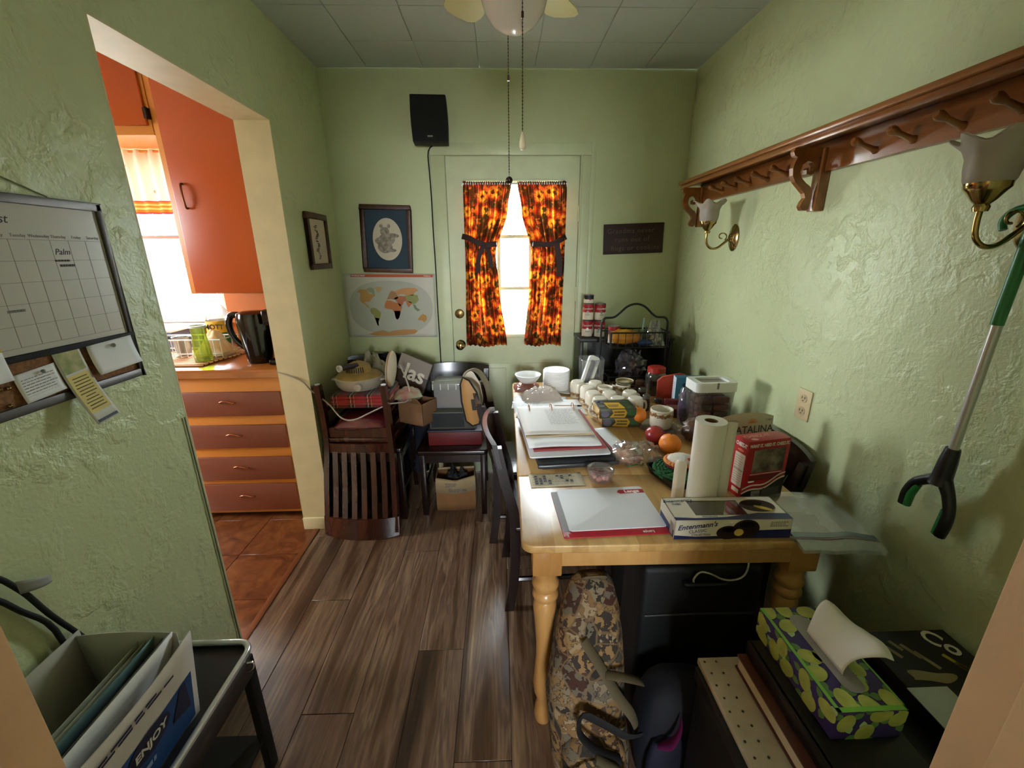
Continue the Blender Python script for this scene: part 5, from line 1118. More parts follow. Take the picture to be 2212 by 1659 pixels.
MB(frame((0, 0, 0), (1, 0, 0), (0, 0, 1))).prism(rrect(-0.0165, 0.0165, 0.0245, 0.1895, 0.005, 4), 0.003).build('window', mat('grey_window', (146, 140, 146), 0.25), ld)
# ---- mugs
def mug_mesh():
    outer = [(0.0, 0.0), (0.030, 0.0), (0.033, 0.003), (0.0375, 0.012), (0.0385, 0.03), (0.0385, 0.086), (0.0380, 0.088), (0.0360, 0.088), (0.0355, 0.085), (0.0350, 0.012), (0, 0.008)]
    b = MB().lathe(outer, 28); return b
def make_mug(label, group):
    t = thing('floral_mug', label, 'mug', group=group)
    mug_mesh().build('body', M_cream, t, smooth=0.7)
    MB().tube([(0.037, 0, 0.072), (0.052, 0, 0.074), (0.062, 0, 0.062), (0.063, 0, 0.045), (0.056, 0, 0.028), (0.037, 0, 0.022)], 0.0045, 8, flat=1.4).build('handle', M_cream, t, smooth=1.0)
    _fl = mat('brown_flower_glaze', (150, 104, 52), 0.3); lf_ = mat('olive_leaf_glaze', (96, 88, 48), 0.3)
    b1 = MB()
    for k in range(10):
        a = 2*PI*k/10; T = frame((0.0386*math.cos(a), 0.0386*math.sin(a), 0.066+0.003*(k % 2)), (-math.sin(a), math.cos(a), 0), (0, 0, 1))
        b1.T = T; b1.prism([(0.0095*math.cos(q)*(1+0.25*math.cos(5*q)), 0.0085*math.sin(q)*(1+0.25*math.cos(5*q))) for q in [2*PI*i/20 for i in range(20)]], 0.0004)
    b1.build('flower_band', _fl if True else None, t)
    b2 = MB()
    for k in range(10):
        a = 2*PI*(k+0.5)/10
        for dz in (-0.004, 0.003):
            b2.T = frame((0.0386*math.cos(a), 0.0386*math.sin(a), 0.064+dz), (-math.sin(a), math.cos(a), 0.4), (0, 0, 1)); b2.prism(ell(0, 0, 0.005, 0.0022, 10), 0.0004)
    o = b2.build('leaf_band', lf_, t)
    MB().lathe([(0.0388, 0.0782), (0.0388, 0.0794)], 28, cap=False).build('rim_line', lf_, t, smooth=1.0)
    return t
G = 'brown flower mugs clustered on the table'
mug0 = make_mug('white floral mug standing upright alone on the clear plate', G)
place(mug0, 0.700, 1.708, TZ+0.0065, 0.6); mug0.scale = (1.25, 1.25, 1.0)
mugs = [('upside down floral mug closest to the plate stack', 0.412, 2.165, 0.2, 1), ('upside down floral mug second along the left row', 0.446, 2.065, 1.0, 1), ('upside down floral mug third along the left row', 0.456, 1.976, 2.0, 1), ('upside down floral mug directly behind the tea boxes, left', 0.470, 1.884, 3.6, 1),
        ('upside down floral mug directly behind the tea boxes, middle', 0.554, 1.884, 2.6, 1), ('upside down floral mug directly behind the tea boxes, right', 0.638, 1.880, 0.3, 1), ('upside down floral mug second row middle', 0.536, 1.970, 1.4, 1), ('upside down floral mug second row right near the spice jars', 0.640, 1.975, 0.4, 1),
        ('upright floral mug in the third row with its rim open', 0.535, 2.058, 0.8, 0), ('upside down floral mug in front of the clear canister', 0.505, 2.150, 2.4, 1), ('floral mug at the back with small bowls stacked on it', 0.640, 2.098, 2.9, 0)]
for lb, x, y, r, flip in mugs:
    c = copy_tree(mug0); c['label'] = lb; c.scale = (1, 1, 1)
    c.location = (x, y, TZ+(0.0885 if flip else 0.0)); c.rotation_euler = (PI if flip else 0, 0, r)
for k in range(2):
    t = thing('small_bowl', ('small green rimmed bowl, lower one stacked on the back mug', 'small green rimmed bowl, upper one stacked on the back mug')[k], 'bowl', (0.645, 2.095, TZ+0.0885+0.007*k), group='small bowls on the mug')
    MB().lathe([(0, 0.0005), (0.025, 0.0005), (0.045, 0.012), (0.0465, 0.0135), (0.045, 0.0145), (0.026, 0.004), (0, 0.003)], 28).build('dish', M_cream, t, smooth=0.7)
    MB().lathe([(0.0450, 0.0147), (0.0468, 0.0137), (0.0452, 0.0118)], 28, cap=False).build('green_rim', mat('olive_rim', (120, 116, 70), 0.3), t, smooth=1.0)
    MB().lathe([(0.026, 0.0048), (0.040, 0.0126)], 28, cap=False).build('flower_glaze', mat('gold_brown_glaze', (168, 140, 80), 0.3, rgb2=(110, 96, 50), vscale=50), t, smooth=1.0)
# ---- tea boxes
def tea(label, x, y, z, rz):
    t = thing('tea_box', label, 'tea box', (x, y, z), rz=rz, group='tea boxes')
    rbox(-0.082, 0.082, -0.060, 0.060, 0.0003, 0.044).build('carton', mat('dark_tea_print', (52, 46, 34), 0.4, rgb2=(80, 86, 60), vscale=16), t, bevel=0.002)
    F = frame((0, -0.0602, 0), (1, 0, 0), (0, 0, 1)); Tp = TR(0, 0, 0.0441)
    My = mat('tea_yellow', (204, 160, 44), 0.4)
    patch(t, [(-0.038, 0.004), (0.030, 0.002), (0.042, 0.024), (0.030, 0.041), (-0.030, 0.041), (-0.022, 0.024)], F, My, 'yellow_label')
    marks(t, F @ TR(0, 0, 0.0006), 2, M_ink, -0.018, 0.030, 0.014, 0.026, 0.006, seed=91)
    patch(t, [(-0.040, -0.055), (0.032, -0.055), (0.024, 0.020), (-0.046, 0.024)], Tp, My, 'yellow_label'); marks(t, Tp @ TR(0, 0, 0.0006), 2, M_ink, -0.036, 0.020, 0.016, -0.018, 0.007, seed=92)
    for i_, (px_, py_) in enumerate(((-0.064, -0.02), (-0.058, 0.028), (-0.070, 0.036))): patch(t, ell(px_, py_, 0.014, 0.012, 14), Tp, mat('berry_grey', (110, 106, 122), 0.4), 'berry')
    for px_, py_, a in ((0.050, 0.0, 0.3), (0.062, 0.03, -0.4), (0.055, -0.04, 0.8)): patch(t, [(px_+0.018*math.cos(q)*math.cos(a)-0.006*math.sin(q)*math.sin(a), py_+0.018*math.cos(q)*math.sin(a)+0.006*math.sin(q)*math.cos(a)) for q in [2*PI*i/14 for i in range(14)]], Tp, mat('tea_leaf', (56, 104, 56), 0.4), 'leaf')
    patch(t, ell(0.058, 0.022, 0.020, 0.012, 14), F, mat('tea_leaf', (56, 104, 56), 0.4), 'leaf'); patch(t, ell(-0.058, 0.020, 0.018, 0.015, 14), F, mat('berry_grey', (110, 106, 122), 0.4), 'berry')
    MB().box(-0.0845, -0.0825, -0.055, 0.055, 0.004, 0.040).build('gold_wrap_end', mat('gold_foil', (214, 168, 80), 0.18, 0.6), t)
    return t
tea('black and yellow shrink wrapped tea box, lower of the two', 0.533, 1.792, TZ, math.radians(-3))
tea('black and yellow shrink wrapped tea box, stacked on the other', 0.512, 1.785, TZ+0.046, math.radians(2))
# ---- spice jars
def jar(label, x, y, r, h, m, ml, hl=0.018, group='small jars behind the mugs'):
    t = thing('spice_jar', label, 'jar', (x, y, TZ), group=group)
    MB().lathe([(0, 0.0003), (r*0.95, 0.0003), (r, 0.004), (r, h*0.75), (r*0.8, h*0.9), (r*0.8, h)], 20).build('jar_body', m, t, smooth=0.7)
    MB().lathe([(r*0.86, h), (r*0.88, h+hl*0.9), (r*0.8, h+hl), (0, h+hl)], 20).build('lid', ml, t, smooth=0.6)
    return t
M_spice = mat('dark_spice', (60, 34, 22), 0.3); M_blid = mat('dark_lid', (36, 30, 28), 0.35)
jar('small dark spice jar with silver lid beside the mugs', 0.715, 2.02, 0.022, 0.072, M_spice, M_steel)
jar('small dark spice jar with brown lid behind the first', 0.735, 2.12, 0.026, 0.080, M_spice, mat('bronze_lid', (96, 72, 54), 0.35, 0.5))
jar('squat dark jar beside the right hand mug row', 0.712, 1.945, 0.020, 0.060, M_spice, M_steel)
jar('amber bottle with dark cap standing before the red card', 0.745, 1.87, 0.021, 0.062, mat('amber_honey', (196, 120, 30), 0.2), M_blid, 0.022)
jj = thing('glass_jar', 'big glass jar with red lid at the far right of the table', 'jar', (0.845, 2.19, TZ))
MB().lathe([(0, 0.0003), (0.052, 0.0003), (0.055, 0.006), (0.055, 0.105), (0.048, 0.122), (0.044, 0.128)], 28, cap=False).build('glass_body', clear('jar_glass', (220, 220, 214), 0.10, 0.04, 0.2), jj, smooth=0.8)
MB().lathe([(0, 0.006), (0.050, 0.006), (0.050, 0.085), (0, 0.085)], 24).build('dark_contents', mat('coffee_dark', (38, 26, 20), 0.7), jj, smooth=0.6)
MB().lathe([(0.046, 0.124), (0.048, 0.126), (0.047, 0.150), (0.040, 0.155), (0, 0.155)], 28).build('lid', mat('red_lid', (180, 48, 40), 0.4), jj, smooth=0.6)
bj = thing('spice_canister', 'black lidded clear canister in front of the big glass jar', 'canister', (0.890, 2.075, TZ))
MB().lathe([(0, 0.0003), (0.045, 0.0003), (0.046, 0.095), (0, 0.095)], 24).build('glass_body', mat('brown_contents', (72, 56, 44), 0.25), bj, smooth=0.6)
MB().lathe([(0.046, 0.095), (0.048, 0.097), (0.047, 0.122), (0, 0.124)], 24).build('lid', M_blid, bj, smooth=0.6)
# ---- red card, blue box, dark red packet
rc_ = thing('red_gift_bag', 'orange red paper gift bag standing behind the blue carton', 'gift bag', (0.840, 2.010, TZ), rz=math.radians(-12))
MB(frame((0, 0.01, 0), (1, 0, 0), (0, 0, 1))).prism([(-0.050, 0), (0.075, 0), (0.078, 0.165), (0.05, 0.170), (-0.030, 0.150), (-0.052, 0.128)], 0.020).build('bag_body', mat('orange_red_print', (176, 58, 34), 0.5, rgb2=(150, 40, 30), vscale=10), rc_, bevel=0.003)
bb = thing('blue_carton', 'teal and white tall food carton behind the clear canister', 'carton', (0.915, 1.930, TZ), rz=math.radians(-8))
rbox(-0.072, 0.072, -0.026, 0.026, 0.0003, 0.172).build('carton', mat('teal_print', (52, 112, 136), 0.45, var=0.06), bb, bevel=0.001)
patch(bb, rect(-0.0255, 0.0255, 0.001, 0.171), frame((-0.0722, 0, 0), (0, -1, 0), (0, 0, 1)), mat('pale_blue_print', (206, 212, 222), 0.5), 'white_side')
marks(bb, frame((-0.0726, 0, 0), (0, -1, 0), (0, 0, 1)), 12, M_greyink, -0.020, 0.020, 0.010, 0.140, 0.0015, seed=3)
marks(bb, frame((0, -0.0264, 0), (1, 0, 0), (0, 0, 1)), 1, M_cream, -0.055, 0.02, 0.01, 0.080, 0.010, seed=93); patch(bb, ell(-0.028, 0.135, 0.016, 0.014, 6), frame((0, -0.0263, 0), (1, 0, 0), (0, 0, 1)), mat('navy_mark', (28, 60, 84), 0.5), 'emblem')
patch(bb, rect(-0.070, 0.070, 0.012, 0.032), frame((0, -0.0263, 0), (1, 0, 0), (0, 0, 1)), mat('orange_band', (176, 96, 56), 0.5), 'orange_band')
dp = thing('dark_red_packet', 'dark red printed packet between the floral mug and the purple bag', 'packet', (0.800, 1.845, TZ), rz=math.radians(-10))
rbox(-0.036, 0.036, -0.016, 0.016, 0.0003, 0.088).build('packet', mat('maroon_print', (96, 20, 26), 0.45), dp, bevel=0.004)
patch(dp, rect(-0.028, 0.028, 0.045, 0.066), frame((0, -0.0163, 0), (1, 0, 0), (0, 0, 1)), mat('packet_tan', (170, 130, 110), 0.5), 'label')
# ---- tall canister with brown contents
bt = thing('clear_canister', 'big clear canister with white lid holding brown snack bars', 'canister', (0.890, 1.685, TZ), rz=math.radians(2))
rr = [[(x*s_, y*s_*0.62, z) for x, y in rrect(-0.085, 0.085, -0.085, 0.085, 0.022, 5)] for z, s_ in ((0.0003, 0.86), (0.004, 0.89), (0.195, 1.0))]
MB().loft(rr).build('walls', clear('canister_plastic', (236, 234, 230), 0.10, 0.08, 0.16), bt, smooth=0.8)
LR = lambda s_: [(x*s_, y*s_*0.62) for x, y in rrect(-0.085, 0.085, -0.085, 0.085, 0.022, 5)]
b = MB(TR(0, 0, 0.190)); o_, i_ = LR(1.05), LR(0.72); n_ = len(o_)
vs = [(x, y, z) for z in (0, 0.040) for x, y in o_]+[(x, y, z) for z in (0, 0.040) for x, y in i_]; fs = []
for i in range(n_):
    j = (i+1) % n_; fs += [(i, j, n_+j, n_+i), (2*n_+i, 3*n_+i, 3*n_+j, 2*n_+j), (i, 2*n_+i, 2*n_+j, j), (n_+i, n_+j, 3*n_+j, 3*n_+i)]
b.add(vs, fs).build('lid_frame', M_white, bt, smooth=0.6)
MB(TR(0, 0, 0.218)).prism(LR(0.73), 0.003).build('lid_window', mat('grey_tan_window', (150, 140, 126), 0.3), bt)
for s_ in (-1, 1): rbox(-0.004, 0.004, s_*0.0556-0.0015, s_*0.0556+0.0015, 0.205, 0.231).build('lid_seam', mat('seam_grey', (130, 124, 116), 0.5), bt)
R_ = random.Random(12); M_bars = [mat('brown_bar', (92, 54, 40), 0.5), mat('reddish_bar', (120, 56, 46), 0.5), mat('dark_bar', (50, 44, 48), 0.4), mat('tan_bar', (150, 116, 84), 0.5)]
k = 0
for z in (0.008, 0.040, 0.072, 0.104, 0.136):
    for x in (-0.036, 0.036):
        for y in (-0.026, 0.014):
            rbox(x-0.032+R_.uniform(-.003, .003), x+0.032, y-0.014, y+0.014, z, z+0.026).build('snack_bar', M_bars[[2, 3, 0, 1, 2][int(z/0.032) % 5] if z < 0.06 else R_.choice((0, 0, 1))], bt, bevel=0.005); k += 1
pz = thing('purple_wrapped_packet', 'purple and navy goods in shiny clear wrap beside the canister', 'packet', (0.815, 1.755, TZ))
lump(MB(), 0.020, 0.026, 0.078, 7, c=(0, 0, 0.077), wob=0.3, f=3).build('packet', mat('purple_print', (96, 40, 112), 0.3, rgb2=(34, 34, 60), vscale=18), pz, smooth=0.9)
lump(MB(), 0.026, 0.032, 0.088, 9, c=(0, 0, 0.087), wob=0.3, f=4).build('clear_wrap', M_film, pz, smooth=0.7)
db_ = thing('dark_snack_bag', 'dark navy snack bag slumped in front of the clear canister', 'bag', (0.795, 1.575, TZ))
lump(MB(), 0.055, 0.050, 0.050, 15, c=(0, 0, 0.0495), wob=0.3, f=3).build('pouch', mat('navy_foil', (30, 30, 44), 0.3, rgb2=(110, 84, 60), vscale=22), db_, smooth=0.9)
# ---- clear plate, oranges, apple
pt = thing('clear_plate', 'clear square plastic plate beneath the single floral mug', 'plate', (0.690, 1.700, TZ), rz=math.radians(20))
b = MB(); rr = [[(x*s_, y*s_, z) for x, y in rrect(-0.090, 0.090, -0.090, 0.090, 0.03, 5)] for z, s_ in ((0.0005, 0.70), (0.004, 0.74), (0.014, 0.98), (0.016, 1.0), (0.014, 0.96), (0.006, 0.72))]
b.loft(rr).build('plate', M_clearp, pt, smooth=0.8)
M_or = mat('orange_peel', (236, 134, 40), 0.42, bump=0.25, bscale=260, var=0.04)
def fruit(name, label, cat, x, y, z, r, m, group=None):
    t = thing(name, label, cat, (x, y, z), rz=random.random()*3, group=group)
    lump(MB(), r, r, r*0.94, x*7, c=(0, 0, r*0.93), wob=0.04, f=1.5, n=24, m=16).build('peel', m, t, smooth=1.2)
    MB().lathe([(0.003, 0), (0.0035, 0.002), (0, 0.0025)], 8, (0, 0, r*1.85)).build('stem', mat('green_brown_stem', (86, 84, 40), 0.7), t)
    return t
fruit('orange', 'orange at the back left of the floral mug', 'orange', 0.612, 1.760, TZ+0.009, 0.040, M_or, 'oranges')
fruit('orange', 'orange sitting at the front beside the red apple', 'orange', 0.648, 1.470, TZ, 0.042, M_or, 'oranges')
fruit('apple', 'red apple wrapped in film behind the front orange', 'apple', 0.622, 1.560, TZ, 0.040, mat('apple_red', (146, 30, 40), 0.3, rgb2=(176, 70, 60), vscale=12))
cf = thing('plastic_wrap', 'loose clear plastic wrap bunched at the left of the apple', 'plastic wrap', (0.560, 1.475, TZ), rz=0.4)
crumple(MB(), 0.12, 0.13, 0.045, 51, n=18).build('film', M_film, cf, smooth=0.5)
cf2 = thing('deli_dish', 'small clear plastic dish lying in front of the orange', 'dish', (0.585, 1.395, TZ), rz=0.5)
MB().lathe([(0, 0.004), (0.030, 0.004), (0.036, 0.001), (0.042, 0.002), (0.044, 0.006), (0.037, 0.006), (0.031, 0.009), (0, 0.009)], 26).build('dish', M_film, cf2, smooth=0.7)
# ---- papers, pencil, crumpled bag
def sheet_thing(name, label, cat, x, y, z, w, h, rz, m=M_paper, wav=0.003, thick=0.0006):
    t = thing(name, label, cat, (x, y, z), rz=rz)
    MB().sheet(10, 10, lambda u, v: ((u-0.5)*w, (v-0.5)*h, 0.0006+wav*(abs(fn(u*2.2, v*2.2, x*31)))*1.2)).build('sheet', m, t, smooth=1.0, solid=thick)
    return t
pa = sheet_thing('loose_papers', 'loose white printed sheet under the pencil on the table', 'paper', 0.235, 1.985, TZ+0.003, 0.345, 0.215, math.radians(3), wav=0.004)
marks(pa, TR(0, 0, 0.0075), 8, M_greyink, -0.15, -0.02, 0.014, 0.070, 0.0022, seed=8)
pa2 = sheet_thing('loose_papers', 'white sheet tucked partly beneath the printed sheet', 'paper', 0.200, 2.075, TZ, 0.28, 0.20, math.radians(-6), wav=0.002)
pn = thing('pencil', 'tan mechanical pencil lying across the white papers', 'pencil', (0.335, 1.985, TZ+0.0125), rz=math.radians(-3))
MB().tube([(-0.070, 0, 0), (-0.055, 0, 0), (0.045, 0, 0.0), (0.060, 0, 0)], [0.0015, 0.0038, 0.0040, 0.0036], 8).build('barrel', mat('tan_barrel', (196, 166, 140), 0.4), pn, smooth=0.6)
MB().tube([(0.045, 0, 0), (0.058, 0, 0), (0.070, 0, 0)], [0.0043, 0.0046, 0.0022], 8).build('grip', M_matteblack, pn, smooth=0.8)
cr = thing('crumpled_plastic_bag', 'crumpled clear bag of pale bread lying on the papers', 'bag', (0.215, 2.13, TZ+0.009), rz=0.1)
crumple(MB(), 0.21, 0.13, 0.060, 61, n=34).build('bag', clear('pale_pink_bag', (242, 232, 226), 0.85, 0.12, 0.2), cr, smooth=0.6)
# ---- ring binder on black case
cs2 = thing('black_document_case', 'flat black plastic case beneath the open ring binder', 'case', (0.265, 1.495, TZ), rz=math.radians(4.5))
MB().prism(rrect(-0.145, 0.145, -0.130, 0.130, 0.02), 0.030).build('case', M_matteblack, cs2, bevel=0.006)
MB(TR(0, 0, 0.008)).box(-0.150, 0.150, -0.140, -0.128, 0, 0.014).build('lip', mat('dark_grey_plastic', (60, 62, 66), 0.3), cs2, bevel=0.005)
bi = thing('ring_binder', 'open white ring binder with printed pages on the table edge', 'binder', (0.236, 1.612, TZ+0.034), rz=math.radians(4))
M_bw = mat('white_vinyl', (222, 222, 226), 0.18)
MB().prism(rrect(-0.152, 0.152, -0.225, 0.225, 0.012), 0.006).build('cover', M_bw, bi, bevel=0.002)
MB(TR(0.004, 0.022, 0.0065)).prism(rect(-0.135, 0.142, -0.205, 0.195), 0.008).build('red_dividers', mat('maroon_tabs', (150, 60, 56), 0.6), bi)
MB(TR(-0.012, 0.010, 0.0150)).sheet(10, 10, lambda u, v: ((u-0.5)*0.275, -0.195+0.40*v, 0.010+0.003*math.sin(u*5))).build('back_page', M_paper, bi, smooth=1.0, solid=0.006)
MB(TR(-0.016, 0.055, 0.0250)).sheet(10, 10, lambda u, v: ((u-0.5)*0.270, -0.155+0.31*v, 0.012+0.004*math.sin(u*4+1))).build('front_page', mat('page_warm', (222, 216, 210), 0.7), bi, smooth=1.0, solid=0.004)
marks(bi, TR(-0.016, 0.055, 0.0438), 11, M_greyink, -0.02, 0.11, 0.016, 0.09, 0.002, seed=14)
rbox(-0.15, 0.12, -0.106, -0.092, 0.030, 0.0345).build('tan_edge', mat('tan_card', (190, 166, 130), 0.7), bi)
rbox(-0.13, 0.13, 0.190, 0.205, 0.0065, 0.020).build('ring_bar', M_steel, bi, bevel=0.003)
for x in (-0.10, 0.0, 0.10): MB().tube([(x, 0.200, 0.018), (x, 0.203, 0.045), (x, 0.190, 0.060), (x, 0.165, 0.058), (x, 0.150, 0.042), (x, 0.150, 0.030)], 0.0018, 8).build('ring', M_copper, bi, smooth=1.0)
mz_ = sheet_thing('printed_booklet', 'red and white booklet poking out right of the ring binder', 'booklet', 0.435, 1.600, TZ, 0.10, 0.24, math.radians(10), wav=0.001, thick=0.004)
patch(mz_, rect(-0.045, -0.012, -0.11, 0.11), TR(0, 0, 0.0042), mat('booklet_red', (150, 60, 54), 0.5), 'red_band')
# ---- newspaper, candy tub, cookie bag
nw = sheet_thing('newspaper_page', 'folded crossword newspaper page near the table corner', 'newspaper', 0.185, 1.283, TZ, 0.185, 0.085, math.radians(2), mat('newsprint', (206, 194, 168), 0.8), 0.002, 0.002)
b = MB(TR(0, 0, 0.0050)); R_ = random.Random(21)
for k in range(22):
    i, j = R_.randrange(-5, 5), R_.randrange(-2, 2); b.prism(rect(i*0.015, i*0.015+0.010, j*0.016, j*0.016+0.009), 0.0003)
o = b.build('printed_boxes', M_ink, nw); o['kind'] = 'stuff'
marks(nw, TR(0, 0, 0.0048), 5, M_greyink, -0.085, 0.085, 0.016, 0.030, 0.002, seed=30)
tub = thing('candy_tub', 'small round clear tub of pink candy on the table', 'tub', (0.336, 1.285, TZ))
MB().lathe([(0, 0.0004), (0.036, 0.0004), (0.040, 0.006), (0.045, 0.036)], 28, cap=False).build('tub_wall', M_clearp, tub, smooth=0.8)
MB().lathe([(0.046, 0.034), (0.0475, 0.036), (0.0465, 0.041), (0.040, 0.042), (0.036, 0.039), (0, 0.039)], 28).build('lid', M_film, tub, smooth=0.7)
b = MB(); R_ = random.Random(22)
for k in range(46):
    a = R_.uniform(0, 6.28); r_ = 0.030*math.sqrt(R_.random()); b.ball((r_*math.cos(a), r_*math.sin(a), R_.uniform(0.008, 0.026)), R_.uniform(0.006, 0.009), 8, 5)
o = b.build('candy', mat('pink_candy', (206, 110, 104), 0.4, rgb2=(230, 170, 160), vscale=40), tub, smooth=1.2); o['kind'] = 'stuff'
ckb = thing('cookie_bag', 'cellophane bag of pale cookies tied with green ribbon', 'bag', (0.462, 1.400, TZ), rz=0.3)
b = MB(); R_ = random.Random(23)
for k in range(22):
    p = (R_.uniform(-0.030, 0.030), R_.uniform(-0.036, 0.036), R_.uniform(0.010, 0.048)); b.T = TR(*p) @ RX(R_.uniform(-.8, .8)) @ RY(R_.uniform(-.8, .8)); b.lathe([(0, -0.005), (0.014, -0.005), (0.017, 0), (0.014, 0.005), (0, 0.005)], 10)
o = b.build('cookies', mat('pale_cookie', (214, 178, 140), 0.7, rgb2=(190, 120, 90), vscale=30), ckb, smooth=0.8); o['kind'] = 'stuff'
lump(MB(), 0.052, 0.058, 0.040, 25, c=(0, 0, 0.0395), wob=0.35, f=3.5).build('cellophane', M_film, ckb, smooth=0.6)
MB().tube([(-0.03, -0.045, 0.010), (0.0, -0.058, 0.020), (0.03, -0.050, 0.008), (0.05, -0.03, 0.004)], 0.004, 6, flat=0.4).build('green_ribbon', mat('green_ribbon', (60, 110, 60), 0.5), ckb, smooth=1.0)
# ---- black tray with crochet pieces
ty = thing('black_tray', 'black plastic food tray under the green crochet piece', 'tray', (0.636, 1.293, TZ), rz=math.radians(17))
b = MB(); rr = [[(x*s_, y*s_, z) for x, y in rrect(-0.110, 0.110, -0.078, 0.082, 0.02, 5)] for z, s_ in ((0.0005, 0.92), (0.026, 1.0), (0.028, 1.02), (0.028, 0.97), (0.006, 0.90))]
b.loft(rr).build('tray', M_black, ty, smooth=0.7)
gr = thing('green_crochet_ring', 'round green crocheted mat lying in the black tray', 'crochet mat', (0.606, 1.292, TZ+0.007))
M_gy = mat('green_yarn', (38, 104, 48), 0.95, rgb2=(22, 70, 34), vscale=140, bump=0.8, bscale=220)
b = MB()
for k in range(5):
    r_ = 0.030+0.0115*k; b.tube([(r_*math.cos(a), r_*math.sin(a), 0.016+0.003*math.sin(a*14+k)) for a in [2*PI*i/60 for i in range(60)]], 0.0085, 8, closed=True)
b.build('crochet_rounds', M_gy, gr, smooth=1.2)
pi = thing('crochet_pie', 'crocheted pie with white cream top and orange crust edge', 'crochet pie', (0.622, 1.305, TZ+0.024))
lump(MB(), 0.055, 0.045, 0.018, 33, c=(0, 0, 0.0178), wob=0.08).build('dark_red_base', mat('maroon_yarn', (110, 26, 26), 0.95, bump=0.6, bscale=220), pi, smooth=1.0)
lump(MB(), 0.050, 0.041, 0.020, 35, c=(0, 0, 0.032), wob=0.15, f=5).build('white_cream', mat('white_yarn', (228, 220, 206), 0.95, bump=0.9, bscale=160), pi, smooth=1.0)
b = MB()
for k in range(26):
    a = 2*PI*k/26; b.ball((0.054*math.cos(a), 0.044*math.sin(a), 0.030), 0.0075, 10, 6)
b.build('orange_crust', mat('orange_yarn', (226, 146, 84), 0.95, bump=0.8, bscale=200), pi, smooth=1.2)
rbox(0.008, 0.022, -0.036, -0.022, 0.046, 0.051).build('red_patch', M_red, pi, bevel=0.002)
# ---- paper towels and tall white bottle
pw = thing('paper_towel_roll', 'standing roll of cream paper towels on the table', 'paper towels', (0.616, 1.136, TZ))
M_pt = mat('paper_towel', (242, 236, 222), 0.9, bump=0.25, bscale=180)
sp_ = []
for i in range(70):
    a = 2*PI*i/36*1.0; r_ = 0.047+0.0002*i if i < 60 else 0.047+0.012+(i-60)*0.0018
for z in (): pass
b = MB(); n_ = 40
ring_o = [(0.0435*math.cos(2*PI*i/n_), 0.0435*math.sin(2*PI*i/n_)) for i in range(n_)]; ring_i = [(0.019*math.cos(2*PI*i/n_), 0.019*math.sin(2*PI*i/n_)) for i in range(n_)]
vs = [(x, y, z) for z in (0.0005, 0.272) for x, y in ring_o]+[(x, y, z) for z in (0.0005, 0.272) for x, y in ring_i]; fs = []
for i in range(n_):
    j = (i+1) % n_; fs += [(i, j, n_+j, n_+i), (2*n_+i, 3*n_+i, 3*n_+j, 2*n_+j), (i, 2*n_+i, 2*n_+j, j), (n_+i, n_+j, 3*n_+j, 3*n_+i)]
b.add(vs, fs).build('roll', M_pt, pw, smooth=0.6)
MB().lathe([(0.0186, 0.002), (0.0186, 0.271), (0.0170, 0.271), (0.0170, 0.002), (0.0186, 0.002)], 28, cap=False).build('cardboard_core', mat('core_brown', (128, 92, 58), 0.9), pw, smooth=0.6)
MB().sheet(8, 2, lambda u, v: (0.0440*math.cos(0.9-1.9*min(u, .62)) + (max(0, u-.62)*0.07), 0.0440*math.sin(0.9-1.9*min(u, .62))-max(0, u-.62)*0.02, 0.0006+0.2710*v)).build('loose_sheet', M_pt, pw, smooth=1.0, solid=0.0012)
wbt = thing('white_bottle', 'slim white plastic bottle left of the paper towels', 'bottle', (0.548, 1.150, TZ))
MB().loft([[(x*s_, y*s_, z) for x, y in rrect(-0.017, 0.017, -0.012, 0.012, 0.008, 4)] for z, s_ in ((0.0005, 0.92), (0.004, 1.0), (0.120, 1.0), (0.132, 0.8), (0.137, 0.55))]).build('bottle_body', mat('cream_bottle', (222, 208, 186), 0.4), wbt, smooth=0.8)
MB().lathe([(0.009, 0.137), (0.009, 0.148), (0, 0.149)], 14).build('cap', M_white, wbt, smooth=0.6)
# ---- cracker box and cereal pouch
cz = thing('cracker_box', 'red cracker box with white lettering beside the paper towels', 'box', (0.815, 1.184, TZ), rz=math.radians(11))
M_czr = mat('cracker_red', (176, 26, 34), 0.4, var=0.04)
bw_, bd_, bh_ = 0.152, 0.056, 0.196
rbox(-bw_/2, bw_/2, -bd_/2, bd_/2, 0.0005, bh_).build('carton', M_czr, cz, bevel=0.0015)
Ff = frame((0, -bd_/2-0.0003, 0), (1, 0, 0), (0, 0, 1)); Fl = frame((-bw_/2-0.0003, 0, 0), (0, -1, 0), (0, 0, 1))
M_wh = mat('print_white', (232, 226, 216), 0.5)
text(cz, 'WANT IT. NEED IT. CHEEZ-IT.', 0.0148, Ff @ TR(0, 0.180, 0.0003), M_wh, bold=0.0006, sx=0.72)
text(cz, 'CHEEZ-IT', 0.017, Fl @ TR(0, 0.176, 0.0003), M_wh, bold=0.0008, sx=0.62)
patch(cz, rect(-0.052, 0.062, 0.088, 0.166), Ff, mat('photo_dark', (56, 40, 32), 0.4, rgb2=(150, 140, 116), vscale=26), 'photo')
patch(cz, rect(-0.056, 0.060, 0.082, 0.084), Ff, M_wh, 'white_rule'); patch(cz, rect(-0.058, 0.056, 0.060, 0.079), Ff, mat('cracker_dark_red', (120, 24, 30), 0.4), 'caption_band'); patch(cz, rect(-0.058, -0.036, 0.056, 0.0615), Ff, M_wh, 'caption')
wave = lambda off: [(-0.076+0.152*i/16, off+0.040*(i/16)**1.4+0.006*math.sin(i*0.55)) for i in range(17)]
w1 = wave(0.020); patch(cz, [(-0.076, 0.0008)]+[(0.0755, 0.0008)]+[(x, y-0.004) for x, y in reversed(w1)], Ff, mat('cracker_black', (24, 20, 20), 0.4), 'black_base')
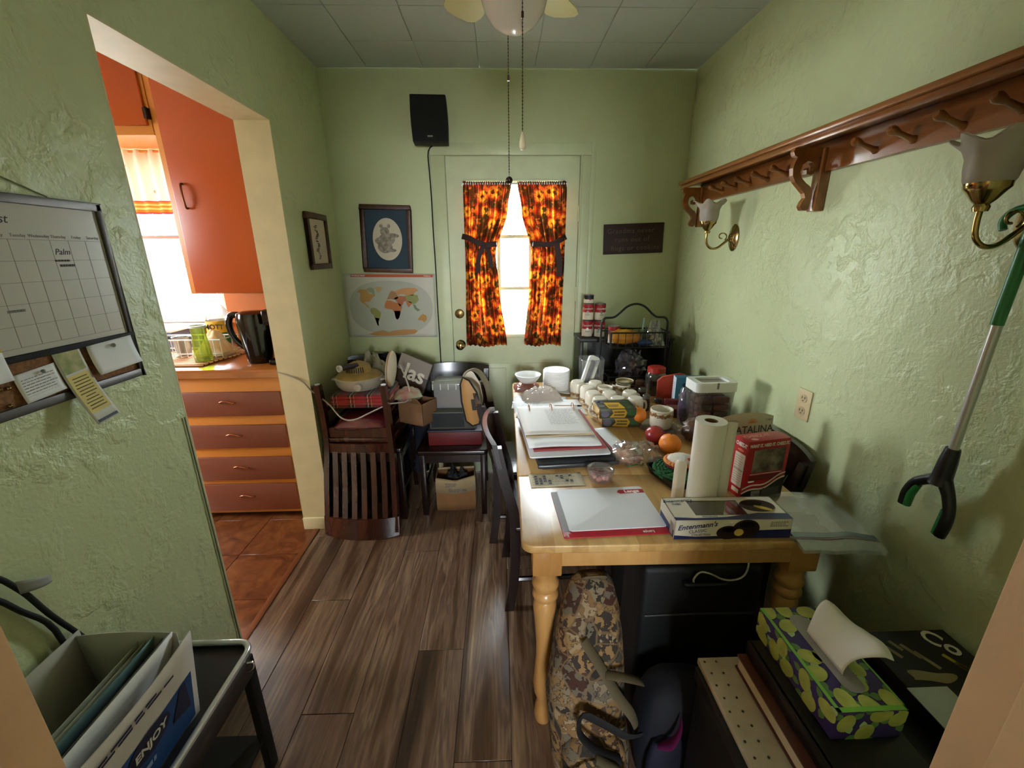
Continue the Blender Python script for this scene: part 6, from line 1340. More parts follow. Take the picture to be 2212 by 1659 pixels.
for off in (0.018, 0.032):
    w_ = wave(off); patch(cz, w_+[(x, y+0.005) for x, y in reversed(w_)], Ff @ TR(0, 0, 0.0003), M_wh, 'white_stripe')
patch(cz, rect(0.0, 0.062, 0.006, 0.030), Ff @ TR(0, 0, 0.0004), mat('info_grey', (84, 78, 72), 0.5), 'info_panel'); patch(cz, rect(-0.040, -0.008, 0.003, 0.024), Ff @ TR(0, 0, 0.0004), mat('barcode_grey', (150, 140, 136), 0.5), 'barcode')
patch(cz, rrect(-0.020, 0.022, 0.036, 0.148, 0.003, 2), Fl, mat('panel_beige', (214, 196, 176), 0.5), 'nutrition_panel')
marks(cz, Fl @ TR(0, 0, 0.0004), 12, M_greyink, -0.017, 0.018, 0.008, 0.136, 0.0012, seed=41); patch(cz, rect(-0.018, 0.020, 0.092, 0.0935), Fl @ TR(0, 0, 0.0005), M_ink, 'rule')
patch(cz, rect(-0.014, 0.016, 0.014, 0.028), Fl, mat('panel_beige', (214, 196, 176), 0.5), 'code_panel'); patch(cz, ell(0, 0.158, 0.013, 0.004, 16), Fl, mat('orange_oval', (214, 120, 70), 0.5), 'oval_badge')
Tp = TR(0, 0, bh_+0.0003); text(cz, 'CHEEZ-IT', 0.022, Tp @ TR(-0.02, 0.006, 0), mat('faded_pink', (206, 140, 130), 0.5), bold=0.0005); patch(cz, ell(-0.045, -0.014, 0.012, 0.007, 14), Tp, mat('faded_pink', (206, 140, 130), 0.5), 'badge')
ca = thing('cereal_pouch', 'cream cereal pouch with orange sun emblem behind the cracker box', 'pouch', (0.835, 1.325, TZ), rz=math.radians(8))
M_cat = mat('cream_pouch', (206, 194, 168), 0.45, var=0.03)
def catf(sgn):
    def f(u, v):
        x = (u-0.5)*0.215*(1+0.02*v); z = 0.0006+0.212*v - 0.012*(abs(u-0.5)*2)**3*v + 0.006*math.sin(PI*u)*v
        return (x, sgn*0.030*(1-v**2.2)*math.sin(PI*max(0.02, min(0.98, u)))**0.5, z)
    return f
b = MB(); b.sheet(14, 12, catf(-1)); b.sheet(14, 12, catf(1)); b.build('pouch', M_cat, ca, smooth=0.8)
Fc = frame((0, -0.0125, 0.176), (1, 0, 0), (0, 0.09, 1)); 
text(ca, 'CATALINA', 0.036, Fc @ TR(0.012, -0.012, 0.008), M_ink, sx=0.95, bold=0.0003); text(ca, 'CRUNCH', 0.034, Fc @ TR(0.010, -0.046, 0.014), M_ink, bold=0.0003)
b = MB(Fc @ TR(0.016, 0.010, 0.006)); b.prism([(0.011*math.cos(a), 0.011*math.sin(a)) for a in [PI*i/10 for i in range(11)]], 0.0004)
for k in range(9):
    a = PI*(k+0.5)/9; c_, s_ = math.cos(a), math.sin(a); b.prism([(0.013*c_-0.0022*s_, 0.013*s_+0.0022*c_), (0.013*c_+0.0022*s_, 0.013*s_-0.0022*c_), (0.021*c_, 0.021*s_)], 0.0004)
b.build('sun_emblem', mat('sun_orange', (206, 130, 60), 0.5), ca); marks(ca, Fc @ TR(-0.062, 0.022, 0.004), 2, M_greyink, -0.03, 0.03, 0.005, 0.0, 0.002, seed=50); text(ca, '3 NET', 0.010, Fc @ TR(0.080, 0.018, 0.004), M_ink)
# ---- Lange folder
la = thing('document_folder', 'white document folder with red lettered tab at the near table end', 'folder', (0.310, 1.098, TZ), rz=math.radians(2.5))
MB().prism(rrect(-0.150, 0.150, -0.122, 0.112, 0.006), 0.003).build('folder', mat('folder_red', (178, 26, 46), 0.4), la, bevel=0.0008)
patch(la, rect(-0.149, -0.128, -0.095, 0.111), TR(0, 0, 0.0031), mat('folder_grey', (140, 136, 136), 0.5), 'grey_edge')
MB(TR(0.004, 0.006, 0.0037)).prism(rrect(-0.134, 0.146, -0.103, 0.112, 0.010), 0.003).build('white_pages', mat('page_white', (226, 226, 230), 0.55), la, bevel=0.0006)
patch(la, [(0.062, 0.088), (0.070, 0.079), (0.149, 0.079), (0.149, 0.100), (0.070, 0.100)], TR(0, 0, 0.0068), M_red, 'red_tab'); text(la, 'Lange', 0.021, TR(0.110, 0.0895, 0.0074), M_wh, bold=0.0007)
text(la, 'Lange', 0.014, TR(0.09, -0.112, 0.0034) @ RZ(PI), M_wh, bold=0.0003); text(la, 'Lange', 0.010, TR(-0.138, -0.108, 0.0034) @ RZ(PI/2), M_wh)
# ---- doughnut box
en = thing('doughnut_box', "white and navy doughnut box with a clear window in its lid", 'box', (0.620, 1.010, TZ), rz=math.radians(-1.0))
W2, D2, H2 = 0.158, 0.055, 0.060
M_ew = mat('box_white', (224, 216, 196), 0.4); M_en = mat('box_navy', (34, 38, 92), 0.4)
b = MB(); b.box(-W2, W2, -D2, -D2+0.002, 0.0005, H2); b.box(-W2, W2, D2-0.002, D2, 0.0005, H2); b.box(-W2, -W2+0.002, -D2, D2, 0.0005, H2); b.box(W2-0.002, W2, -D2, D2, 0.0005, H2); b.box(-W2, W2, -D2, D2, 0.0005, 0.002)
b.box(-W2, -0.095, -D2, D2, H2-0.0015, H2); b.box(0.050, W2, -D2, D2, H2-0.0015, H2); b.box(-0.095, 0.050, -D2, -0.034, H2-0.0015, H2); b.box(-0.095, 0.050, 0.038, D2, H2-0.0015, H2)
b.build('carton', M_ew, en)
rbox(-0.096, 0.051, -0.035, 0.039, H2-0.003, H2-0.002).build('window', clear('smoky_window', (150, 140, 134), 0.35, 0.06, 0.2), en)
Fe = frame((0, -D2-0.0003, 0), (1, 0, 0), (0, 0, 1)); Te = TR(0, 0, H2+0.0003)
patch(en, [(-W2, 0.001), (W2, 0.001), (W2, 0.028), (0.06, 0.026), (-0.02, 0.010), (-0.10, 0.008), (-W2, 0.013)], Fe, M_en, 'navy_swoosh')
patch(en, [(-W2, -D2), (W2, -D2), (W2, -0.030), (0.08, -0.026), (-0.02, -0.044), (-0.10, -0.047), (-W2, -0.042)], Te, M_en, 'navy_swoosh')
text(en, "Entenmann's", 0.021, Fe @ TR(-0.098, 0.041, 0.0004) @ RZ(0.12), M_en, shear=0.35, bold=0.0003); text(en, 'CLASSIC', 0.013, Fe @ TR(-0.095, 0.025, 0.0004) @ RZ(0.10), M_en); text(en, 'COLLECTION', 0.0085, Fe @ TR(-0.085, 0.014, 0.0004), M_en)
text(en, "Entenmann's", 0.017, Te @ TR(-0.120, 0.036, 0.0004) @ RZ(0.08), M_en, shear=0.35); text(en, 'CLASSIC', 0.011, Te @ TR(-0.128, 0.020, 0.0004), M_en, sx=0.6); text(en, 'CHOCOLATE', 0.007, Te @ TR(-0.06, -0.040, 0.0004), M_en)
M_ch = mat('chocolate', (44, 28, 22), 0.3); M_cu = mat('custard', (206, 176, 84), 0.5); M_ch2 = mat('chocolate_dark', (24, 16, 14), 0.25)
for cx, cy, rx, ry in ((-0.012, 0.020, 0.032, 0.021), (0.035, 0.032, 0.036, 0.028)): 
    patch(en, ell(cx, cy, rx, ry, 28), Fe @ TR(0, 0, 0.0005), M_ch, 'doughnut_print', 0.0006); patch(en, ell(cx+0.002, cy+ry*0.45, rx*0.62, ry*0.35, 20), Fe @ TR(0, 0, 0.0012), M_ch2, 'doughnut_hole', 0.0004)
patch(en, ell(0.016, 0.021, 0.013, 0.011, 18), Fe @ TR(0, 0, 0.0015), M_cu, 'bitten_side')
patch(en, ell(0.095, 0.008, 0.048, 0.030, 28), Te @ TR(0, 0, 0.0005), M_ch, 'doughnut_print', 0.0006); patch(en, ell(0.085, 0.018, 0.030, 0.012, 20), Te @ TR(0, 0, 0.0012), M_ch2, 'doughnut_hole', 0.0004); patch(en, [(0.105+x*math.cos(-0.5)-y*math.sin(-0.5), -0.006+x*math.sin(-0.5)+y*math.cos(-0.5)) for x, y in ell(0, 0, 0.024, 0.0075, 18)], Te @ TR(0, 0, 0.0015), M_cu, 'bitten_side')
marks(en, Fe @ TR(0, 0, 0.0004), 3, M_greyink, 0.100, 0.150, 0.006, 0.050, 0.0022, seed=60)
patch(en, rect(-0.05, 0.05, 0.002, 0.024), frame((-W2-0.0003, 0, 0), (0, -1, 0), (0, 0, 1)), M_en, 'navy_end'); patch(en, rect(0.026, 0.045, 0.006, 0.042), frame((-W2-0.0008, 0, 0), (0, -1, 0), (0, 0, 1)), mat('barcode_grey', (150, 140, 136), 0.5), 'barcode')
for k in range(3): MB().lathe([(0.010, 0.0), (0.028, 0.002), (0.034, 0.012), (0.030, 0.024), (0.018, 0.028), (0.010, 0.022), (0.009, 0.010), (0.010, 0.0)], 20, (-0.065+0.050*k*1.3, 0.002, 0.004), cap=False).build('doughnut', M_ch, en, smooth=1.0)
# ---- zip bag with papers
zb = thing('zip_bag', 'clear zip bag of papers with blue seal hanging over the table corner', 'bag', (0.888, 1.030, TZ), rz=math.radians(-2))
def zf(u, v):
    x = -0.105+0.222*u+0.035*v*u; y = -0.135+0.270*v
    y0 = y - 0.004
    droop = max(0, (x-0.055)); z = 0.012 - 0.45*droop**1.4 - 0.5*max(0, -0.085-y)**1.4 + 0.004*fn(u*4, v*4, 77)
    return (x, y0, z)
MB().sheet(18, 20, zf).build('bag_top', clear('zip_film', (226, 230, 228), 0.24, 0.15, 0.2), zb, smooth=1.0)
MB().sheet(18, 20, lambda u, v: (zf(u, v)[0], zf(u, v)[1], zf(u, v)[2]-0.010)).build('bag_bottom', clear('zip_film', (226, 230, 228), 0.24, 0.15, 0.2), zb, smooth=1.0)
def strip(v0, v1, dz): return lambda u, v: tuple(a+b_ for a, b_ in zip(zf(u, v0+(v1-v0)*v), (0, 0, dz)))
MB().sheet(18, 2, strip(0.16, 0.235, 0.0012)).build('blue_seal', clear('blue_seal', (70, 110, 150), 0.85, 0.2), zb, smooth=1.0)
MB().sheet(18, 1, strip(0.135, 0.148, 0.0012)).build('pink_line', mat('pink_line', (160, 120, 140), 0.5), zb, smooth=1.0)
def zrect(nm, u0, u1, v0, v1, m): MB().sheet(6, 6, lambda u, v: tuple(a+b_ for a, b_ in zip(zf(u0+(u1-u0)*u, v0+(v1-v0)*v), (0, 0, -0.005)))).build(nm, m, zb, smooth=1.0)
zrect('paper_slip', 0.05, 0.50, 0.62, 0.93, mat('pale_slip', (170, 162, 118), 0.7)); zrect('paper_slip', 0.0, 0.52, 0.25, 0.57, mat('pink_slip', (150, 104, 92), 0.7)); zrect('paper_slip', 0.02, 0.24, 0.27, 0.52, mat('pale_slip', (170, 162, 118), 0.7)); zrect('paper_slip', 0.45, 0.68, 0.25, 0.9, mat('rose_slip', (206, 190, 186), 0.7))
# ================================================================ foreground: under the table, bench and cart
bp = thing('patchwork_backpack', 'brown animal patchwork print backpack slumped against the table leg', 'backpack', (0.232, 0.865, 0.0))
_t = NT('animal_patchwork'); _t.bsdf(None, 0.85)
_v = _t.coord('Object'); _n0 = _t.noise(_v, 9.0, 2.0); _dv = _t.n('ShaderNodeVectorMath'); _dv.operation = 'ADD'
_sc = _t.n('ShaderNodeVectorMath'); _sc.operation = 'SCALE'; _sc.inputs['Scale'].default_value = 0.05; _t.l(_n0.outputs['Color'], _sc.inputs[0]); _t.l(_v, _dv.inputs[0]); _t.l(_sc.outputs[0], _dv.inputs[1])
_p = _t.vor(_dv.outputs[0], 17.0); _p.distance = 'CHEBYCHEV'; _sepc = _t.n('ShaderNodeSeparateColor'); _t.l(_p.outputs['Color'], _sepc.inputs[0])
_c = _t.ramp(_sepc.outputs[0], [(0, lin((66, 58, 48))), (0.16, lin((160, 124, 78))), (0.32, lin((48, 42, 36))), (0.46, lin((176, 140, 90))), (0.60, lin((82, 44, 28))), (0.72, lin((92, 86, 76))), (0.85, lin((164, 148, 124)))], 'CONSTANT')
_c2 = _t.ramp(_sepc.outputs[1], [(0, lin((176, 140, 92))), (0.25, lin((58, 50, 42))), (0.45, lin((190, 168, 136))), (0.65, lin((96, 66, 44))), (0.82, lin((130, 120, 104)))], 'CONSTANT')
_n9 = _t.noise(_v, 46.0, 3.0, 0.55, 0.3); _s9 = _t.ramp(_n9.outputs['Fac'], [(0.50, (0, 0, 0)), (0.515, (1, 1, 1))])
_col = _t.mix(_s9, _c, _c2)
_ol = _t.ramp(_n9.outputs['Fac'], [(0.485, (1, 1, 1)), (0.495, (0.25, 0.22, 0.2)), (0.52, (0.25, 0.22, 0.2)), (0.53, (1, 1, 1))])
_col = _t.mix(1.0, _col, _ol, 'MULTIPLY')
_e = _t.vor(_dv.outputs[0], 17.0, 'DISTANCE_TO_EDGE'); _st = _t.ramp(_e.outputs['Distance'], [(0.0, (1, 1, 1)), (0.03, (1, 1, 1)), (0.05, (0, 0, 0))])
_t.l(_t.mix(1.0, _t.mix(_t.math('MULTIPLY', _st, 0.7), _col, lin((150, 122, 84))), (0.58, 0.55, 0.50), 'MULTIPLY'), _t.b.inputs['Base Color']); M_patch = _t.m
def bodyf(b, prof, seed, n=28, wob=0.06):
    rings = []
    for z, cx, cy, rx, ry in prof:
        ring = []
        for i in range(n):
            a = 2*PI*i/n; c, s = math.cos(a), math.sin(a); e = 0.75
            w = 1+wob*fn(c*1.6+cx*3, s*1.6, z*7+seed)
            ring.append((cx+rx*math.copysign(abs(c)**e, c)*w, cy+ry*math.copysign(abs(s)**e, s)*w, z))
        rings.append(ring)
    return b.loft(rings)
bodyf(MB(), [(0.001, 0.02, 0.0, 0.070, 0.055), (0.02, 0.02, 0.0, 0.100, 0.085), (0.10, 0.012, 0.0, 0.112, 0.095), (0.20, 0.0, 0.004, 0.112, 0.098), (0.30, -0.010, 0.020, 0.108, 0.092), (0.40, -0.002, 0.045, 0.102, 0.082), (0.48, 0.008, 0.075, 0.092, 0.066), (0.54, 0.016, 0.105, 0.080, 0.052), (0.590, 0.022, 0.130, 0.062, 0.034), (0.605, 0.024, 0.138, 0.045, 0.018)], 2).build('main_body', M_patch, bp, smooth=1.2)
bodyf(MB(TR(0.0, -0.085, 0)), [(0.03, 0.01, 0, 0.060, 0.030), (0.06, 0.01, 0, 0.085, 0.042), (0.15, 0.005, 0, 0.090, 0.048), (0.23, 0.0, 0.004, 0.084, 0.042), (0.265, 0.0, 0.01, 0.06, 0.026)], 5).build('front_pocket', M_patch, bp, smooth=1.2)
M_strap = mat('olive_webbing', (92, 80, 56), 0.85); M_bstrap = mat('black_webbing', (16, 15, 16), 0.8)
MB().tube([(-0.02, 0.010, 0.50), (0.02, -0.030, 0.45), (0.06, -0.062, 0.39), (0.10, -0.070, 0.33), (0.125, -0.05, 0.25)], 0.016, 8, flat=0.25).build('strap', M_strap, bp, smooth=1.0)
MB().tube([(0.03, -0.040, 0.44), (0.075, -0.045, 0.435), (0.115, -0.035, 0.41), (0.135, -0.02, 0.385)], 0.014, 8, flat=0.25).build('strap', M_strap, bp, smooth=1.0)
MB().tube([(0.06, -0.120, 0.25), (0.0, -0.120, 0.285), (-0.045, -0.105, 0.325), (-0.035, -0.085, 0.36), (0.02, -0.088, 0.33), (0.08, -0.092, 0.29), (0.125, -0.07, 0.26)], 0.015, 8, flat=0.35).build('black_strap', M_bstrap, bp, smooth=1.0)
MB().tube([(-0.01, -0.140, 0.29), (0.04, -0.150, 0.265), (0.075, -0.150, 0.225)], 0.013, 8, flat=0.3).build('strap', M_strap, bp, smooth=1.0)
MB().tube([(0.0, 0.12, 0.60), (0.002, 0.10, 0.625), (0.045, 0.10, 0.626), (0.05, 0.12, 0.60)], 0.010, 8, flat=0.4).build('top_loop', M_strap, bp, smooth=1.0)
MB().tube([(0.085*math.cos(a)-0.002, -0.129-0.012*math.sin(a), 0.17+0.085*math.sin(a)) for a in [PI*i/14 for i in range(15)]], 0.004, 6).build('zipper', M_strap, bp, smooth=1.0)
nb = thing('navy_backpack', 'dark navy backpack with magenta trim on the floor by the bench', 'backpack', (0.500, 0.892, 0.0))
M_nv = mat('navy_nylon', (13, 15, 28), 0.75, var=0.15)
bodyf(MB(), [(0.001, 0, 0, 0.08, 0.06), (0.02, 0, 0, 0.115, 0.085), (0.12, 0, 0, 0.125, 0.092), (0.24, 0, 0, 0.118, 0.085), (0.31, 0.0, 0, 0.095, 0.065), (0.345, 0.005, 0, 0.05, 0.035)], 12).build('main_body', M_nv, nb, smooth=1.2)
bodyf(MB(TR(-0.03, -0.080, 0)), [(0.02, 0, 0, 0.055, 0.020), (0.05, 0, 0, 0.078, 0.028), (0.14, 0, 0, 0.080, 0.030), (0.20, 0, 0, 0.070, 0.024), (0.225, 0, 0, 0.045, 0.014)], 14).build('front_pocket', mat('navy_nylon_light', (17, 20, 42), 0.75), nb, smooth=1.2)
M_mg = mat('magenta_trim', (120, 28, 96), 0.6)
MB().tube([(-0.09, -0.098, 0.215), (-0.06, -0.112, 0.245), (-0.04, -0.108, 0.285), (-0.03, -0.085, 0.30)], [0.008, 0.020, 0.012, 0.004], 8, flat=0.3).build('magenta_trim', M_mg, nb, smooth=1.0)
MB().tube([(0.075, -0.06, 0.325), (0.088, -0.068, 0.29), (0.092, -0.07, 0.265)], [0.004, 0.009, 0.004], 8, flat=0.4).build('magenta_trim', M_mg, nb, smooth=1.0)
su = thing('black_suitcase', 'black suitcase standing under the near end of the table', 'suitcase', (0.615, 1.065, 0.0))
rbox(-0.205, 0.165, -0.055, 0.130, 0.015, 0.612).build('shell', mat('black_suitcase_cloth', (8, 8, 9), 0.6), su, bevel=0.02, seg=3)  # height and depth enlarged to block stray light below the table
MB().tube([(-0.19, -0.058, 0.44), (-0.02, -0.060, 0.445), (0.15, -0.058, 0.44)], 0.003, 6).build('zipper', mat('dull_zip', (70, 70, 70), 0.4), su, smooth=1.0)
MB().tube([(-0.08, -0.056, 0.56), (-0.07, -0.068, 0.56), (0.03, -0.068, 0.56), (0.04, -0.056, 0.56)], 0.009, 8).build('handle', M_black, su, smooth=1.0)
for x in (-0.17, 0.13): MB(RY(PI/2)).lathe([(0, -0.012), (0.0148, -0.012), (0.0148, 0.012), (0, 0.012)], 14, (-0.0153, 0, x)).build('wheel', M_black, su, smooth=0.6)
o = MB().tube([(0.575, 1.002, 0.545), (0.555, 0.998, 0.575), (0.570, 0.996, 0.605), (0.60, 0.996, 0.600), (0.640, 0.997, 0.578), (0.675, 0.998, 0.573), (0.705, 1.0, 0.585), (0.715, 1.003, 0.62), (0.71, 1.006, 0.650)], 0.0028, 8).build('dangling_cord', mat('white_cord', (186, 182, 166), 0.6), smooth=1.2)
tag(o, 'white cord dangling below the table apron over the suitcase', 'cord')
gbg = thing('light_block_bag', 'black bag shape added under the middle of the table to block light', 'bag', (0.512, 1.66, 0.0))  # added lump that blocks light beams passing under the table top
lump(MB(), 0.052, 0.46, 0.325, 71, c=(0, 0, 0.3155), wob=0.12, f=2.2, n=30, m=16).build('bag', mat('light_block_black', (8, 8, 9), 0.4), gbg, smooth=0.8)
# ---- dark bench with stacked albums, tissue box
be = thing('low_bench', 'low black wooden bench cabinet in the near right corner', 'bench', (0.46, 0.455, 0.0))
rbox(0.0, 0.648, 0.0, 0.310, 0.50, 0.535).build('bench_top', mat('black_stain', (18, 15, 14), 0.5), be, bevel=0.004)
for nm, a in (('side_panel', (0.01, 0.030, 0.005, 0.305, 0.0005, 0.4995)), ('side_panel', (0.618, 0.638, 0.005, 0.305, 0.0005, 0.4995)), ('back_panel', (0.030, 0.618, 0.285, 0.300, 0.02, 0.4995)), ('shelf_board', (0.030, 0.618, 0.010, 0.285, 0.22, 0.24))): rbox(*a).build(nm, mat('black_stain', (18, 15, 14), 0.5), be)
pn_ = thing('perforated_panel', 'white perforated metal panel lying under the photo albums', 'panel', (0.468, 0.455, 0.5355))
M_pw = mat('off_white_metal', (196, 184, 164), 0.5, rgb2=(170, 156, 134), vscale=9)
rbox(0.0, 0.20, 0.0, 0.318, 0.0003, 0.016).build('panel', M_pw, pn_, bevel=0.002)
hole = MB().lathe([(0, 0), (0.0026, 0), (0.0026, 0.0006), (0, 0.0006)], 10).build('perforation', mat('hole_brown', (60, 46, 36), 0.8), pn_)
first = True
for r_, x in enumerate((0.012, 0.040)):
    for k in range(11):
        o = hole if first else hole.copy()
        if not first: COL.objects.link(o)
        first = False; o.location = (x+0.003*(k % 2), 0.016+k*0.029, 0.0162)
al = thing('photo_album', 'thick reddish brown photo album, lower of the two in the stack', 'album', (0.545, 0.462, 0.552))
M_alb = mat('brown_leather', (84, 42, 28), 0.4, var=0.12)
rbox(0.0, 0.195, 0.0, 0.285, 0.0003, 0.006).build('cover', M_alb, al, bevel=0.002); rbox(0.0, 0.195, 0.0, 0.285, 0.034, 0.040).build('cover', M_alb, al, bevel=0.002); rbox(0.185, 0.195, 0.0, 0.285, 0.0003, 0.040).build('spine', M_alb, al, bevel=0.003)
rbox(0.004, 0.184, 0.005, 0.280, 0.006, 0.034).build('page_block', mat('album_pages', (206, 190, 166), 0.7), al)
al2 = thing('photo_album', 'black and brown photo album directly beneath the tissue box', 'album', (0.565, 0.475, 0.5925))
M_alk = mat('black_leather', (22, 17, 15), 0.3, var=0.2); rbox(0.0, 0.180, 0.0, 0.275, 0.0003, 0.005).build('cover', M_alk, al2, bevel=0.002); rbox(0.0, 0.180, 0.0, 0.275, 0.030, 0.036).build('cover', M_alk, al2, bevel=0.002); rbox(0.0, 0.012, 0.0, 0.275, 0.0003, 0.036).build('spine', M_alk, al2, bevel=0.004); rbox(0.010, 0.175, 0.005, 0.270, 0.005, 0.030).build('page_block', mat('album_pages', (206, 190, 166), 0.7), al2)
ti = thing('tissue_box', 'green and purple pear print tissue box with a tissue sticking out', 'tissue box', (0.665, 0.655, 0.629), rz=math.radians(0.5))
TX, TY, TH_ = 0.066, 0.118, 0.068
M_tp = mat('tissue_purple', (62, 46, 104), 0.5); M_tg = mat('tissue_green', (124, 182, 66), 0.45); M_tl = mat('tissue_leaf', (96, 134, 70), 0.5); M_ty = mat('pear_yellow', (186, 188, 92), 0.5, rgb2=(160, 164, 72), vscale=30); M_tl2 = mat('pale_leaf', (168, 196, 140), 0.5)
rbox(-TX, TX, -TY, TY, 0.0003, TH_).build('carton', M_tp, ti, bevel=0.0012)
faces = [(frame((0, 0, TH_+0.0002), (1, 0, 0), (0, 1, 0)), -TX, TX, -TY, TY, 'top'), (frame((0, -TY-0.0002, 0), (1, 0, 0), (0, 0, 1)), -TX, TX, 0, TH_, 'front'), (frame((-TX-0.0002, 0, 0), (0, -1, 0), (0, 0, 1)), -TY, TY, 0, TH_, 'side'), (frame((TX+0.0002, 0, 0), (0, 1, 0), (0, 0, 1)), -TY, TY, 0, TH_, 'side2')]
def pear(cx, cy, s_, a):
    P = []
    for i in range(22):
        q = 2*PI*i/22; r_ = s_*(1+0.22*math.cos(q)) ; x, y = r_*math.cos(q)*1.15, r_*math.sin(q)*0.85
        P.append((cx+x*math.cos(a)-y*math.sin(a), cy+x*math.sin(a)+y*math.cos(a)))
    return P
def leafp(cx, cy, s_, a):
    P = [(s_*t_, 0.32*s_*math.sin(PI*t_)) for t_ in [i/8 for i in range(9)]]+[(s_*t_, -0.32*s_*math.sin(PI*t_)) for t_ in [i/8 for i in range(7, 0, -1)]]
    return [(cx+x*math.cos(a)-y*math.sin(a), cy+x*math.sin(a)+y*math.cos(a)) for x, y in P]
def clipp(P, x0, x1, y0, y1): return [(min(max(x, x0), x1), min(max(y, y0), y1)) for x, y in P]
R_ = random.Random(77)
for F_, x0, x1, y0, y1, nm in faces:
    area = (x1-x0)*(y1-y0); k = 0
    pts_ = []
    while len(pts_) < max(5, int(area/0.0019)) and k < 400:
        k += 1; cx, cy = R_.uniform(x0+0.01, x1-0.01), R_.uniform(y0+0.01, y1-0.01)
        if all((cx-a)**2+(cy-b_)**2 > 0.038**2 for a, b_ in pts_): pts_.append((cx, cy))
    for j, (cx, cy) in enumerate(pts_):
        a = R_.uniform(0, 6.28)
        for dl in (0.6, 2.4, 4.4): patch(ti, clipp(leafp(cx+0.010*math.cos(a+dl), cy+0.010*math.sin(a+dl), 0.024, a+dl), x0, x1, y0, y1), F_ @ TR(0, 0, 0.0001*(1+(j % 3))), M_tl if dl > 1 else M_tl2, 'leaf_print', 0.0002)
        patch(ti, clipp(pear(cx, cy, 0.0190, a), x0, x1, y0, y1), F_ @ TR(0, 0, 0.0005), M_ty, 'pear_print', 0.0003)
b = MB(TR(0, 0, 0.0009))
for F_, x0, x1, y0, y1, nm in faces[:1]:
    for r_ in (rect(x0, x0+0.007, y0, y1), rect(x1-0.004, x1, y0, y1), rect(x0, x1, y0, y0+0.009)): b.prism(r_, 0.0003, F_)
b.build('green_border', M_tg, ti)
MB(faces[0][0] @ TR(0, 0, 0.0010)).prism(rrect(-0.020, 0.022, -0.085, 0.095, 0.018, 5), 0.0005).build('opening_film', mat('grey_film', (150, 142, 140), 0.12), ti)
def tf(u, v):
    a = v*2.3
    y = -0.050+0.105*u + 0.012*v - 0.030*v*(1-u) + 0.006*math.sin(v*6+u*4)
    x = -0.004 + 0.048*math.sin(a*0.62)*1.5*v**0.6 + 0.012*math.sin(u*5)*v
    z = TH_ + 0.002 + 0.060*math.sin(min(a, 1.9)*0.83) - 0.020*max(0, a-1.7) + 0.010*math.sin(u*7+1)*v + 0.012*(1-abs(2*u-1))*v
    return (x, y, z)
MB().sheet(18, 16, tf).build('tissue', mat('white_tissue', (222, 214, 202), 0.9), ti, smooth=0.7, solid=0.0008)
fb = thing('black_flat_box', 'flat black printed box with yellow stripes against the right wall', 'box', (0.935, 0.49, 0.5355))
rbox(-0.055, 0.170, 0.0, 0.315, 0.0003, 0.045).build('carton', mat('black_print', (24, 22, 22), 0.4), fb, bevel=0.002)
Tb = TR(0, 0, 0.0453)
M_yl = mat('print_yellow', (196, 172, 60), 0.5); M_tn = mat('print_tan', (150, 136, 100), 0.5)
for k, (x, y, l_, m_) in enumerate(((0.095, 0.245, 0.10, M_yl), (0.105, 0.225, 0.07, M_yl), (0.02, 0.275, 0.05, M_tn), (0.035, 0.255, 0.06, M_tn), (0.0, 0.285, 0.035, M_tn), (-0.02, 0.27, 0.04, M_tn))): patch(fb, [(x, y), (x+0.009, y+0.004), (x+0.009+l_*0.35, y+0.004-l_*0.75), (x+l_*0.35, y-l_*0.75)], Tb, m_, 'printed_stripe')
text(fb, 'C', 0.060, Tb @ TR(0.116, 0.291, 0.0) @ RZ(-0.9), M_cream, bold=0.0012); text(fb, 'o', 0.060, Tb @ TR(0.140, 0.261, 0.0) @ RZ(-0.9), M_cream, bold=0.0012)
patch(fb, [(0.02+0.05*math.cos(q)*(1+0.2*math.cos(3*q)), 0.195+0.016*math.sin(q)*(1+0.5*math.cos(2*q+1))) for q in [2*PI*i/24 for i in range(24)]], Tb, M_tn, 'fish_print')
o = rbox(0.875, 0.965, 0.515, 0.660, 0.5812, 0.5835).build('white_card', mat('pale_card', (196, 200, 194), 0.6)); tag(o, 'blank white card lying on the black printed box', 'card')
# ---- metal cart with box of folders, at the left
ca_ = thing('metal_cart', 'black metal cart with chrome rimmed tray against the left wall', 'cart', (-0.835, 0.63, 0.0))
cw, cd = 0.128, 0.315
MB(TR(0, 0, 0.430)).prism(rrect(-cw, cw, -cd, cd, 0.04, 6), 0.014).build('tray', mat('charcoal_tray', (40, 41, 44), 0.4), ca_, bevel=0.003)
MB().tube([(x, y, 0.454) for x, y in rrect(-cw, cw, -cd, cd, 0.04, 6)], 0.0085, 10, closed=True).build('chrome_rim', mat('bright_rim', (226, 228, 230), 0.22, 0.6), ca_, smooth=1.2)
MB().loft([[(x, y, z) for x, y in rrect(-cw, cw, -cd, cd, 0.04, 6)] for z in (0.375, 0.446)], False).build('side_skirt', mat('taupe_metal', (58, 52, 50), 0.5), ca_, smooth=0.9, solid=0.003)
for x in (-cw+0.02, cw-0.012):
    for y in (-cd+0.03, cd-0.03): rbox(x-0.012, x+0.012, y-0.016, y+0.016, 0.0005, 0.43).build('leg', M_matteblack, ca_, bevel=0.003)
rbox(-cw+0.01, cw-0.01, -cd+0.03, cd-0.03, 0.12, 0.13).build('lower_shelf', M_matteblack, ca_)
MB().tube([(cw+0.001, cd-0.045, 0.43), (cw+0.014, cd-0.040, 0.425), (cw+0.014, cd-0.045, 0.41), (cw+0.002, cd-0.05, 0.405)], 0.003, 6).build('hook', M_chrome, ca_, smooth=1.0)
bxT = (-0.835, 0.60, 0.4445)
fx = thing('file_carton', 'open white cardboard carton with blue print on the cart', 'carton', bxT)
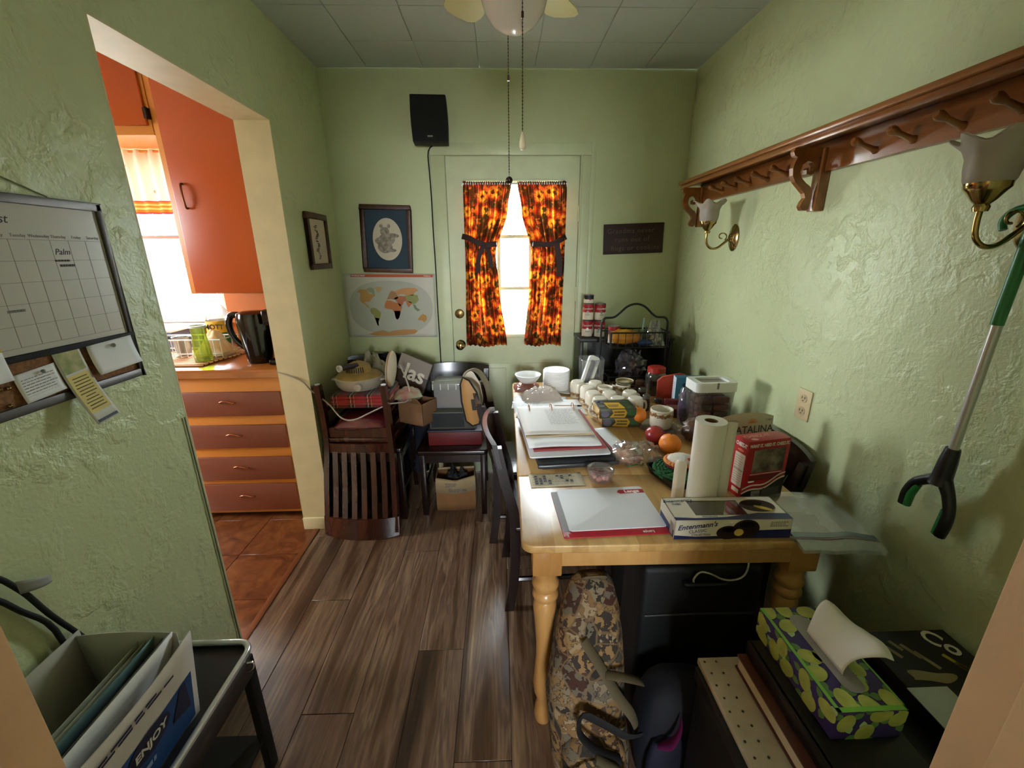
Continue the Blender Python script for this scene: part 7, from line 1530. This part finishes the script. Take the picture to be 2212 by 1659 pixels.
M_fi = mat('carton_inside', (176, 172, 158), 0.85); M_fo = mat('carton_white', (206, 198, 186), 0.6)
bw_, by0, by1, bh_ = 0.115, -0.24, 0.165, 0.255
b = MB(); b.add([(-bw_, by0, 0.0005), (bw_-0.02, by0, 0.0005), (bw_-0.02, by1, 0.0005), (-bw_, by1, 0.0005)], [(0, 1, 2, 3)]); b.build('bottom', M_fi, fx, solid=0.003)
MB().sheet(6, 4, lambda u, v: (-bw_+(2*bw_-0.02)*u*(1+0.05*v), by1-0.01*v, 0.001+bh_*v*(0.97+0.03*math.sin(u*3)))).build('far_wall', M_fi, fx, smooth=1.0, solid=0.003)
MB().sheet(4, 4, lambda u, v: (-bw_+0.002, by0+(by1-by0)*u, 0.001+bh_*v)).build('wall_side', M_fi, fx, smooth=1.0, solid=0.003)
ff = lambda u, v: (bw_-0.020+0.040*v*math.sin(0.6+u*1.6), by0+(by1-by0)*u, 0.001+(bh_-0.008)*v*(0.98+0.02*math.cos(u*5)))
MB().sheet(10, 8, ff).build('printed_wall', M_fo, fx, smooth=1.0, solid=0.003)
def fpatch(nm, u0, u1, v0, v1, m, d_=0.0025, shp=None):
    if shp is None: MB().sheet(8, 6, lambda u, v: tuple(a+b_ for a, b_ in zip(ff(u0+(u1-u0)*u, v0+(v1-v0)*v), (d_, 0, 0)))).build(nm, m, fx, smooth=1.0)
    else: MB().add([tuple(a+b_ for a, b_ in zip(ff(u0+(u1-u0)*x, v0+(v1-v0)*y), (d_, 0, 0))) for x, y in shp], [tuple(range(len(shp)))]).build(nm, m, fx)
M_fb = mat('carton_blue', (34, 72, 128), 0.5); M_fd = mat('carton_navy', (36, 36, 62), 0.5)
fpatch('blue_panel', 0.0, 0.96, 0.04, 0.60, M_fb)
fpatch('dark_oval', 0.52, 0.78, 0.34, 0.62, M_fd, 0.0040, ell(0.5, 0.5, 0.5, 0.5, 24)); fpatch('dark_triangle', 0.80, 0.93, 0.24, 0.58, M_fd, 0.0040, [(0, 0.2), (1, 0.0), (0.8, 1.0), (0.45, 1.0)])
_e = ff(0.65, 0.48); text(fx, 'ENJOY', 0.027, frame((_e[0]+0.0060, _e[1], _e[2]), (0, 1, 0), (0.15, 0, 1)), M_cream, bold=0.0008)
_e = ff(0.55, 0.20); marks(fx, frame((_e[0]+0.0050, _e[1], _e[2]), (0, 1, 0), (0.15, 0, 1)), 2, mat('pale_blue_ink', (140, 160, 190), 0.5), -0.09, 0.07, 0.022, 0.006, 0.012, seed=94)
_e = ff(0.5, 0.86); marks(fx, frame((_e[0]+0.0050, _e[1], _e[2]), (0, 1, 0), (0.15, 0, 1)), 2, M_fd, -0.15, 0.14, 0.009, 0.003, 0.005, seed=95)
def folder(label, x, m, h=0.235, lean=0.03, y0=-0.20, y1=0.15):
    t = thing('file_folder', label, 'folder', (bxT[0]+x, bxT[1], bxT[2]+0.004), group='folders filed in the carton')
    MB().sheet(8, 6, lambda u, v: (lean*v*(1+0.4*math.sin(u*2))-0.008*math.sin(PI*u), y0+(y1-y0)*u, h*v*(0.92+0.10*u))).build('sheet', m, t, smooth=1.0, solid=0.0022); return t
folder('pale grey green file folder leaning in the carton', -0.045, mat('folder_greygreen', (172, 178, 164), 0.6), 0.225, 0.050)
folder('cream file folder leaning in the carton', -0.028, mat('folder_cream', (186, 182, 160), 0.6), 0.228, 0.050)
folder('teal blue file folder leaning in the carton', -0.010, mat('folder_teal', (104, 138, 138), 0.5), 0.240, 0.052)
folder('black file folder leaning in the carton', 0.006, M_matteblack, 0.232, 0.054)
folder('grey magazine leaning in the carton next to the printed side', 0.020, mat('folder_dkgrey', (92, 88, 84), 0.5, rgb2=(120, 116, 112), vscale=20), 0.245, 0.054)
folder('white sheet of paper leaning in the carton next to the printed side', 0.034, M_paper, 0.250, 0.050)
for k, (dy, dz) in enumerate(((0.0, 0.0), (-0.012, -0.040))):
    o = MB().tube([(XL+0.03, 0.50+dy, 0.93+dz), (XL+0.022, 0.60+dy, 0.955+dz), (XL+0.020, 0.67+dy, 0.93+dz), (XL+0.018, 0.71+dy, 0.86+dz), (XL+0.016, 0.74+dy+0.01*k, 0.77+dz), (XL+0.015, 0.80-0.05*k, 0.60+dz), (XL+0.016, 0.80-0.05*k, 0.47)], 0.0055, 8).build('thick_cable', M_matteblack, smooth=1.2)
    tag(o, ('thick black cable arching highest against the left wall', 'thick black cable arching lower against the left wall')[k], 'cable', 'black cables on the left wall')
tg = thing('cable_tag', 'grey paper tag folded around the upper black cable', 'tag', (XL+0.026, 0.712, 0.868))
MB().sheet(6, 4, lambda u, v: (0.002+0.010*math.sin(u*3), -0.012+0.055*u, 0.022-0.030*v-0.030*u*(1-0.4*v))).build('label', mat('grey_tag', (150, 150, 144), 0.6), tg, smooth=1.0, solid=0.0008)
# ================================================================ lettering becomes plain mesh parts
bpy.context.view_layer.update()
_dg = bpy.context.evaluated_depsgraph_get()
for _o in [o for o in bpy.data.objects if o.type == 'FONT']:
    _me = bpy.data.meshes.new_from_object(_o.evaluated_get(_dg)); _nm = _o.name
    _n = bpy.data.objects.new(_nm.split('.')[0], _me); COL.objects.link(_n)
    _n.parent = _o.parent; _n.matrix_local = _o.matrix_local.copy()
    if not _me.materials and _o.data.materials: _me.materials.append(_o.data.materials[0])
    bpy.data.objects.remove(_o, do_unlink=True)
